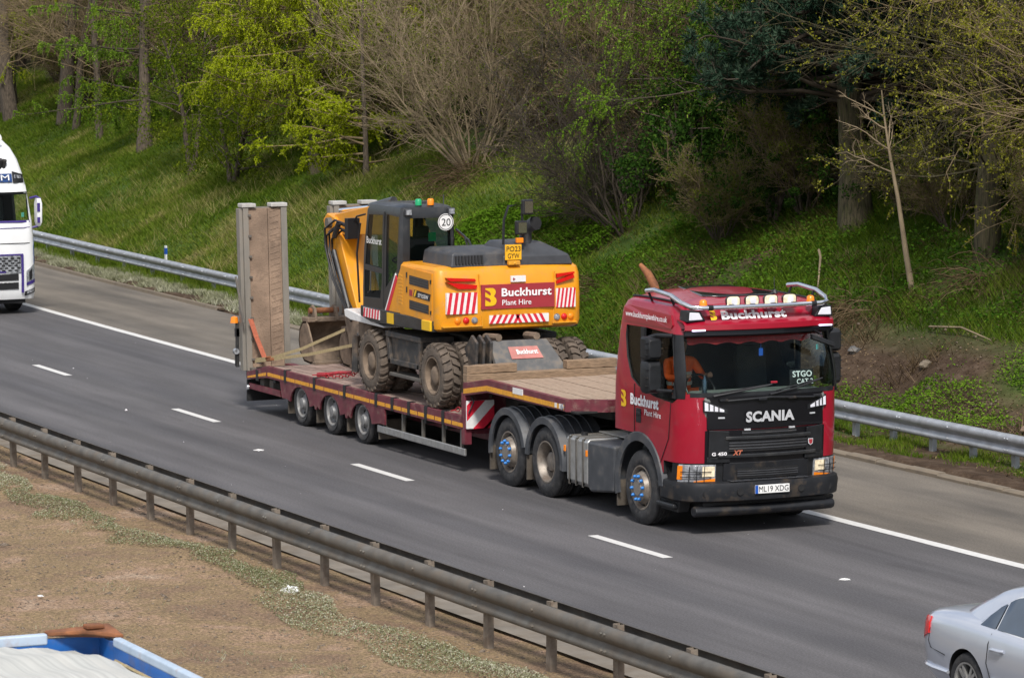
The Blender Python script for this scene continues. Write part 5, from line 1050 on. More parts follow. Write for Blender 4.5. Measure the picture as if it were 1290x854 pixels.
# ---- cab
cx0, cx1, cy0, cy1 = 14.48, 16.12, YC-1.245, YC-.26
cab = MB(); cab.loft([[(cx0+a+(.06 if z > 3.3 else 0)*(z-3.3), cy0+i, z) for a, i in ((.1, 0), )] for z in ()]) if False else None
def cring(z, i, f):
    c = .10
    return [(cx0+f+c, cy0+i, z), (cx1-i-c*.4, cy0+i, z), (cx1-i, cy0+i+c*.4, z), (cx1-i, cy1-i-c*.4, z), (cx1-i-c*.4, cy1-i, z), (cx0+f+c, cy1-i, z), (cx0+f, cy1-i-c, z), (cx0+f, cy0+i+c, z)]
out = MB(); out.loft([cring(2.26, 0, 0), cring(2.6, 0, 0), cring(3.2, .01, .03), cring(3.84, .03, .14), cring(3.93, .06, .2), cring(3.965, .13, .3)])
inn = MB(); inn.loft([cring(2.34, .05, .05), cring(3.2, .06, .08), cring(3.86, .08, .19)])
w1 = MB(); w1.prism([(14.66, 2.95), (15.36, 2.92), (15.36, 3.78), (14.78, 3.76)], 'y', cy0-.3, cy0+.35)
w1b = MB(); w1b.prism([(14.64, 2.42), (15.30, 2.44), (15.36, 2.70), (15.36, 2.84), (14.64, 2.86)], 'y', cy0-.3, cy0+.35)
w2 = MB(); w2.prism([(15.52, 2.62), (15.98, 2.95), (16.02, 3.78), (15.52, 3.80)], 'y', cy0-.3, cy0+.35)
w3 = MB(); w3.prism([(1.26, 3.08), (1.98, 3.08), (1.97, 3.76), (1.28, 3.76)], 'x', 15.8, 16.5)
w4 = MB(); w4.prism([(1.2, 2.5), (2.0, 2.5), (1.96, 3.8), (1.24, 3.8)], 'x', 14.2, 14.9)
w5 = MB(); w5.prism([(14.8, 2.95), (15.9, 2.95), (15.9, 3.76), (14.85, 3.76)], 'y', cy1-.3, cy1+.3)
sh = out.mesh('cab', 0, True); sh.materials.append(M['exblack'])
cm = bool_cut(sh, [(inn, 'interior')]+[(w, 'dark') for w in (w1, w1b, w2, w3, w4, w5)]); cm.polygons.foreach_set('use_smooth', [True]*len(cm.polygons)); cm.set_sharp_from_angle(angle=math.radians(25))
cb = link('cab', cm, None, EX, bevel=.008)
for P in ([(14.66, 2.95), (15.36, 2.92), (15.36, 3.78), (14.78, 3.76)], [(14.64, 2.42), (15.30, 2.44), (15.36, 2.70), (15.36, 2.84), (14.64, 2.86)], [(15.52, 2.62), (15.98, 2.95), (16.02, 3.78), (15.52, 3.80)]):
    b = MB(); b.add([(x, cy0+.022+(z-3.2)*.02, z) for x, z in P], [tuple(range(len(P)))]); b.build('side_window', 'glass_ex', cb, smooth=0)
b = MB(); b.add([(16.095, y, z) for y, z in ((1.26, 3.08), (1.98, 3.08), (1.97, 3.76), (1.28, 3.76))], [(0, 1, 2, 3)]); rw = b.build('rear_window', 'glass_ex', cb, smooth=0)
b = MB(); b.add([(x, y, z) for x, y, z in ((14.52, 1.2, 2.5), (14.52, 2.0, 2.5), (14.63, 1.96, 3.8), (14.63, 1.24, 3.8))], [(0, 1, 2, 3)]); b.build('front_window', 'glass_ex', cb, smooth=0)
b = MB(); b.add([(x, cy1-.03, z) for x, z in ((14.8, 2.95), (15.9, 2.95), (15.9, 3.76), (14.85, 3.76))], [(0, 1, 2, 3)]); b.build('side_window', 'glass_ex', cb, smooth=0)
text('Buckhurst', 'stripewhite', cb, (14.72, cy0+.012, 3.30), (1, 0, 0), (0, 0, 1), w=.62, h=.11, bold=.02)
b = MB(); b.lathe([(16.125, 0), (16.125, .135)], (0, 1.88, 3.69), 'x', 26); d = b.build('speed_disc', 'stripewhite', cb, smooth=0)
b = MB(); b.lathe([(16.127, .124), (16.127, .113)], (0, 1.88, 3.69), 'x', 26); b.build('disc_ring', 'ink', d, smooth=0)
text('20', 'ink', d, (16.127, 1.885, 3.632), (0, 1, 0), (0, 0, 1), w=.155, h=.12, bold=.0, align='c')
# cab door line, seat, monitor, roof lamps
b = MB(); b.tube([(15.44, cy0-.004, 2.3), (15.44, cy0+.02, 3.84)], .008, 5); b.build('door_gap', 'dark', cb)
b = MB(); b.tube([(14.98, cy0-.03, 2.86), (14.98, cy0-.035, 2.55), (14.86, cy0-.03, 2.5)], .012, 6); b.build('door_handle', 'exgrey', cb)
b = MB(); b.box((15.5, 1.6, 2.75), (.5, .5, .16)); b.box((15.74, 1.6, 3.1), (.12, .46, .7), ry=.12); b.box((15.8, 1.6, 3.52), (.08, .26, .2)); b.build('seat', 'dark', cb, bevel=.04)
b = MB(); b.tube([(14.95, 1.6, 2.4), (15.0, 1.6, 3.0)], .05, 8); b.tube([Vector((15.02, 1.6, 3.03))+Vector((.06*math.sin(a), .18*math.cos(a), .05*math.sin(a))) for a in np.linspace(0, 6.283, 17)], .014, 6); b.build('steering_column', 'ink', cb)
b = MB(); b.box((15.72, 1.34, 2.86), (.14, .03, .03)); b.build('lever', 'redlens', cb)
b = MB(); b.box((16.085, 1.66, 3.46), (.008, .13, .14)); b.build('window_notice', 'green', cb)
for y, m in ((1.47, 'green'), (1.68, 'amber')):
    b = MB(); b.lathe([(3.90, .05), (3.96, .05)], (15.98, y, 0), 'z', 12); o = b.build('beacon_base', 'ink', cb); b = MB(); b.lathe([(3.96, .055), (4.04, .055), (4.06, .04), (4.065, 0)], (15.98, y, 0), 'z', 14); b.build('beacon', m, o, smooth=50)
b = MB(); b.tube([(15.95, 1.92, 3.93), (15.95, 1.92, 4.12)], .01, 5); b.tube([(15.7, 1.5, 3.99), (15.7, 1.85, 4.0)], .02, 6); b.build('roof_aerial', 'exgrey', cb)
for y in (1.24, 1.98): b = MB(); b.box((16.1, y, 3.86), (.08, .12, .11)); o = b.build('work_lamp', 'exgrey', cb, bevel=.015); b = MB(); b.box((16.143, y, 3.86), (.006, .09, .08)); b.build('lens', 'clear', o)
# ---- boom folded down in front of the cab
def seg(nm, m, pts, y0, y1, par=EX, bev=.02):
    b = MB(); b.prism(pts, 'y', y0, y1); return b.build(nm, m, par, bevel=bev)
bm1 = seg('boom', 'orangepaint', [(15.3, 2.2), (15.05, 2.55), (13.6, 3.72), (12.9, 3.82), (10.75, 3.52), (10.5, 3.42), (10.52, 3.26), (10.8, 3.16), (12.9, 3.28), (13.5, 3.15), (14.9, 2.15)], 2.16, 2.54)
am = seg('arm', 'orangepaint', [(10.32, 3.40), (10.5, 3.52), (10.85, 3.46), (11.10, 3.1), (11.92, 1.86), (11.78, 1.72), (11.6, 1.75), (10.62, 2.75)], 2.10, 2.60)
b = MB(); b.lathe([(2.02, 0), (2.02, .09), (2.68, .09), (2.68, 0)], (10.68, 0, 3.36), 'y', 12); b.build('elbow_pin', 'old_steel', am)
b = MB(); b.tube([(11.9, 2.35, 3.70), (12.9, 2.35, 3.86)], .065, 10); c = b.build('arm_cylinder', 'exblack', bm1); b = MB(); b.tube([(10.5, 2.35, 3.56), (11.95, 2.35, 3.70)], .032, 10); b.build('cylinder_rod', 'chrome', c)
b = MB(); b.tube([(10.95, 2.05, 2.9), (11.75, 2.05, 1.75)], .04, 8); b.tube([(11.3, 2.0, 3.4), (11.1, 2.0, 3.15)], .05, 8); b.build('bucket_cylinder', 'exblack', am)
for k, (dy, dz) in enumerate(((0, 0), (.05, .06), (.1, -.06), (-.03, .12))):
    b = MB(); b.tube([(11.7, 2.05+dy, 3.25+dz), (11.2, 2.0+dy, 3.32+dz), (10.78, 1.98+dy, 3.15+dz), (10.82, 1.97+dy, 2.85+dz), (11.1, 1.98+dy, 2.45), (11.45, 2.0+dy, 2.1), (11.85, 2.0+dy, 1.8)], .02, 6); b.build('hose', 'ink', am, smooth=60)
b = MB(); b.prism([(11.35, 1.85), (11.85, 1.9), (12.25, 1.5), (12.1, 1.2), (11.6, 1.3)], 'y', 2.05, 2.65); b.build('quick_hitch', 'mud', am, bevel=.03)
for y in (1.98, 2.66): b = MB(); b.prism([(12.1, 1.6), (12.3, 1.5), (12.45, 1.15), (12.3, 1.02), (12.15, 1.15)], 'y', y, y+.06); b.build('hitch_link', 'muddy_black', am, bevel=.02)
b = MB(); b.tube([(14.55, 1.15, 3.75), (14.3, 1.1, 3.7), (14.22, 1.08, 3.6)], .018, 6); b.box((14.2, 1.06, 3.5), (.08, .26, .34), rz=.3); b.build('front_mirror', 'ink', cb, bevel=.015)
b = MB(); b.tube([(14.35, 1.12, 2.3), (14.3, 1.1, 3.1), (14.45, 1.1, 3.6)], .018, 6); b.build('front_handrail', 'ink', cb)
ORG.xyz = (0, 0, 0)
# ------------------------------------------------------------------ white lorry following behind
WX, WYC = -10.95, 2.36
ORG.xyz = (WX, WYC, 0)
WL = thing('white_lorry', 'white lorry with purple trim, cut off by the left edge of the photo', 'lorry', ORG)
def wring(z, f, w, r=.22, back=2.3):
    P = [(-back, -w)]
    for t in np.linspace(0, 90, 7): a = math.radians(t); P.append((f-.06-r+r*math.sin(a), -w+r-r*math.cos(a)))
    for t in np.linspace(-.8, .8, 7): P.append((f-.06*t*t, t*(w-r)))
    for t in np.linspace(0, 90, 7): a = math.radians(t); P.append((f-.06-r+r*math.cos(a), w-r+r*math.sin(a)))
    P.append((-back, w)); return [(WX+x, WYC+y, z) for x, y in P]
wz = [.35, .5, .9, 1.3, 1.75, 2.1, 2.75, 2.95, 3.2, 3.5, 3.75, 3.95]; wf = [-.04, .02, .03, .02, 0, -.05, -.22, -.28, -.36, -.5, -.72, -1.05]; ww = [1.24, 1.25, 1.25, 1.25, 1.24, 1.22, 1.17, 1.14, 1.10, 1.03, .94, .82]
so = MB(); so.loft([wring(z, f, w) for z, f, w in zip(wz, wf, ww)]); me = so.mesh('cab', 0, True); me.materials.append(M['white'])
c1 = MB(); c1.loft([wring(z, f-.06, w-.06, .18, 2.2) for z, f, w in zip(wz[3:9], wf[3:9], ww[3:9])])
c2 = MB(); c2.prism([(WX-.5, 2.13), (WX+.5, 2.13), (WX+.5, 2.74), (WX-.5, 2.74)], 'y', WYC-1.12, WYC+1.12)
c3 = MB(); c3.prism([(WX-1.5, 2.0), (WX-.3, 1.95), (WX-.4, 2.72), (WX-1.5, 2.74)], 'y', WYC-1.5, WYC+1.5)
cm = bool_cut(me, [(c1, 'interior'), (c2, 'ink'), (c3, 'ink')]); cm.polygons.foreach_set('use_smooth', [True]*len(cm.polygons)); cm.set_sharp_from_angle(angle=math.radians(32)); link('cab_shell', cm, None, WL)
def wfx(y, z, o=0.):
    f, w = float(np.interp(z, wz, wf)), float(np.interp(z, wz, ww)); a = abs(y); e = w-.22
    if a <= e: return WX+f-.06*(a/e)**2*.64-.0+o
    d = min(1, (a-e)/.22); return WX+f-.06-.22+(.22+o)*math.sqrt(max(0, 1-d*d*.97))
def wp(nm, m, y0, y1, z0, z1, off=.01, par=None, z0b=None, z1b=None, n=9, nz=4, th=.02):
    z0b = z0 if z0b is None else z0b; z1b = z1 if z1b is None else z1b; G = []
    for t in np.linspace(0, 1, n):
        y = y0+(y1-y0)*t; G.append([(wfx(y, z, off), WYC+y, z) for z in np.linspace(z0+(z0b-z0)*t, z1+(z1b-z1)*t, nz)])
    b = MB(); b.grid(G); return b.build(nm, m, par or WL, solid=th, smooth=45)
wp('windscreen', 'glass_front', -1.11, 1.11, 2.13, 2.74, -.02, n=21, nz=5, th=.004)
wp('windscreen_seal', 'indigo', -1.13, 1.13, 2.09, 2.135, .006, n=21, nz=2)
wp('sun_visor', 'white', -1.1, 1.1, 2.78, 2.93, .10, n=17, nz=3); wp('visor_edge', 'ink', -1.13, 1.13, 2.72, 2.775, .02, n=17, nz=2)
o = wp('name_board', 'navy', -.85, .78, 3.0, 3.19, .03, n=13); text('M', 'stripewhite', o, (wfx(.6, 3.03, .05), WYC+.50, 3.03), (-.05, 1, 0), (-.35, 0, 1), w=.2, h=.14, bold=0, ext=.03)
wp('roof_lamp', 'black', .80, 1.08, 2.98, 3.24, .02, z1b=3.16, n=5); wp('lens', 'clear', .84, 1.02, 3.08, 3.17, .03, z1b=3.14, n=4)
b = MB(); b.tube([(WX-.5, WYC+.5, 3.3), (WX-.42, WYC+.52, 3.52)], .09, 8); b.tube([(WX-.5, WYC+.62, 3.3), (WX-.42, WYC+.64, 3.5)], .06, 8); b.build('air_horn', 'chassis', WL, smooth=50)
b = MB(); b.lathe([(WX-.9, .0), (WX-.72, .03), (WX-.7, .12), (WX-.69, 0)], (0, WYC+.55, 3.98), 'x', 14); b.build('roof_lamp', 'white', WL)
wp('front_seam', 'indigo', -1.15, 1.12, 1.93, 1.945, .006, z0b=1.97, z1b=1.985, n=15, nz=2, th=.004); wp('front_seam', 'ink', -1.15, 1.1, 1.615, 1.63, .006, n=15, nz=2, th=.004)
g = wp('grille', 'clear', -.86, .86, .96, 1.34, .012, n=13)
for k in range(6):
    for j in range(11): 
        if j >= 5: wp('grille_hole', 'ink', -.8+.15*j+(.07 if k % 2 else 0), -.8+.15*j+.08+(.07 if k % 2 else 0), 1.0+k*.055, 1.03+k*.055, .022, par=g, n=2, nz=2, th=.004)
wp('grille_trim', 'indigo', -.92, .92, 1.35, 1.385, .02, n=13, nz=2); wp('grille_trim', 'indigo', .87, .925, .5, 1.36, .02, z0b=.5, n=3)
wp('grille_trim', 'indigo', .3, .5, .965, 1.0, .02, n=3, nz=2)
for z0, z1 in ((.76, .90), (.56, .70)): wp('air_intake', 'ink', -.8, .80, z0, z1, .014, z0b=z0+.03, z1b=z1+.04, n=11)
for k in range(7): wp('intake_dot', 'ink', .05+.1*k, .11+.1*k, .715, .74, .014, n=2, nz=2, th=.004)
o = wp('headlight', 'clear', 1.0, 1.22, .74, .98, .016, z0b=.80, z1b=1.16, n=6); wp('headlight_trim', 'indigo', 1.0, 1.235, .66, .72, .02, z0b=.72, z1b=.80, n=6, nz=2); wp('running_light', 'ink', 1.06, 1.14, .78, .96, .022, par=o, z0b=.82, z1b=1.05, n=3)
wp('fog_lamp', 'ink', .95, 1.22, .42, .52, .016, z0b=.50, z1b=.60, n=6); wp('fog_lens', 'clear', 1.0, 1.18, .47, .53, .024, z0b=.51, z1b=.575, n=5, nz=2)
wp('corner_panel', 'navy', 1.2, 1.247, 1.12, 1.55, .012, z0b=1.2, z1b=1.72, n=4)
for s in (-1, 1):
    b = MB(); b.tube([(WX-.35, WYC+s*1.2, 2.62), (WX-.26, WYC+s*1.32, 2.66), (WX-.24, WYC+s*1.42, 2.6)], .03, 6); b.tube([(WX-.3, WYC+s*1.22, 1.95), (WX-.26, WYC+s*1.34, 1.98), (WX-.24, WYC+s*1.42, 2.05)], .028, 6); ar = b.build('mirror_arm', 'indigo', WL)
    b = MB(); b.loft([[(WX-.24+x, WYC+s*(1.36+y), z) for x, y in ((-.12, -.06*k), (.1*k, -.05*k), (.12*k, .06*k), (-.1, .12*k))] for z, k in ((1.98, .5), (2.08, 1), (2.5, 1.05), (2.62, .7))]); b.build('mirror', 'white', ar, bevel=.02)
    for z, h in ((2.42, .2), (2.13, .13)): b = MB(); b.box((WX-.12, WYC+s*1.335, z), (.02, .07, h)); b.build('mirror_insert', 'indigo', ar, bevel=.008)
b = MB(); b.prism([(WX-1.2, 1.3), (WX-.25, 1.3), (WX-.2, 2.0), (WX-.5, 2.08), (WX-.9, 1.9)], 'y', WYC-1.1, WYC+1.1); b.build('dashboard', 'dash', WL, bevel=.04)
for y in (-.6, .6): b = MB(); b.box((WX-1.35, WYC+y, 2.1), (.2, .5, 1.0)); b.box((WX-1.1, WYC+y, 1.7), (.5, .5, .2)); b.build('seat', 'interior', WL, bevel=.05)
b = MB(); b.box((WX-.32, WYC+1.02, 2.25), (.01, .08, .1), rz=.5); b.build('sticker', mat('mint_sticker', (.2, .6, .5), .5), WL)
ORG.xyz = (0, 0, 0); KW = wheel_meshes(.52, .31, .30, 'drive'); ORG.xyz = WL.location
for x in (WX-1.35, WX-4.5, WX-10.2, WX-11.5):
    for s in (-1, 1): wheel(WL, KW, (x, WYC+s*1.22, .52), s > 0, ('tyre', 'rim_grey'))
b = MB(); b.bb(WX-13.5, WX-2.9, WYC-1.27, WYC+1.27, 1.05, 3.9); b.build('box_body', 'white', WL, bevel=.04)
b = MB(); b.bb(WX-13.4, WX-.4, WYC-.5, WYC+.5, .5, 1.04); b.build('chassis_frame', 'chassis', WL)
b = MB(); b.bb(WX-.9, WX-.15, WYC-1.0, WYC+1.0, .25, .5); b.build('bumper_valance', 'dark', WL)

# ------------------------------------------------------------------ silver saloon in the outer lane
CX, CY, CW = 37.12, -1.08, .93
ORG.xyz = (CX+2.4, CY, 0)
SC = thing('silver_car', 'silver saloon car with red tail light, half out of the photo', 'car', ORG)
# cross sections along x: (x, half width at waist, floor z, waist z, deck z (bonnet, boot) )
def car_sec(x):
    xs = [0, .04, .12, .35, .8, 1.2, 1.6, 2.4, 3.3, 3.9, 4.4, 4.7, 4.82, 4.86]
    g = lambda v: float(np.interp(x, xs, v))
    return dict(w=g([.70, .78, .85, .90, .925, .93, .93, .93, .93, .925, .89, .80, .70, .62]), fl=g([.42, .34, .27, .23, .2, .2, .2, .2, .2, .2, .22, .26, .32, .4]), wa=g([.80, .86, .90, .93, .95, .95, .94, .92, .90, .87, .80, .72, .62, .56]), dk=g([.84, .93, .99, 1.03, 1.055, 1.06, 1.04, 1.0, .98, .93, .86, .76, .66, .6]))
def body_ring(x):
    c = car_sec(x); w, f, a, d = c['w'], c['fl'], c['wa'], c['dk']; m = (f+a)/2
    P = [(0, f), (w*.8, f), (w*.93, f+.05), (w*.975, f+.16), (w*1.0, m+.02), (w*1.0, m+.10), (w*.985, a-.07), (w*.955, a), (w*.90, a+(d-a)*.45), (w*.80, a+(d-a)*.75), (w*.5, d-.005), (0, d)]
    L = P + [(-y, z) for y, z in reversed(P[1:-1])]
    return [(CX+x, CY-y, z) for y, z in L]
X = [0, .02, .06, .12, .2, .35, .55, .8, 1.0, 1.2, 1.6, 2.0, 2.4, 2.9, 3.3, 3.6, 3.9, 4.15, 4.4, 4.6, 4.72, 4.8, 4.86]
b = MB(); b.loft([body_ring(x) for x in X]); body = b.mesh('body', 0, True); body.materials.append(M['silver'])
HX = (1.03, 3.865)
cuts = []
for hx in HX:
    for s in (-1, 1): k = MB(); k.lathe([(CY+s*.5, 0), (CY+s*.5, .36), (CY+s*1.2, .36), (CY+s*1.2, 0)], (CX+hx, 0, .34), 'y', 30); cuts.append((k, 'dark'))
bc = bool_cut(body, cuts); bc.polygons.foreach_set('use_smooth', [True]*len(bc.polygons)); bc.set_sharp_from_angle(angle=math.radians(38)); link('body', bc, None, SC)
# greenhouse: roof shell with separate glass
def gh(x):
    xs = [.62, .95, 1.3, 1.65, 2.0, 2.5, 2.8, 3.1, 3.45]; g = lambda v: float(np.interp(x, xs, v))
    return g([1.055, 1.20, 1.36, 1.44, 1.475, 1.475, 1.45, 1.30, 1.0]), g([.70, .70, .66, .63, .61, .61, .62, .66, .76])
R = []
for x in np.linspace(.62, 3.45, 27):
    z, w = gh(x); wb = float(np.interp(x, [.62, 1.2, 2.8, 3.45], [.74, .86, .86, .80])); zb = min(float(np.interp(x, [.62, 1.2, 2.4, 3.45], [.99, .96, .94, .9])), z-.01)
    P = [(wb, zb)] + [(wb+(w-wb)*t, zb+(z-.09-zb)*t) for t in (.25, .5, .75, .97)] + [(w*.93, z-.045), (w*.75, z-.012), (w*.4, z), (0, z+.005)]
    P = P + [(-y, q) for y, q in reversed(P[:-1])]
    R.append([(CX+x, CY-y, q) for y, q in P])
b = MB(); b.loft(R, cap=True, closed=False); b.build('roof', 'silver', SC, smooth=45)
def gpt(x, t, s, o=.006):
    z, w = gh(x); wb = float(np.interp(x, [.62, 1.2, 2.8, 3.45], [.74, .86, .86, .80])); zb = float(np.interp(x, [.62, 1.2, 2.4, 3.45], [.99, .96, .94, .9])); zt = z-.09
    return (CX+x, CY+s*(wb+(w-wb)*t+o), zb+(zt-zb)*t)
for s in (-1, 1):
    outline = []
    top = [(1.22, .08), (1.30, .38), (1.42, .66), (1.6, .84), (1.85, .93), (2.3, .96), (2.6, .95), (2.8, .9), (3.05, .6), (3.25, .15)]; bot = [(3.25, .05), (2.8, .05), (2.3, .05), (1.8, .05), (1.4, .06)]
    def frame(nm, m, x0, x1, o, grow, par):
        G = []
        for x in np.linspace(x0, x1, 14):
            tt = float(np.interp(x, [p[0] for p in top], [p[1] for p in top])); G.append([gpt(x, t, s, o) for t in np.linspace(.05-grow, max(tt+grow, .06), 4)])
        b = MB(); b.grid(G); return b.build(nm, m, par, smooth=40)
    ch = frame('window_trim', 'chrome', 1.17, 3.27, .004, .045, SC)
    for x0, x1 in ((1.22, 1.50), (1.535, 2.28), (2.35, 3.2)): frame('side_window', 'carglass', x0, x1, .012, 0, SC)
    wx = lambda x: car_sec(x)['w']
    for x0 in (1.44, 2.32, 3.42):
        b = MB(); pts = [(CX+x0+dx, CY+s*(wx(x0)*k+.002), z) for dx, k, z in ((.05, .955, .93), (.02, .99, .82), (0, 1.0, .62), (-.02+(.12 if x0 < 1.5 else 0), .995, .42), (.0+(.18 if x0 < 1.5 else 0), .965, .30))]; b.tube(pts, .006, 4); b.build('door_gap', 'ink', SC)
    for x0 in (1.62, 2.52):
        b = MB(); b.tube([(CX+x0-.1, CY+s*.925, .775), (CX+x0-.06, CY+s*.955, .78), (CX+x0+.1, CY+s*.955, .785), (CX+x0+.14, CY+s*.925, .785)], .018, 7); b.build('handle', 'silver', SC, smooth=60)
    b = MB(); b.tube([(CX+x, CY+s*(wx(x)*1.0+.003), .46) for x in np.linspace(1.5, 3.35, 6)], .022, 6); b.build('side_moulding', 'silver', SC, smooth=60)
    # tail light wrapped round the corner
    G = []
    for x in (.03, .07, .13, .2, .26):
        c = car_sec(x); r = []
        for k, z in ((1.0, c['wa']-.24+.25*x), (.995, c['wa']-.15), (.985, c['wa']-.07), (.955, c['wa']+.0), (.91, c['wa']+(c['dk']-c['wa'])*.5-.25*x)): r.append((CX+x-.012, CY+s*(c['w']*k+.012), z))
        G.append(r)
    b = MB(); b.grid(G); b.build('tail_light', 'redlens', SC, solid=.02, smooth=50)
    b = MB(); b.tube([(CX+x, CY+s*(car_sec(x)['w']*.985+.006), .40) for x in (.03, .1, .2, .35, .55, .68)], .02, 5); b.build('bumper_line', 'silver', SC, smooth=60)
    b = MB(); b.tube([(CX+x, CY+s*(wx(x)*k+.003), z) for x, k, z in ((.26, .985, .80), (.23, 1., .66), (.30, 1., .60), (.62, 1., .57))], .005, 4); b.build('bumper_gap', 'ink', SC)
    b = MB(); b.tube([Vector((CX+.62, CY+s*(wx(.62)+.002), .72))+Vector((.075*math.cos(a), 0, .075*math.sin(a))) for a in np.linspace(0, 6.283, 21)], .004, 4); SC and None
b = MB(); b.grid([[(CX+x, CY+y*float(np.interp(x, [.66, 1.3], [.50, .42])), gh(x)[0]+.004-.010*y*y) for y in np.linspace(-1, 1, 5)] for x in np.linspace(.68, 1.32, 6)]); b.build('rear_screen', 'carglass', SC, smooth=50)
b = MB(); b.grid([[(CX+x, CY+y*float(np.interp(x, [2.85, 3.4], [.58, .70])), gh(x)[0]+.008) for y in np.linspace(-1, 1, 5)] for x in np.linspace(2.86, 3.4, 6)]); b.build('windscreen', 'carglass', SC, smooth=50)
b = MB(); b.box((CX-.005, CY, .70), (.02, .52, .11)); b.build('number_plate', 'plateyellow', SC)
for s in (-1, 1): b = MB(); b.box((CX+4.72, CY+s*.6, .66), (.2, .34, .13), rz=-s*.35); b.build('headlight', 'clear', SC, bevel=.03); b = MB(); b.box((CX+3.05, CY+s*1.0, .98), (.12, .16, .12)); b.build('door_mirror', 'silver', SC, bevel=.03)
def alloy():
    ORG.xyz = (0, 0, 0); K = {}
    t = MB(); t.lathe([(.03, .225), (.008, .235), (.0, .27), (.01, .31), (.04, .328), (.19, .328), (.21, .31), (.22, .235)], (0, 0, 0), 'y', 40); K['tyre'] = t.mesh('tyre', 40)
    r = MB(); r.lathe([(.03, .228), (.004, .232), (.006, .215), (.03, .208), (.16, .20)], (0, 0, 0), 'y', 36); r.lathe([(.012, 0), (.012, .06), (.04, .07)], (0, 0, 0), 'y', 16)
    for i in range(10):
        a = 2*math.pi*i/10+.13*(1 if i % 2 else -1); c, s_ = math.cos(a), math.sin(a); u = (-s_, c)
        V = [(c*r_+u[0]*w_, y, s_*r_+u[1]*w_) for r_, w_, in ((.05, .02), (.215, .016)) for y in (.014, .05) for w_ in (-w_, w_)]
        r.add(V, [(0, 1, 5, 4), (2, 6, 7, 3), (0, 4, 6, 2), (1, 3, 7, 5)])
    K['rim'] = r.mesh('rim', 40); ORG.xyz = SC.location; return K
KA = alloy()
for hx in HX:
    for s in (-1, 1): wheel(SC, KA, (CX+hx, CY+s*.915, .328), s > 0, ('tyre', 'alu'))
    b = MB(); b.lathe([(CY-.72, .2), (CY+.72, .2)], (CX+hx, 0, .33), 'y', 12); b.build('brake_disc', 'dark', SC)

# ------------------------------------------------------------------ blue tipper on the near carriageway
TX, TY, TZ = 45.98, -13.81, 3.01
ORG.xyz = (TX+3, TY-1.25, 0)
TP = thing('blue_tipper_lorry', 'blue open topped tipper with a white load sheet and a rusty corner cap', 'lorry', ORG)
W_ = 2.5; L_ = 6.4
b = MB(); b.bb(TX, TX+L_, TY-.05, TY, 1.25, TZ-.02); b.build('side_wall', 'bluepaint', TP)
b = MB(); b.bb(TX, TX+L_, TY-W_, TY-W_+.05, 1.25, TZ-.02); b.build('side_wall', 'bluepaint', TP)
b = MB(); b.bb(TX, TX+.05, TY-W_+.05, TY-.05, 1.25, TZ-.02); b.build('front_wall', 'bluepaint', TP)
b = MB(); b.bb(TX+L_-.05, TX+L_, TY-W_+.05, TY-.05, 1.25, TZ-.02); b.build('tailgate', 'bluepaint', TP)
b = MB(); b.bb(TX+.05, TX+L_-.05, TY-W_+.05, TY-.05, 1.25, 1.32); b.build('floor_plate', 'bluepaint', TP)
for y0, y1 in ((TY-.055, TY+.01), (TY-W_-.01, TY-W_+.055)): b = MB(); b.bb(TX+.35, TX+L_, y0, y1, TZ-.05, TZ+.015); b.build('top_rail', 'palerail', TP, bevel=.015)
b = MB(); b.bb(TX-.01, TX+.055, TY-W_+.3, TY-.42, TZ-.06, TZ+.02); b.build('top_rail', 'palerail', TP, bevel=.015)
for k in range(9):
    x = TX+.3+k*.72
    # ribs on both flanks
    for y0 in (TY, TY-W_-.06): b = MB(); b.bb(x, x+.1, y0, y0+.06, 1.3, TZ-.08); b.build('side_rib', 'bluepaint', TP, bevel=.01)
for yc_ in (TY, TY-W_):
    s = 1 if yc_ == TY else -1
    b = MB(); b.add([(TX-.04, yc_+s*.05, TZ+.05), (TX+.34, yc_+s*.03, TZ+.03), (TX+.22, yc_-s*.2, TZ+.06), (TX+.05, yc_-s*.42, TZ+.03), (TX-.04, yc_-s*.42, TZ+.03)], [(0, 1, 2, 3, 4)]); b.build('corner_cap', 'rust', TP, solid=.03, bevel=.01)
    b = MB(); b.box((TX+.08, yc_-s*.1, TZ+.055), (.1, .13, .03)); b.build('sheet_hinge', 'rust', TP, bevel=.01)
b = MB(); G = []
for x in np.linspace(TX+.14, TX+L_-.1, 60):
    r = []
    for y in np.linspace(-1, 1, 25):
        t = (x-TX-.14)/.5; z = TZ-.10+.11*(1-abs(y)**3)+.010*math.sin(y*48)+.01*math.sin(x*9+y*3)
        if abs(y) > .9: z -= .02
        r.append((x, TY-W_/2+y*(W_/2-.06), z-.05*max(0, 1-t)))
    G.append(r)
b.grid(G); b.build('load_sheet', 'tarp', TP, solid=.02, smooth=60)
for y in (TY-.12,): b = MB(); b.tube([(x, y, TZ-.1) for x in np.linspace(TX+.6, TX+L_-.2, 5)], .012, 5); b.build('sheet_cord', 'strap_tan', TP)
b = MB(); b.loft([[(TX-2.1+a, TY-.1-.02*k, z), (TX-.35, TY-.1, z), (TX-.35, TY-W_+.1, z), (TX-2.1+a, TY-W_+.1+.02*k, z)] for z, a, k in ((.5, .05, 0), (.9, 0, 0), (1.5, .02, 0), (2.2, .22, 2), (2.36, .4, 4))]); b.build('cab', 'bluepaint', TP, bevel=.06)
b = MB(); b.prism([(TX-2.13, 1.52), (TX-2.06, 1.52), (TX-1.88, 2.16), (TX-1.93, 2.16)], 'y', TY-W_+.25, TY-.25); b.build('windscreen', 'carglass', TP)
for y in (TY-.09, TY-W_+.09): b = MB(); b.box((TX-1.25, y, 1.85), (.9, .03, .55)); b.build('side_window', 'carglass', TP)
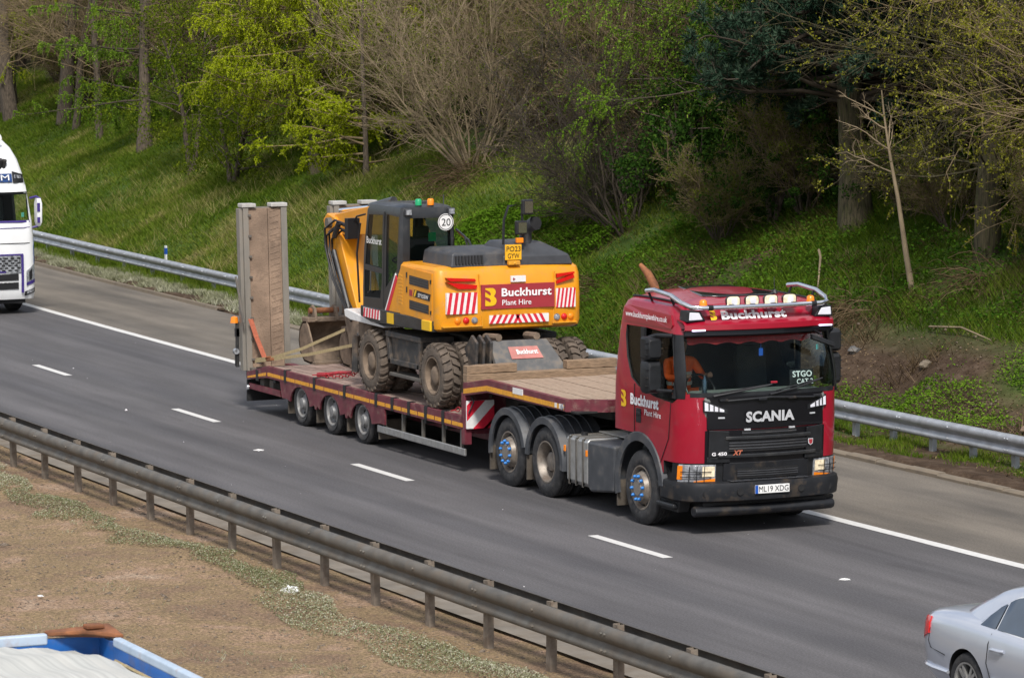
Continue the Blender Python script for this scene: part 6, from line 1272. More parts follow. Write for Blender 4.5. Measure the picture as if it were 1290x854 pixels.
b = MB(); b.bb(TX-2.0, TX+L_-.2, TY-W_+.8, TY-.8, .7, 1.24); b.build('chassis_frame', 'chassis', TP)
for x in (TX-1.2, TX+3.9, TX+5.2):
    for s in (-1, 1): wheel(TP, KW, (x, TY-W_/2+s*1.27, .47), s > 0, ('tyre', 'rim_grey'))
ORG.xyz = (0, 0, 0)
# ------------------------------------------------------------------ vegetation, grown with numpy
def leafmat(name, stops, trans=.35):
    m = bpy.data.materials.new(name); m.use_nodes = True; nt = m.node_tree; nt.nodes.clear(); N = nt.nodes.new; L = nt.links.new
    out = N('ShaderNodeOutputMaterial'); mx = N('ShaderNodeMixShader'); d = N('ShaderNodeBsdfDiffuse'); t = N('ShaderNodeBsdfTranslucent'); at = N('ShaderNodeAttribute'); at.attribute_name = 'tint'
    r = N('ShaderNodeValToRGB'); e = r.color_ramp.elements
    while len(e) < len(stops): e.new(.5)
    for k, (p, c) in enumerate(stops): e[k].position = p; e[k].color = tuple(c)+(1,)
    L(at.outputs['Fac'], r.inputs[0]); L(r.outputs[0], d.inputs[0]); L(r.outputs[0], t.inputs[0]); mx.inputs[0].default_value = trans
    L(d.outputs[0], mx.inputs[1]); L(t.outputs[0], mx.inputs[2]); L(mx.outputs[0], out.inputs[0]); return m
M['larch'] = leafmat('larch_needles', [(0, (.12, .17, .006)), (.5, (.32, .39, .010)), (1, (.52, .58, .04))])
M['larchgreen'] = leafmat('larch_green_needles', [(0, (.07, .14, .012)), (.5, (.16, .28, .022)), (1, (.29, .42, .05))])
M['hawthorn'] = leafmat('spring_leaves', [(0, (.034, .055, .005)), (.5, (.10, .14, .010)), (1, (.24, .29, .022))])
M['budleaf'] = leafmat('bud_leaves', [(0, (.09, .095, .012)), (.5, (.21, .21, .022)), (1, (.38, .37, .06))])
M['ivyleaf'] = leafmat('evergreen_leaves', [(0, (.010, .028, .006)), (.5, (.026, .062, .010)), (1, (.075, .14, .02))], .25)
M['pineneedle'] = leafmat('pine_needles', [(0, (.012, .028, .017)), (.5, (.032, .064, .040)), (1, (.09, .13, .085))], .15)
M['grass'] = leafmat('grass_blades', [(0, (.048, .088, .009)), (.35, (.10, .165, .016)), (.6, (.165, .21, .03)), (.8, (.24, .23, .07)), (1, (.38, .33, .15))], .3)
M['nettle'] = leafmat('nettle_leaves', [(0, (.016, .045, .006)), (.5, (.045, .11, .010)), (1, (.11, .20, .02))], .25)
M['weed'] = leafmat('weed_leaves', [(0, (.05, .10, .008)), (.5, (.10, .20, .014)), (1, (.18, .29, .03))], .3)
M['paleplant'] = leafmat('pale_verge_plants', [(0, (.09, .11, .04)), (.35, (.20, .21, .11)), (.7, (.38, .38, .27)), (1, (.55, .53, .44))], .2)
M['bramble'] = leafmat('dead_stems', [(0, (.035, .023, .012)), (.5, (.10, .07, .04)), (1, (.25, .18, .11))], .1)
M['bark'] = mat('brown_bark', (.085, .066, .048), .95, var=.65, scale=4, stretch=(9, 9, 1.2), bump=.7, bscale=14)
M['mossbark'] = mat('mossy_bark', (.07, .058, .032), .95, var=.7, scale=3.5, stretch=(8, 8, 1.1), dirt=((.06, .07, .014), .4, 2.5), bump=.8, bscale=12)
M['twig'] = mat('bare_twigs', (.18, .132, .072), .9, var=.35, scale=2)
M['greytwig'] = mat('pale_bare_twigs', (.24, .185, .115), .9, var=.3, scale=2)
M['darktwig'] = mat('dark_twigs', (.05, .038, .026), .9, var=.3, scale=2)
M['stone'] = mat('pale_rubble', (.15, .115, .085), .9, var=.7, scale=30)

def nrm(a): return a/np.maximum(np.linalg.norm(a, axis=-1, keepdims=True), 1e-9)
def polyl(s, d, L, n, wob, trop):
    s = np.asarray(s, float); d = nrm(np.asarray(d, float)); L = np.asarray(L, float)[:, None]; P = [s]
    for i in range(n-1):
        d = nrm(d+wob*rng.normal(size=d.shape)+np.asarray(trop)/(n-1)); P.append(P[-1]+d*L/(n-1))
    return np.stack(P, 1)
def kids(P, k, t0, t1, ang, sd, Lr, taper=.5, flat=0.):
    """k children per parent polyline: start, direction, length, position along parent"""
    B, n, _ = P.shape; t = rng.uniform(t0, t1, (B, k)); x = t*(n-1); i = np.minimum(x.astype(int), n-2); f = (x-i)[..., None]; b = np.arange(B)[:, None]
    s = P[b, i]*(1-f)+P[b, i+1]*f; T = nrm(P[b, i+1]-P[b, i])
    r = rng.normal(size=T.shape); r[..., 2] *= (1-flat); u = nrm(r-T*(r*T).sum(-1, keepdims=True))
    a = np.radians(rng.normal(ang, sd, (B, k)))[..., None]; d = T*np.cos(a)+u*np.sin(a)
    PL = np.linalg.norm(np.diff(P, axis=1), axis=-1).sum(1)[:, None]; L = PL*Lr*(1-taper*t)*rng.uniform(.7, 1.25, (B, k))
    return s.reshape(-1, 3), d.reshape(-1, 3), L.reshape(-1), t.reshape(-1)
def tubes(P, r0, r1, sides):
    """P (B,n,3); radii taper r0 -> r1 (per polyline arrays or scalars)"""
    B, n, _ = P.shape; r0 = np.broadcast_to(np.asarray(r0, float), (B,)); r1 = np.broadcast_to(np.asarray(r1, float), (B,))
    T = np.gradient(P, axis=1); T = nrm(T); ref = np.array([.31, .17, .05])+.0*T; ref = np.where(np.abs(T[..., 2:]) > .8, np.array([1., .2, 0]), np.array([.1, .15, 1.]))
    u = nrm(np.cross(T, ref)); w = np.cross(T, u); R = r0[:, None]+(r1-r0)[:, None]*np.linspace(0, 1, n)[None]
    a = 2*np.pi*np.arange(sides)/sides
    V = P[:, :, None]+R[:, :, None, None]*(u[:, :, None]*np.cos(a)[:, None]+w[:, :, None]*np.sin(a)[:, None])
    idx = np.arange(B*n*sides).reshape(B, n, sides); A = idx[:, :-1]; C = idx[:, 1:]; F = np.stack([A, np.roll(A, -1, 2), np.roll(C, -1, 2), C], -1).reshape(-1, 4)
    return V.reshape(-1, 3), F
def quads(c, ax, l, w, tint, nb=None):
    n = len(c); ax = nrm(ax); b = rng.normal(size=(n, 3)) if nb is None else nb; b = nrm(np.cross(ax, b)); l = np.broadcast_to(np.asarray(l, float), (n,))[:, None]/2; w = np.broadcast_to(np.asarray(w, float), (n,))[:, None]/2
    V = np.stack([c-ax*l, c-ax*l*.1+b*w, c+ax*l, c-ax*l*.1-b*w], 1)
    return V.reshape(-1, 3), np.arange(n*4).reshape(n, 4), np.repeat(np.clip(tint, 0, 1), 4)
def along(P, k, t0=0., t1=1.):
    B, n, _ = P.shape; t = rng.uniform(t0, t1, (B, k)); x = t*(n-1); i = np.minimum(x.astype(int), n-2); f = (x-i)[..., None]; b = np.arange(B)[:, None]
    return (P[b, i]*(1-f)+P[b, i+1]*f).reshape(-1, 3), nrm(P[b, i+1]-P[b, i]).reshape(-1, 3)
def npmesh(name, parts, m, smooth=False):
    V = np.concatenate([p[0] for p in parts]); o = 0; Fs = []
    for p in parts: Fs.append(p[1]+o); o += len(p[0])
    F = np.concatenate(Fs); me = bpy.data.meshes.new(name); k = F.shape[1]
    me.vertices.add(len(V)); me.vertices.foreach_set('co', V.astype(np.float32).ravel()); me.loops.add(F.size); me.loops.foreach_set('vertex_index', F.astype(np.int32).ravel())
    me.polygons.add(len(F)); me.polygons.foreach_set('loop_start', (np.arange(len(F))*k).astype(np.int32)); me.update(calc_edges=True)
    if smooth: me.polygons.foreach_set('use_smooth', [True]*len(F))
    if len(parts[0]) > 2:
        a = me.attributes.new('tint', 'FLOAT', 'POINT'); a.data.foreach_set('value', np.concatenate([p[2] for p in parts]).astype(np.float32))
    me.materials.append(M[m]); return me
def put(name, me, parent=None, kind=None):
    o = bpy.data.objects.new(name, me); COL.objects.link(o)
    if parent: o.parent = parent
    if kind: o['kind'] = kind
    return o
def gz(x, y): return float(terr(x, y))
def tree(name, label, x, y, group=None, cat='tree', rz=0.):
    global rng
    rng = np.random.default_rng(zlib.crc32(label.encode())+SEED.get(label, 0)); return thing(name, label, cat, (x, y, gz(x, y)-.3), rz, group)
def trunk_np(H, r, lean=(0, 0), n=9, sides=10, wob=.02, flare=1.5):
    P = polyl([[0, 0, 0]], [[lean[0], lean[1], 1]], [H], n, wob, (0, 0, .1)); V, F = tubes(P, r, r*.35, sides)
    k = V[:, 2] < .6; c = np.array(P[0, 0]); f = 1+(flare-1)*np.clip(1-V[:, 2:3]/.6, 0, 1)**2; V = np.where(k[:, None], np.concatenate([V[:, :2]*f, V[:, 2:]], 1), V); return P, (V, F)

def larch(name, label, x, y, H, r, leaf, zlo, zhi, nb, blen, tuft=14, lean=(0, 0), bark='bark', side=None, group=None, hang=.55, tl=.056):
    """larch: level boughs, hanging branchlets strung with soft needle tufts"""
    t = tree(name, label, x, y, group); P, tr_ = trunk_np(H, r, lean)
    z = rng.uniform(zlo/H, zhi/H, nb); s = np.array([np.interp(z, np.linspace(0, 1, P.shape[1]), P[0, :, k]) for k in range(3)]).T
    a = rng.uniform(0, 2*np.pi, nb) if side is None else rng.normal(side[0], side[1], nb); d = np.stack([np.cos(a), np.sin(a), rng.uniform(-.15, .35, nb)], -1)
    B1 = polyl(s, d, blen*rng.uniform(.6, 1.15, nb)*(1.1-.5*z), 7, .09, (0, 0, -.1))
    s2, d2, L2, _ = kids(B1, 9, .12, 1, 52, 14, .42, .6, .8); B2 = polyl(s2, d2, L2, 6, .09, (0, 0, -.3))
    s3, d3, L3, _ = kids(np.concatenate([B2]), 6, .1, 1, 60, 18, .34, .4, .2); d3[:, 2] -= 2*hang; B3 = polyl(s3, d3, np.maximum(L3, .16)*(1+.9*hang), 4, .1, (0, 0, -1.6*hang))
    put('trunk', npmesh('trunk', [tr_], bark, True), t)
    o = put('bough', npmesh('bough', [tubes(B1, .035, .008, 5), tubes(B2, .011, .004, 3), tubes(B3, .005, .003, 3)], 'darktwig' if leaf != 'larch' else 'twig', True), t); o['kind'] = 'stuff'
    Q = []
    for Bq, k in ((B3, int(tuft*1.8)), (B2, tuft*4), (B1[:, 2:], 60)):
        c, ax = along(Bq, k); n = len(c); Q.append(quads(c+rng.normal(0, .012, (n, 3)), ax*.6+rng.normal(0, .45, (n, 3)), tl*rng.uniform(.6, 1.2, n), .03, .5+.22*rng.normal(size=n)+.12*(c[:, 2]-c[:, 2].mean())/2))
    put('crown', npmesh('crown', Q, leaf), t); return t
def bare(name, label, x, y, stems, H, spread, r, m, k2=14, k3=9, lean=(0, 0), leaf=None, nleaf=0, group=None, trop=(0, 0, .5), wob=.08, a2=34, lsize=.05, cat='tree', k4=0, rz=0., t0=.18, Lr=.48):
    t = tree(name, label, x, y, group, cat, rz)
    a = rng.uniform(0, 2*np.pi, stems); d = np.stack([np.cos(a)*spread+lean[0], np.sin(a)*spread+lean[1], np.ones(stems)], -1)*rng.uniform(.8, 1.2, (stems, 1))
    s = np.stack([np.cos(a)*.12, np.sin(a)*.12, 0*a], -1)*(stems > 1)
    S1 = polyl(s, d, H*rng.uniform(.75, 1.1, stems), 9, wob, trop); s2, d2, L2, _ = kids(S1, k2, t0, 1, a2, 12, Lr, .55); S2 = polyl(s2, d2, L2, 6, .11, (0, 0, trop[2]*.5))
    s3, d3, L3, _ = kids(S2, k3, .15, 1, 38, 14, .5, .45); S3 = polyl(s3, d3, L3, 4, .14, (0, 0, trop[2]*.3))
    put('trunk', npmesh('trunk', [tubes(S1, r, r*.18, 7)], m if m != 'twig' else 'bark', True), t)
    parts = [tubes(S2, r*.26 if r < .12 else r*.11, .006, 4), tubes(S3, .008, .004, 3)]; last = S3
    if k4: s4, d4, L4, _ = kids(S3, k4, .1, 1, 40, 14, .55, .3); S4 = polyl(s4, d4, L4, 3, .15, (0, 0, 0)); parts.append(tubes(S4, .006, .003, 3)); last = S4
    o = put('branch', npmesh('branch', parts, m, True), t); o['kind'] = 'stuff'
    if leaf:
        c, ax = along(last, nleaf, .15, 1); n = len(c); put('crown', npmesh('crown', [quads(c+rng.normal(0, .02, (n, 3)), rng.normal(size=(n, 3)), lsize*rng.uniform(.6, 1.3, n), lsize*.55, .5+.25*rng.normal(size=n))], leaf), t)
    return t
def clump_leaves(C, R, n, size, zf=.75):
    """leaf quads through many uneven clumps: hollow-ish, denser outside"""
    out = []
    per = max(4, n//len(C))
    for c, r in zip(C, R):
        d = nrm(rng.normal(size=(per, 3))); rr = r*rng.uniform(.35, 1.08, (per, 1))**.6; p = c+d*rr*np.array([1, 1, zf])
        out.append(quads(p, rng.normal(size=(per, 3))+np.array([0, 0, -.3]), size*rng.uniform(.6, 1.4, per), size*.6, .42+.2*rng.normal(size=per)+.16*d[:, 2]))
    return out
def leafy(name, label, x, y, H, W, leaf, nclump, n, size, bark='bark', zlo=.2, group=None, cat='tree', dep=None, stems=3):
    t = tree(name, label, x, y, group, cat); a = rng.uniform(0, 2*np.pi, stems)
    S1 = polyl(np.stack([np.cos(a)*.1, np.sin(a)*.1, 0*a], -1), np.stack([np.cos(a)*.25, np.sin(a)*.25, 1+0*a], -1), H*rng.uniform(.7, 1, stems), 8, .08, (0, 0, .3)); s2, d2, L2, _ = kids(S1, 12, .2, 1, 55, 14, .5, .4); S2 = polyl(s2, d2, L2, 5, .12, (0, 0, .1))
    put('trunk', npmesh('trunk', [tubes(S1, .09, .02, 7), tubes(S2, .025, .006, 4)], bark, True), t)
    C = np.stack([rng.normal(0, W*.42, nclump), rng.normal(0, (dep or W)*.42, nclump), rng.uniform(zlo, 1, nclump)*H], -1); C[:, :2] *= (1.15-.5*(C[:, 2:3]/H))
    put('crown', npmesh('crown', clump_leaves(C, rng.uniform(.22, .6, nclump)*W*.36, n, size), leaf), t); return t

SEED = {}
# ---- front row of trees, left to right
def bare_tree(nm, lab, x, y, H, r, **k): return bare(nm, lab, x, y, 1, H, .05, r, 'twig', **k)
bare_tree('bare_tree', 'bare brown tree with a leaning trunk at the far left of the grass bank', -55.0, 16.6, 13, .30, k2=60, k3=14, lean=(-.06, -.05), a2=72, trop=(0, 0, .05), k4=3)
bare_tree('bare_tree', 'bare brown tree on the bank above the white lorry, thicker of a close pair', -49.6, 16.7, 12, .27, k2=64, k3=14, lean=(.03, -.03), a2=75, trop=(0, 0, 0), k4=3)
bare_tree('bare_tree', 'thin bare brown trunk beside the thicker one above the white lorry', -48.0, 16.6, 10, .14, k2=46, k3=12, lean=(.03, 0), a2=70, trop=(0, 0, 0), k4=3)
bare_tree('bare_tree', 'slim dark bare tree left of the first green larch', -43.6, 16.0, 10, .13, k2=46, k3=12, lean=(-.03, 0), a2=70, trop=(0, 0, 0), k4=3)
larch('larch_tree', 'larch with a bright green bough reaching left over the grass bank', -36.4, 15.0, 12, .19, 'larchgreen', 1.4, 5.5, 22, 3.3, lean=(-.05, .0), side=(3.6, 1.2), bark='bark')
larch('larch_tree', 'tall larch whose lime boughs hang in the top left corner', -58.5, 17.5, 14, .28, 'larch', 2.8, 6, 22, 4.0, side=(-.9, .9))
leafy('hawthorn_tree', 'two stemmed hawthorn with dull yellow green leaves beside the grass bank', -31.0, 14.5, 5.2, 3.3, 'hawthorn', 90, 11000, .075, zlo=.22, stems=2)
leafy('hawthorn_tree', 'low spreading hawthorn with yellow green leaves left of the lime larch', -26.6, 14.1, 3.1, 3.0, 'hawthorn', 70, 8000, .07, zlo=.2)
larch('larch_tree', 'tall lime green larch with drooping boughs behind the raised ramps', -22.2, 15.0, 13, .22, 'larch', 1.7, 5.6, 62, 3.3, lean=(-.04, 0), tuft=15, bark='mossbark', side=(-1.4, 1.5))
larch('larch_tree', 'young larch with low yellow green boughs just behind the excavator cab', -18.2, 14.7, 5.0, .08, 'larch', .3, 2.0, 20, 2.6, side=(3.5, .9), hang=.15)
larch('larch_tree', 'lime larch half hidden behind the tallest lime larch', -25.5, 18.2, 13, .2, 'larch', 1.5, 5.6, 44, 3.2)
bare('bare_shrub', 'large bare shrub fanning out many pale brown stems above the excavator', -12.6, 15.2, 26, 5.4, .8, .034, 'greytwig', k2=12, k3=7, lean=(-.2, -.1), trop=(0, 0, .4), k4=2, leaf='hawthorn', nleaf=4, lsize=.042, wob=.12, cat='shrub')
bare('bare_shrub', 'second bare shrub crowded behind the pale fanning one', -15.6, 17.4, 16, 6.0, .55, .032, 'twig', k2=12, k3=7, trop=(0, 0, .5), k4=2, leaf='budleaf', nleaf=3, lsize=.045, cat='shrub')
bare('bare_shrub', 'tall bare thicket with tiny olive buds right of the pale fanning shrub', -9.8, 18.0, 16, 6.2, .5, .03, 'twig', k2=12, k3=7, trop=(0, 0, .5), k4=2, leaf='budleaf', nleaf=4, lsize=.045, cat='shrub')
bare('bare_shrub', 'dark bare shrub leaning over the bank between the excavator and red cab', -1.2, 13.7, 15, 4.4, .62, .03, 'darktwig', k2=14, k3=9, lean=(-.5, -.25), trop=(-.2, 0, .15), k4=3, wob=.14, leaf='hawthorn', nleaf=1, lsize=.04, cat='shrub')
bare('bare_shrub', 'dark tangled bare shrub behind the leaning one', -1.6, 15.6, 14, 4.8, .6, .03, 'twig', k2=12, k3=7, lean=(-.3, -.1), trop=(0, 0, .2), k4=3, cat='shrub')
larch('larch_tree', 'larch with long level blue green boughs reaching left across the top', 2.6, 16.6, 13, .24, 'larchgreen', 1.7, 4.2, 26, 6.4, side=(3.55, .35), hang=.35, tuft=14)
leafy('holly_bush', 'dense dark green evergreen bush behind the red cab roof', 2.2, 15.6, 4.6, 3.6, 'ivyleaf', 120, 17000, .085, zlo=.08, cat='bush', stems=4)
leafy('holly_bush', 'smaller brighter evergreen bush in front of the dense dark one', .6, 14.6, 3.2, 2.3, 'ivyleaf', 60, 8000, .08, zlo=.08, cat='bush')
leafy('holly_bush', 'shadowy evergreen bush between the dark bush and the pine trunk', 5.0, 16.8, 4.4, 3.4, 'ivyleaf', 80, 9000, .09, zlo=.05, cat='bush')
def pine(name, label, x, y, H, r, zlo, nb, blen, side, nt=34, lean=(0, 0), clumps=None):
    t = tree(name, label, x, y); P, tr_ = trunk_np(H, r, lean, flare=1.35); put('trunk', npmesh('trunk', [tr_], 'mossbark', True), t)
    z = zlo/H+(.62-zlo/H)*rng.uniform(0, 1, nb)**1.5; s = np.array([np.interp(z, np.linspace(0, 1, P.shape[1]), P[0, :, k]) for k in range(3)]).T
    a = rng.uniform(0, 2*np.pi, nb) if side is None else rng.normal(side[0], side[1], nb); d = np.stack([np.cos(a), np.sin(a), rng.uniform(-.05, .2, nb)], -1)
    B1 = polyl(s, d, blen*rng.uniform(.55, 1.1, nb), 7, .1, (0, 0, .0)); s2, d2, L2, _ = kids(B1, 9, .25, 1, 45, 15, .35, .4, .6); B2 = polyl(s2, d2, L2, 4, .12, (0, 0, .3))
    s3, d3, L3, _ = kids(B2, 5, .3, 1, 42, 12, .5, .4); B3 = polyl(s3, d3, np.clip(L3, .15, .4), 3, .1, (0, 0, .3))
    o = put('bough', npmesh('bough', [tubes(B1, .06, .015, 6), tubes(B2, .018, .008, 4), tubes(B3, .009, .006, 3)], 'darktwig', True), t); o['kind'] = 'stuff'
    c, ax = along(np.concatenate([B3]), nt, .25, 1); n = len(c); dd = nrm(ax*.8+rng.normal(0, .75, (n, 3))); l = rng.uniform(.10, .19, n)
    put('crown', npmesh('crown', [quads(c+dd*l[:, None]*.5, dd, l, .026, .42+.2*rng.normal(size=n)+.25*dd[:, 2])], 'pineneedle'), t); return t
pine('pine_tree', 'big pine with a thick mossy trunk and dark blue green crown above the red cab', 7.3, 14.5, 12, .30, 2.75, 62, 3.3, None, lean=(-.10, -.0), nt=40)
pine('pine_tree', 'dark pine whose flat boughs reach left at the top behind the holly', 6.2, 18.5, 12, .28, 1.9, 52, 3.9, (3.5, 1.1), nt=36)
# thick mossy trunk at the right, thin pale sapling, budding trees
bare('budding_tree', 'budding tree with a thick mossy trunk and yellow green twigs at the right', 12.7, 14.1, 1, 11, .03, .27, 'mossbark', k2=64, k3=13, a2=80, trop=(0, 0, -.05), leaf='budleaf', nleaf=9, lsize=.058, k4=3, Lr=.36)
bare('sapling', 'thin pale sapling leaning left in front of the pine trunk', 12.45, 12.75, 1, 4.6, .0, .065, 'greytwig', k2=6, k3=5, lean=(-.32, -.05), a2=55, trop=(.25, 0, .1), k4=3, wob=.03, t0=.6, Lr=.42)
bare('budding_tree', 'mossy trunk standing deeper in the wood between sapling and thick trunk', 9.6, 15.6, 1, 9, .03, .17, 'mossbark', k2=40, k3=10, a2=75, trop=(0, 0, 0), leaf='budleaf', nleaf=2, lsize=.05, k4=2)
bare('budding_tree', 'arching budding tree with dense yellow leaves leaning in from the right edge', 19.6, 14.8, 5, 7.2, .5, .09, 'twig', k2=22, k3=12, lean=(-.3, -.12), a2=50, trop=(-.3, 0, -.25), leaf='budleaf', nleaf=14, lsize=.056, k4=3)
bare('budding_tree', 'budding tree with spread grey twigs high behind the thick mossy trunk', 13.0, 17.5, 4, 8.5, .35, .09, 'twig', k2=24, k3=12, lean=(-.1, -.05), a2=50, trop=(0, 0, .0), leaf='budleaf', nleaf=12, lsize=.056, k4=3)
# ---- wood behind: three bare trees copied about, plus dark green understorey
proto = []
for k in range(3):
    p = bare('woodland_tree', 'bare brown tree deep in the wood behind the front row', -60+40*k, 24.+k, 1, 11+k, .05, .2, 'twig', k2=58, k3=12, a2=[75, 60, 80][k], trop=(0, 0, .05), k4=3, group='bare trees deep in the wood', leaf='budleaf' if k == 1 else None, nleaf=1, lsize=.06); proto.append(p)
def spot(x, l): return x, l+float(curve_y(x))
for i in range(52):
    l = 17.5+((i*7) % 15)*.75+random.uniform(-.6, .6); x = -104+i*2.35+random.uniform(-1.2, 1.2); x, y = spot(x, l)
    c = copy_tree(proto[i % 3]); c.location = (x, y, gz(x, y)-.1); c.rotation_euler = (0, 0, random.uniform(0, 6.28)); s = random.uniform(.8, 1.15); c.scale = (s, s, s)
pb = bare('undergrowth_shrub', 'bare brown undergrowth shrub in the wood behind the front row', -20, 19.5, 14, 3.4, .7, .03, 'twig', k2=13, k3=9, trop=(0, 0, .4), k4=3, group='bare undergrowth shrubs in the wood', cat='shrub', leaf='hawthorn', nleaf=3, lsize=.05)
for i in range(96):
    l = 16.2+((i*5) % 13)*.95+random.uniform(-.5, .5); x = -100+(i*1.24)+random.uniform(-1.2, 1.2); x, y = spot(x, l)
    if -8 < x < -3 and l < 18: continue
    c = copy_tree(pb); c.location = (x, y, gz(x, y)-.05); c.rotation_euler = (0, 0, random.uniform(0, 6.28)); s = random.uniform(.75, 1.25); c.scale = (s, s, s*random.uniform(.8, 1.2))
pe = leafy('woodland_bush', 'dark green bush in the shade of the wood', 9.0, 17.2, 2.4, 2.2, 'ivyleaf', 50, 5000, .085, zlo=.08, cat='bush', group='dark green bushes in the shade of the wood')
for x, l, s in ((12.5, 16.2, .9), (15.2, 16.4, 1.0), (6.3, 19.6, 1.1), (2.0, 20.0, 1.1), (17.5, 16.2, .8), (-28.8, 16.6, .9), (-24.2, 16.2, .9), (-20.3, 16.6, .8), (-17.6, 16.9, .7), (-33.8, 16.4, .7)):  # left-hand copies: bushes added behind the larches to darken the wood's interior
    x, y = spot(x, l); c = copy_tree(pe); c.location = (x, y, gz(x, y)-.05); c.rotation_euler = (0, 0, random.uniform(0, 6)); c.scale = (s, s, s)

for x, l, s in ((4.4, 14.9, .8), (8.6, 14.9, .55), (10.6, 14.6, .5), (14.4, 14.6, .55), (3.2, 13.6, .6), (16.2, 14.2, .5), (11.6, 16.0, .8), (-3.2, 15.6, .8)):
    x, y = spot(x, l); c = copy_tree(pb); c.location = (x, y, gz(x, y)-.05); c.rotation_euler = (0, 0, random.uniform(0, 6)); c.scale = (s, s, s)
    c['label'] = 'small bare brown shrub among the front trees on the bank'; c['group'] = 'small bare shrubs among the front trees'
for x, l, s in ((3.8, 14.4, .75), (6.0, 15.2, .7), (10.2, 15.6, .8), (15.4, 15.0, .6), (-.4, 15.4, .8)):
    x, y = spot(x, l); c = copy_tree(pe); c.location = (x, y, gz(x, y)-.05); c.rotation_euler = (0, 0, random.uniform(0, 6)); c.scale = (s, s, s)
# ---- ground vegetation (uncountable)
def tz(x, y): return terr(x, y)
def blades(n, xr, lr, h, w, mask, tintf, m, name, per=6, spread=.07, leanv=.45):
    x = rng.uniform(*xr, n); l = rng.uniform(*lr, n); k = mask(x, l); x, l = x[k], l[k]; y = l+curve_y(x); z = tz(x, y); n = len(x)
    B = np.repeat(np.stack([x, y, z], -1), per, 0)+rng.normal(0, spread, (n*per, 3))*np.array([1, 1, 0]); t = np.repeat(tintf(x, l), per)+rng.normal(0, .13, n*per)
    B[:, 2] = tz(B[:, 0], B[:, 1])-.02; a = rng.uniform(0, 2*np.pi, n*per); hh = h*rng.uniform(.5, 1.4, n*per)*np.repeat(.6+.8*hashn(x, l, 1.1), per)
    u = np.stack([np.cos(a), np.sin(a), 0*a], -1)*w/2; a2 = rng.uniform(0, 2*np.pi, n*per); tip = np.stack([np.cos(a2)*leanv*hh, np.sin(a2)*leanv*hh-.1*hh, hh], -1)
    V = np.stack([B-u, B+u, B+tip], 1).reshape(-1, 3); F = np.arange(len(V)).reshape(-1, 3); me = npmesh(name, [(V, F, np.repeat(np.clip(t, 0, 1), 3))], m); return structure(put(name, me), 'stuff')
one = lambda x, l: np.ones(len(x), bool)
edge = lambda x: 15.4+1.3*hashn(x, x*0, 4.)+np.clip((-x-20)/30, 0, 1)*1.4
gt = lambda x, l: .38+.30*(hashn(x, l, 2.6)-.5)+.28*(hashn(x, l, .7)-.5)+.2*(hashn(x, l, 5.5)-.5)+.75*np.clip(hashn(x*1.0, l*2.0, 1.35)-.60, 0, 1)*1.5+.25*np.clip((-7-x)/-12, 0, 1)
blades(95000, (-72, 2.5), (9.0, 17.5), .105, .026, lambda x, l: (l < edge(x)) & (rng.random(len(x)) < np.clip((2.5-x)/7, .0, 1)), gt, 'grass', 'grass', per=6, spread=.14, leanv=1.0)
blades(5000, (-40, 1), (9.5, 16), .32, .016, lambda x, l: hashn(x, l, 1.7) > .62, lambda x, l: .86+0*x, 'grass', 'dry_grass', per=5, spread=.1, leanv=.9)
blades(9000, (6, 33), (7.95, 9.7), .09, .017, lambda x, l: hashn(x, l*2, .9) > .42, lambda x, l: .36+.3*(hashn(x, l, 1.)-.5), 'grass', 'verge_grass', per=6, spread=.06)
blades(3500, (-45, 6), (8.3, 9.2), .2, .018, one, lambda x, l: .4+0*x, 'grass', 'verge_grass', per=6, spread=.06)
blades(11000, (-50, 5), (7.55, 8.55), .10, .022, lambda x, l: hashn(x*.8, l*2, .7) > .38-.15*(l-7.5), lambda x, l: .55+.4*(hashn(x, l, .6)-.5), 'paleplant', 'pale_verge_plants', per=7, spread=.06, leanv=.8)
sw = lambda x: -5.64+.22*np.sin(x*.55)+.35*(hashn(x, x*0, 1.8)-.5)

blades(2500, (8, 46), (-12, -6), .06, .014, lambda x, l: hashn(x, l, .8) > .78, lambda x, l: .5+0*x, 'paleplant', 'low_plants', per=7, spread=.06, leanv=.9)
def cover(n, xr, lr, mask, size, hgt, m, name, tint=.45, up=.9):
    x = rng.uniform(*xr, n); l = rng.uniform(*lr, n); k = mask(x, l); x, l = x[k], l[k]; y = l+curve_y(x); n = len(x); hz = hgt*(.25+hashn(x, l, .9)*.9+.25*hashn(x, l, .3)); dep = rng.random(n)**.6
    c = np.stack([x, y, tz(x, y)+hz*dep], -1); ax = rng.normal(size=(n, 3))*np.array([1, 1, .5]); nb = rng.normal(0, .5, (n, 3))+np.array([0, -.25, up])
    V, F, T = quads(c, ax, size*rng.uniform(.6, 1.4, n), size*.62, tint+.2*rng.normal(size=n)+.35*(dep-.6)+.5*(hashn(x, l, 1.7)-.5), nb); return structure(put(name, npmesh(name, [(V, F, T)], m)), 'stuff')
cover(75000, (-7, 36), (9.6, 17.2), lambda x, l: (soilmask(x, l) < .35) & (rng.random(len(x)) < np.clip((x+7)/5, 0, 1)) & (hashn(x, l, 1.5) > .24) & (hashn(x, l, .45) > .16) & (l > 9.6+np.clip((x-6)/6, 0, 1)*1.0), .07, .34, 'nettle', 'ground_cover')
blades(30000, (-5, 36), (9.6, 16.5), .2, .02, lambda x, l: (hashn(x, l, 1.9) > .42) & (soilmask(x, l) < .4), lambda x, l: .22+.5*(hashn(x, l, 1.1)-.4)+.3*(hashn(x, l, .5)-.5), 'grass', 'bank_grass', per=6, spread=.1, leanv=.8)
blades(9000, (-5, 36), (9.4, 15), .3, .014, lambda x, l: hashn(x, l, 1.2) > .6, lambda x, l: .5+.5*(hashn(x, l, .6)-.5), 'bramble', 'dead_stalks', per=5, spread=.12, leanv=1.1)
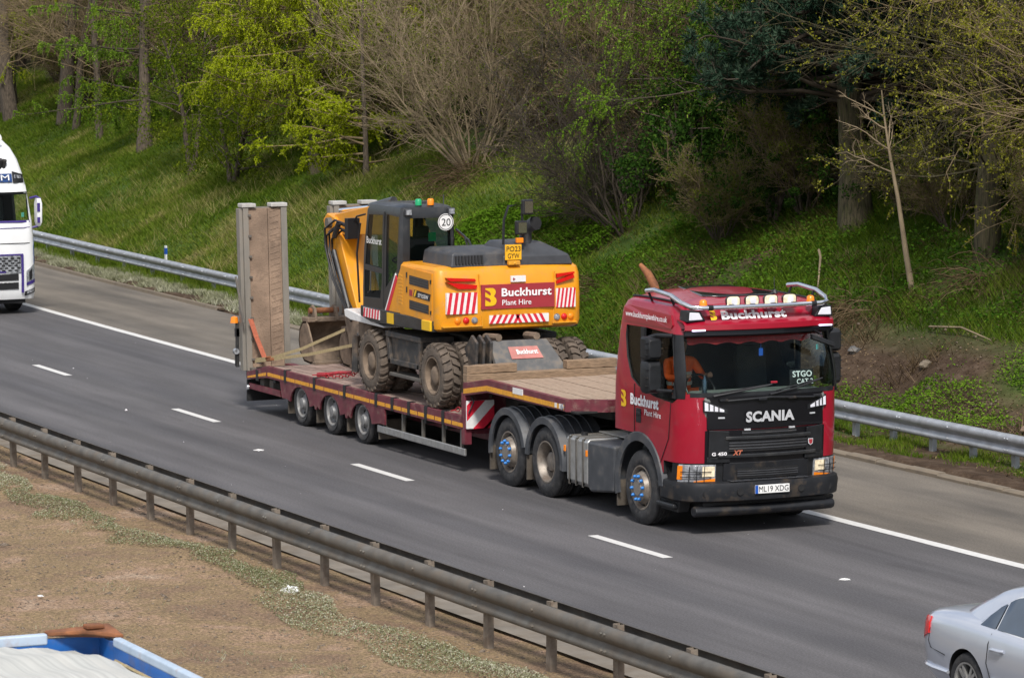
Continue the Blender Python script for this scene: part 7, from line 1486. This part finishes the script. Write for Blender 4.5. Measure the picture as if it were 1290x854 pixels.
cover(15000, (-7.5, -1), (10.5, 13.6), lambda x, l: hashn(x, l, 1.2) > .3, .085, .3, 'weed', 'nettle_patch', .3)
wm = lambda x, l: .25*(hashn(x, l, .35)-.5)+.18*(rng.random(len(x))-.5)+(np.clip(1-np.hypot((x-17.6)/3.6, (l-9.95)/.75), 0, 1)+np.clip(1-np.hypot((x-19.5)/2.2, (l-11.3)/.65), 0, 1)+np.clip(1-np.hypot((x-14.2)/2.2, (l-9.7)/.5), 0, 1)+.3*(hashn(x, l, .8)-.62)) > .18
sm = lambda x, l: (np.abs(l-sw(x)) < .32+.3*(hashn(x, l, .7)-.5)*2) & (hashn(x, l, .3)+.35*rng.random(len(x)) > .36)
cover(190000, (7, 46), (-7.0, -4.9), sm, .024, .07, 'paleplant', 'low_plants', .42)
cover(80000, (8, 33), (8.9, 12.6), wm, .05, .15, 'weed', 'green_weeds', .5)
cover(26000, (5, 34), (8.0, 17), lambda x, l: (soilmask(x, l) > .2) | (hashn(x, l, .6) > .55), .045, .05, 'bramble', 'leaf_litter', .42)
cover(30000, (-60, 6), (14.5, 22), one, .07, .06, 'bramble', 'leaf_litter', .4)
# dead bramble mounds: arching brown stems
def bramble(lab, x, l, w, h, n):
    x, y = spot(x, l); t = tree('bramble', lab, x, y, None, 'bramble'); a = rng.uniform(0, 2*np.pi, n); rr = rng.uniform(0, w*.6, n)
    s = np.stack([np.cos(a)*rr, np.sin(a)*rr*.6, 0*a], -1); s[:, 2] = terr(x+s[:, 0], y+s[:, 1])-gz(x, y); a2 = rng.uniform(0, 2*np.pi, n)
    P = polyl(s, np.stack([np.cos(a2), np.sin(a2), rng.uniform(.4, 1.4, n)], -1), rng.uniform(.5, 1.1, n)*h*1.6, 7, .16, (0, -.3, -1.7)); V, F = tubes(P, .009, .005, 3)
    put('stems', npmesh('stems', [(V, F, np.clip(np.repeat(.5+.22*rng.normal(size=n), 21), 0, 1))], 'bramble'), t)
bramble('brown dead bramble mound below the thin pale sapling', 11.6, 12.2, 1.9, .8, 900)
bramble('brown dead bramble heap left of the sapling, just behind the red cab mirror', 10.0, 11.6, 1.6, .7, 700)
bramble('brown bramble patch at the foot of the thick mossy trunk', 13.6, 13.6, 1.5, .8, 600)
bramble('dry bramble heap on the bank right behind the excavator body', 1.2, 11.6, 2.0, .8, 900)
bramble('tangle of dry stems behind the red cab roof', 4.6, 12.4, 1.8, .7, 700)
bramble('rusty brown bramble patch under the large fanning bare shrub', -12.2, 14.6, 2.4, .9, 900)
bramble('brown bramble patch at the right edge below the arching budding tree', 17.2, 13.4, 1.6, .8, 600)
# stones, sticks and grit
def stones(n, xr, lr, mask, s, m, name, dz=.0):
    x = rng.uniform(*xr, n); l = rng.uniform(*lr, n); k = mask(x, l); x, l = x[k], l[k]; n = len(x); y = l+curve_y(x); base = np.array([(1, 0, 0), (-1, 0, 0), (0, 1, 0), (0, -1, 0), (0, 0, 1), (0, 0, -1)], float)
    F0 = np.array([(0, 2, 4), (2, 1, 4), (1, 3, 4), (3, 0, 4), (2, 0, 5), (1, 2, 5), (3, 1, 5), (0, 3, 5)]); sc = s*rng.lognormal(0, .5, (n, 1, 1))*rng.uniform(.5, 1.3, (n, 6, 1)); a = rng.uniform(0, 6.28, n)
    R = np.zeros((n, 3, 3)); R[:, 0, 0] = np.cos(a); R[:, 0, 1] = -np.sin(a); R[:, 1, 0] = np.sin(a); R[:, 1, 1] = np.cos(a); R[:, 2, 2] = .6
    V = np.einsum('nij,nkj->nki', R, base[None]*sc)+np.stack([x, y, (tz(x, y) if dz == 0 else 0*x)+dz+s*.1], -1)[:, None]; F = F0[None]+6*np.arange(n)[:, None, None]
    return structure(put(name, npmesh(name, [(V.reshape(-1, 3), F.reshape(-1, 3))], m)), 'stuff')
stones(1000, (6, 34), (8.4, 13), lambda x, l: soilmask(x, l) > .3, .026, 'stone', 'rubble')
stones(45, (8, 30), (8.6, 12.5), lambda x, l: soilmask(x, l) > .3, .06, 'stone', 'rubble')
stones(16000, (8, 46), (-12, -4.4), one, .013, 'stone', 'gravel')
stones(45, (-5, 44), (-3.6, 3.3), one, .006, 'letter', 'grit', .004)
def stick(lab, pts, r, m='greytwig'):
    P = []
    for x, l, h in pts: xx, yy = spot(x, l); P.append((xx, yy, gz(xx, yy)+h))
    o = np.array(P[0]); b = MB(); b.tube([np.array(q)-o for q in P], [r, r*.9, r*.5][:len(P)], 6); k = b.build('fallen_branch', m, None, smooth=60); k.location = o; tag(k, lab, 'branch')
stick('pale fallen branch lying on the green bank above the bright weeds', [(14.6, 11.75, .12), (15.7, 11.72, .16), (16.8, 11.62, .10)], .022)
stick('thin curved dead branch on the bank left of the bramble mound', [(8.6, 12.9, .35), (9.2, 12.6, .4), (10.0, 12.1, .15)], .025)
def rock(lab, x, l, s, m):
    xx, yy = spot(x, l); bm = bmesh.new(); bmesh.ops.create_icosphere(bm, subdivisions=2, radius=s)
    for v in bm.verts: v.co *= random.uniform(.75, 1.2); v.co.z *= .65
    me = bpy.data.meshes.new('stone_block'); bm.to_mesh(me); bm.free(); me.materials.append(M[m]); o = put('stone_block', me); o.location = (xx, yy, gz(xx, yy)+s*.2); tag(o, lab, 'stone')
rock('pale grey stone on the soil heap above the bright weeds', 15.9, 10.9, .13, 'concrete'); rock('small white stone on the bare soil beside the red cab', 11.9, 10.5, .1, 'white')
rock('reddish broken brick lump on the soil at the right edge', 20.6, 9.95, .12, 'ramp_mud'); rock('grey green boulder half sunk in the soil bank', 13.3, 11.0, .12, 'bladegrey')
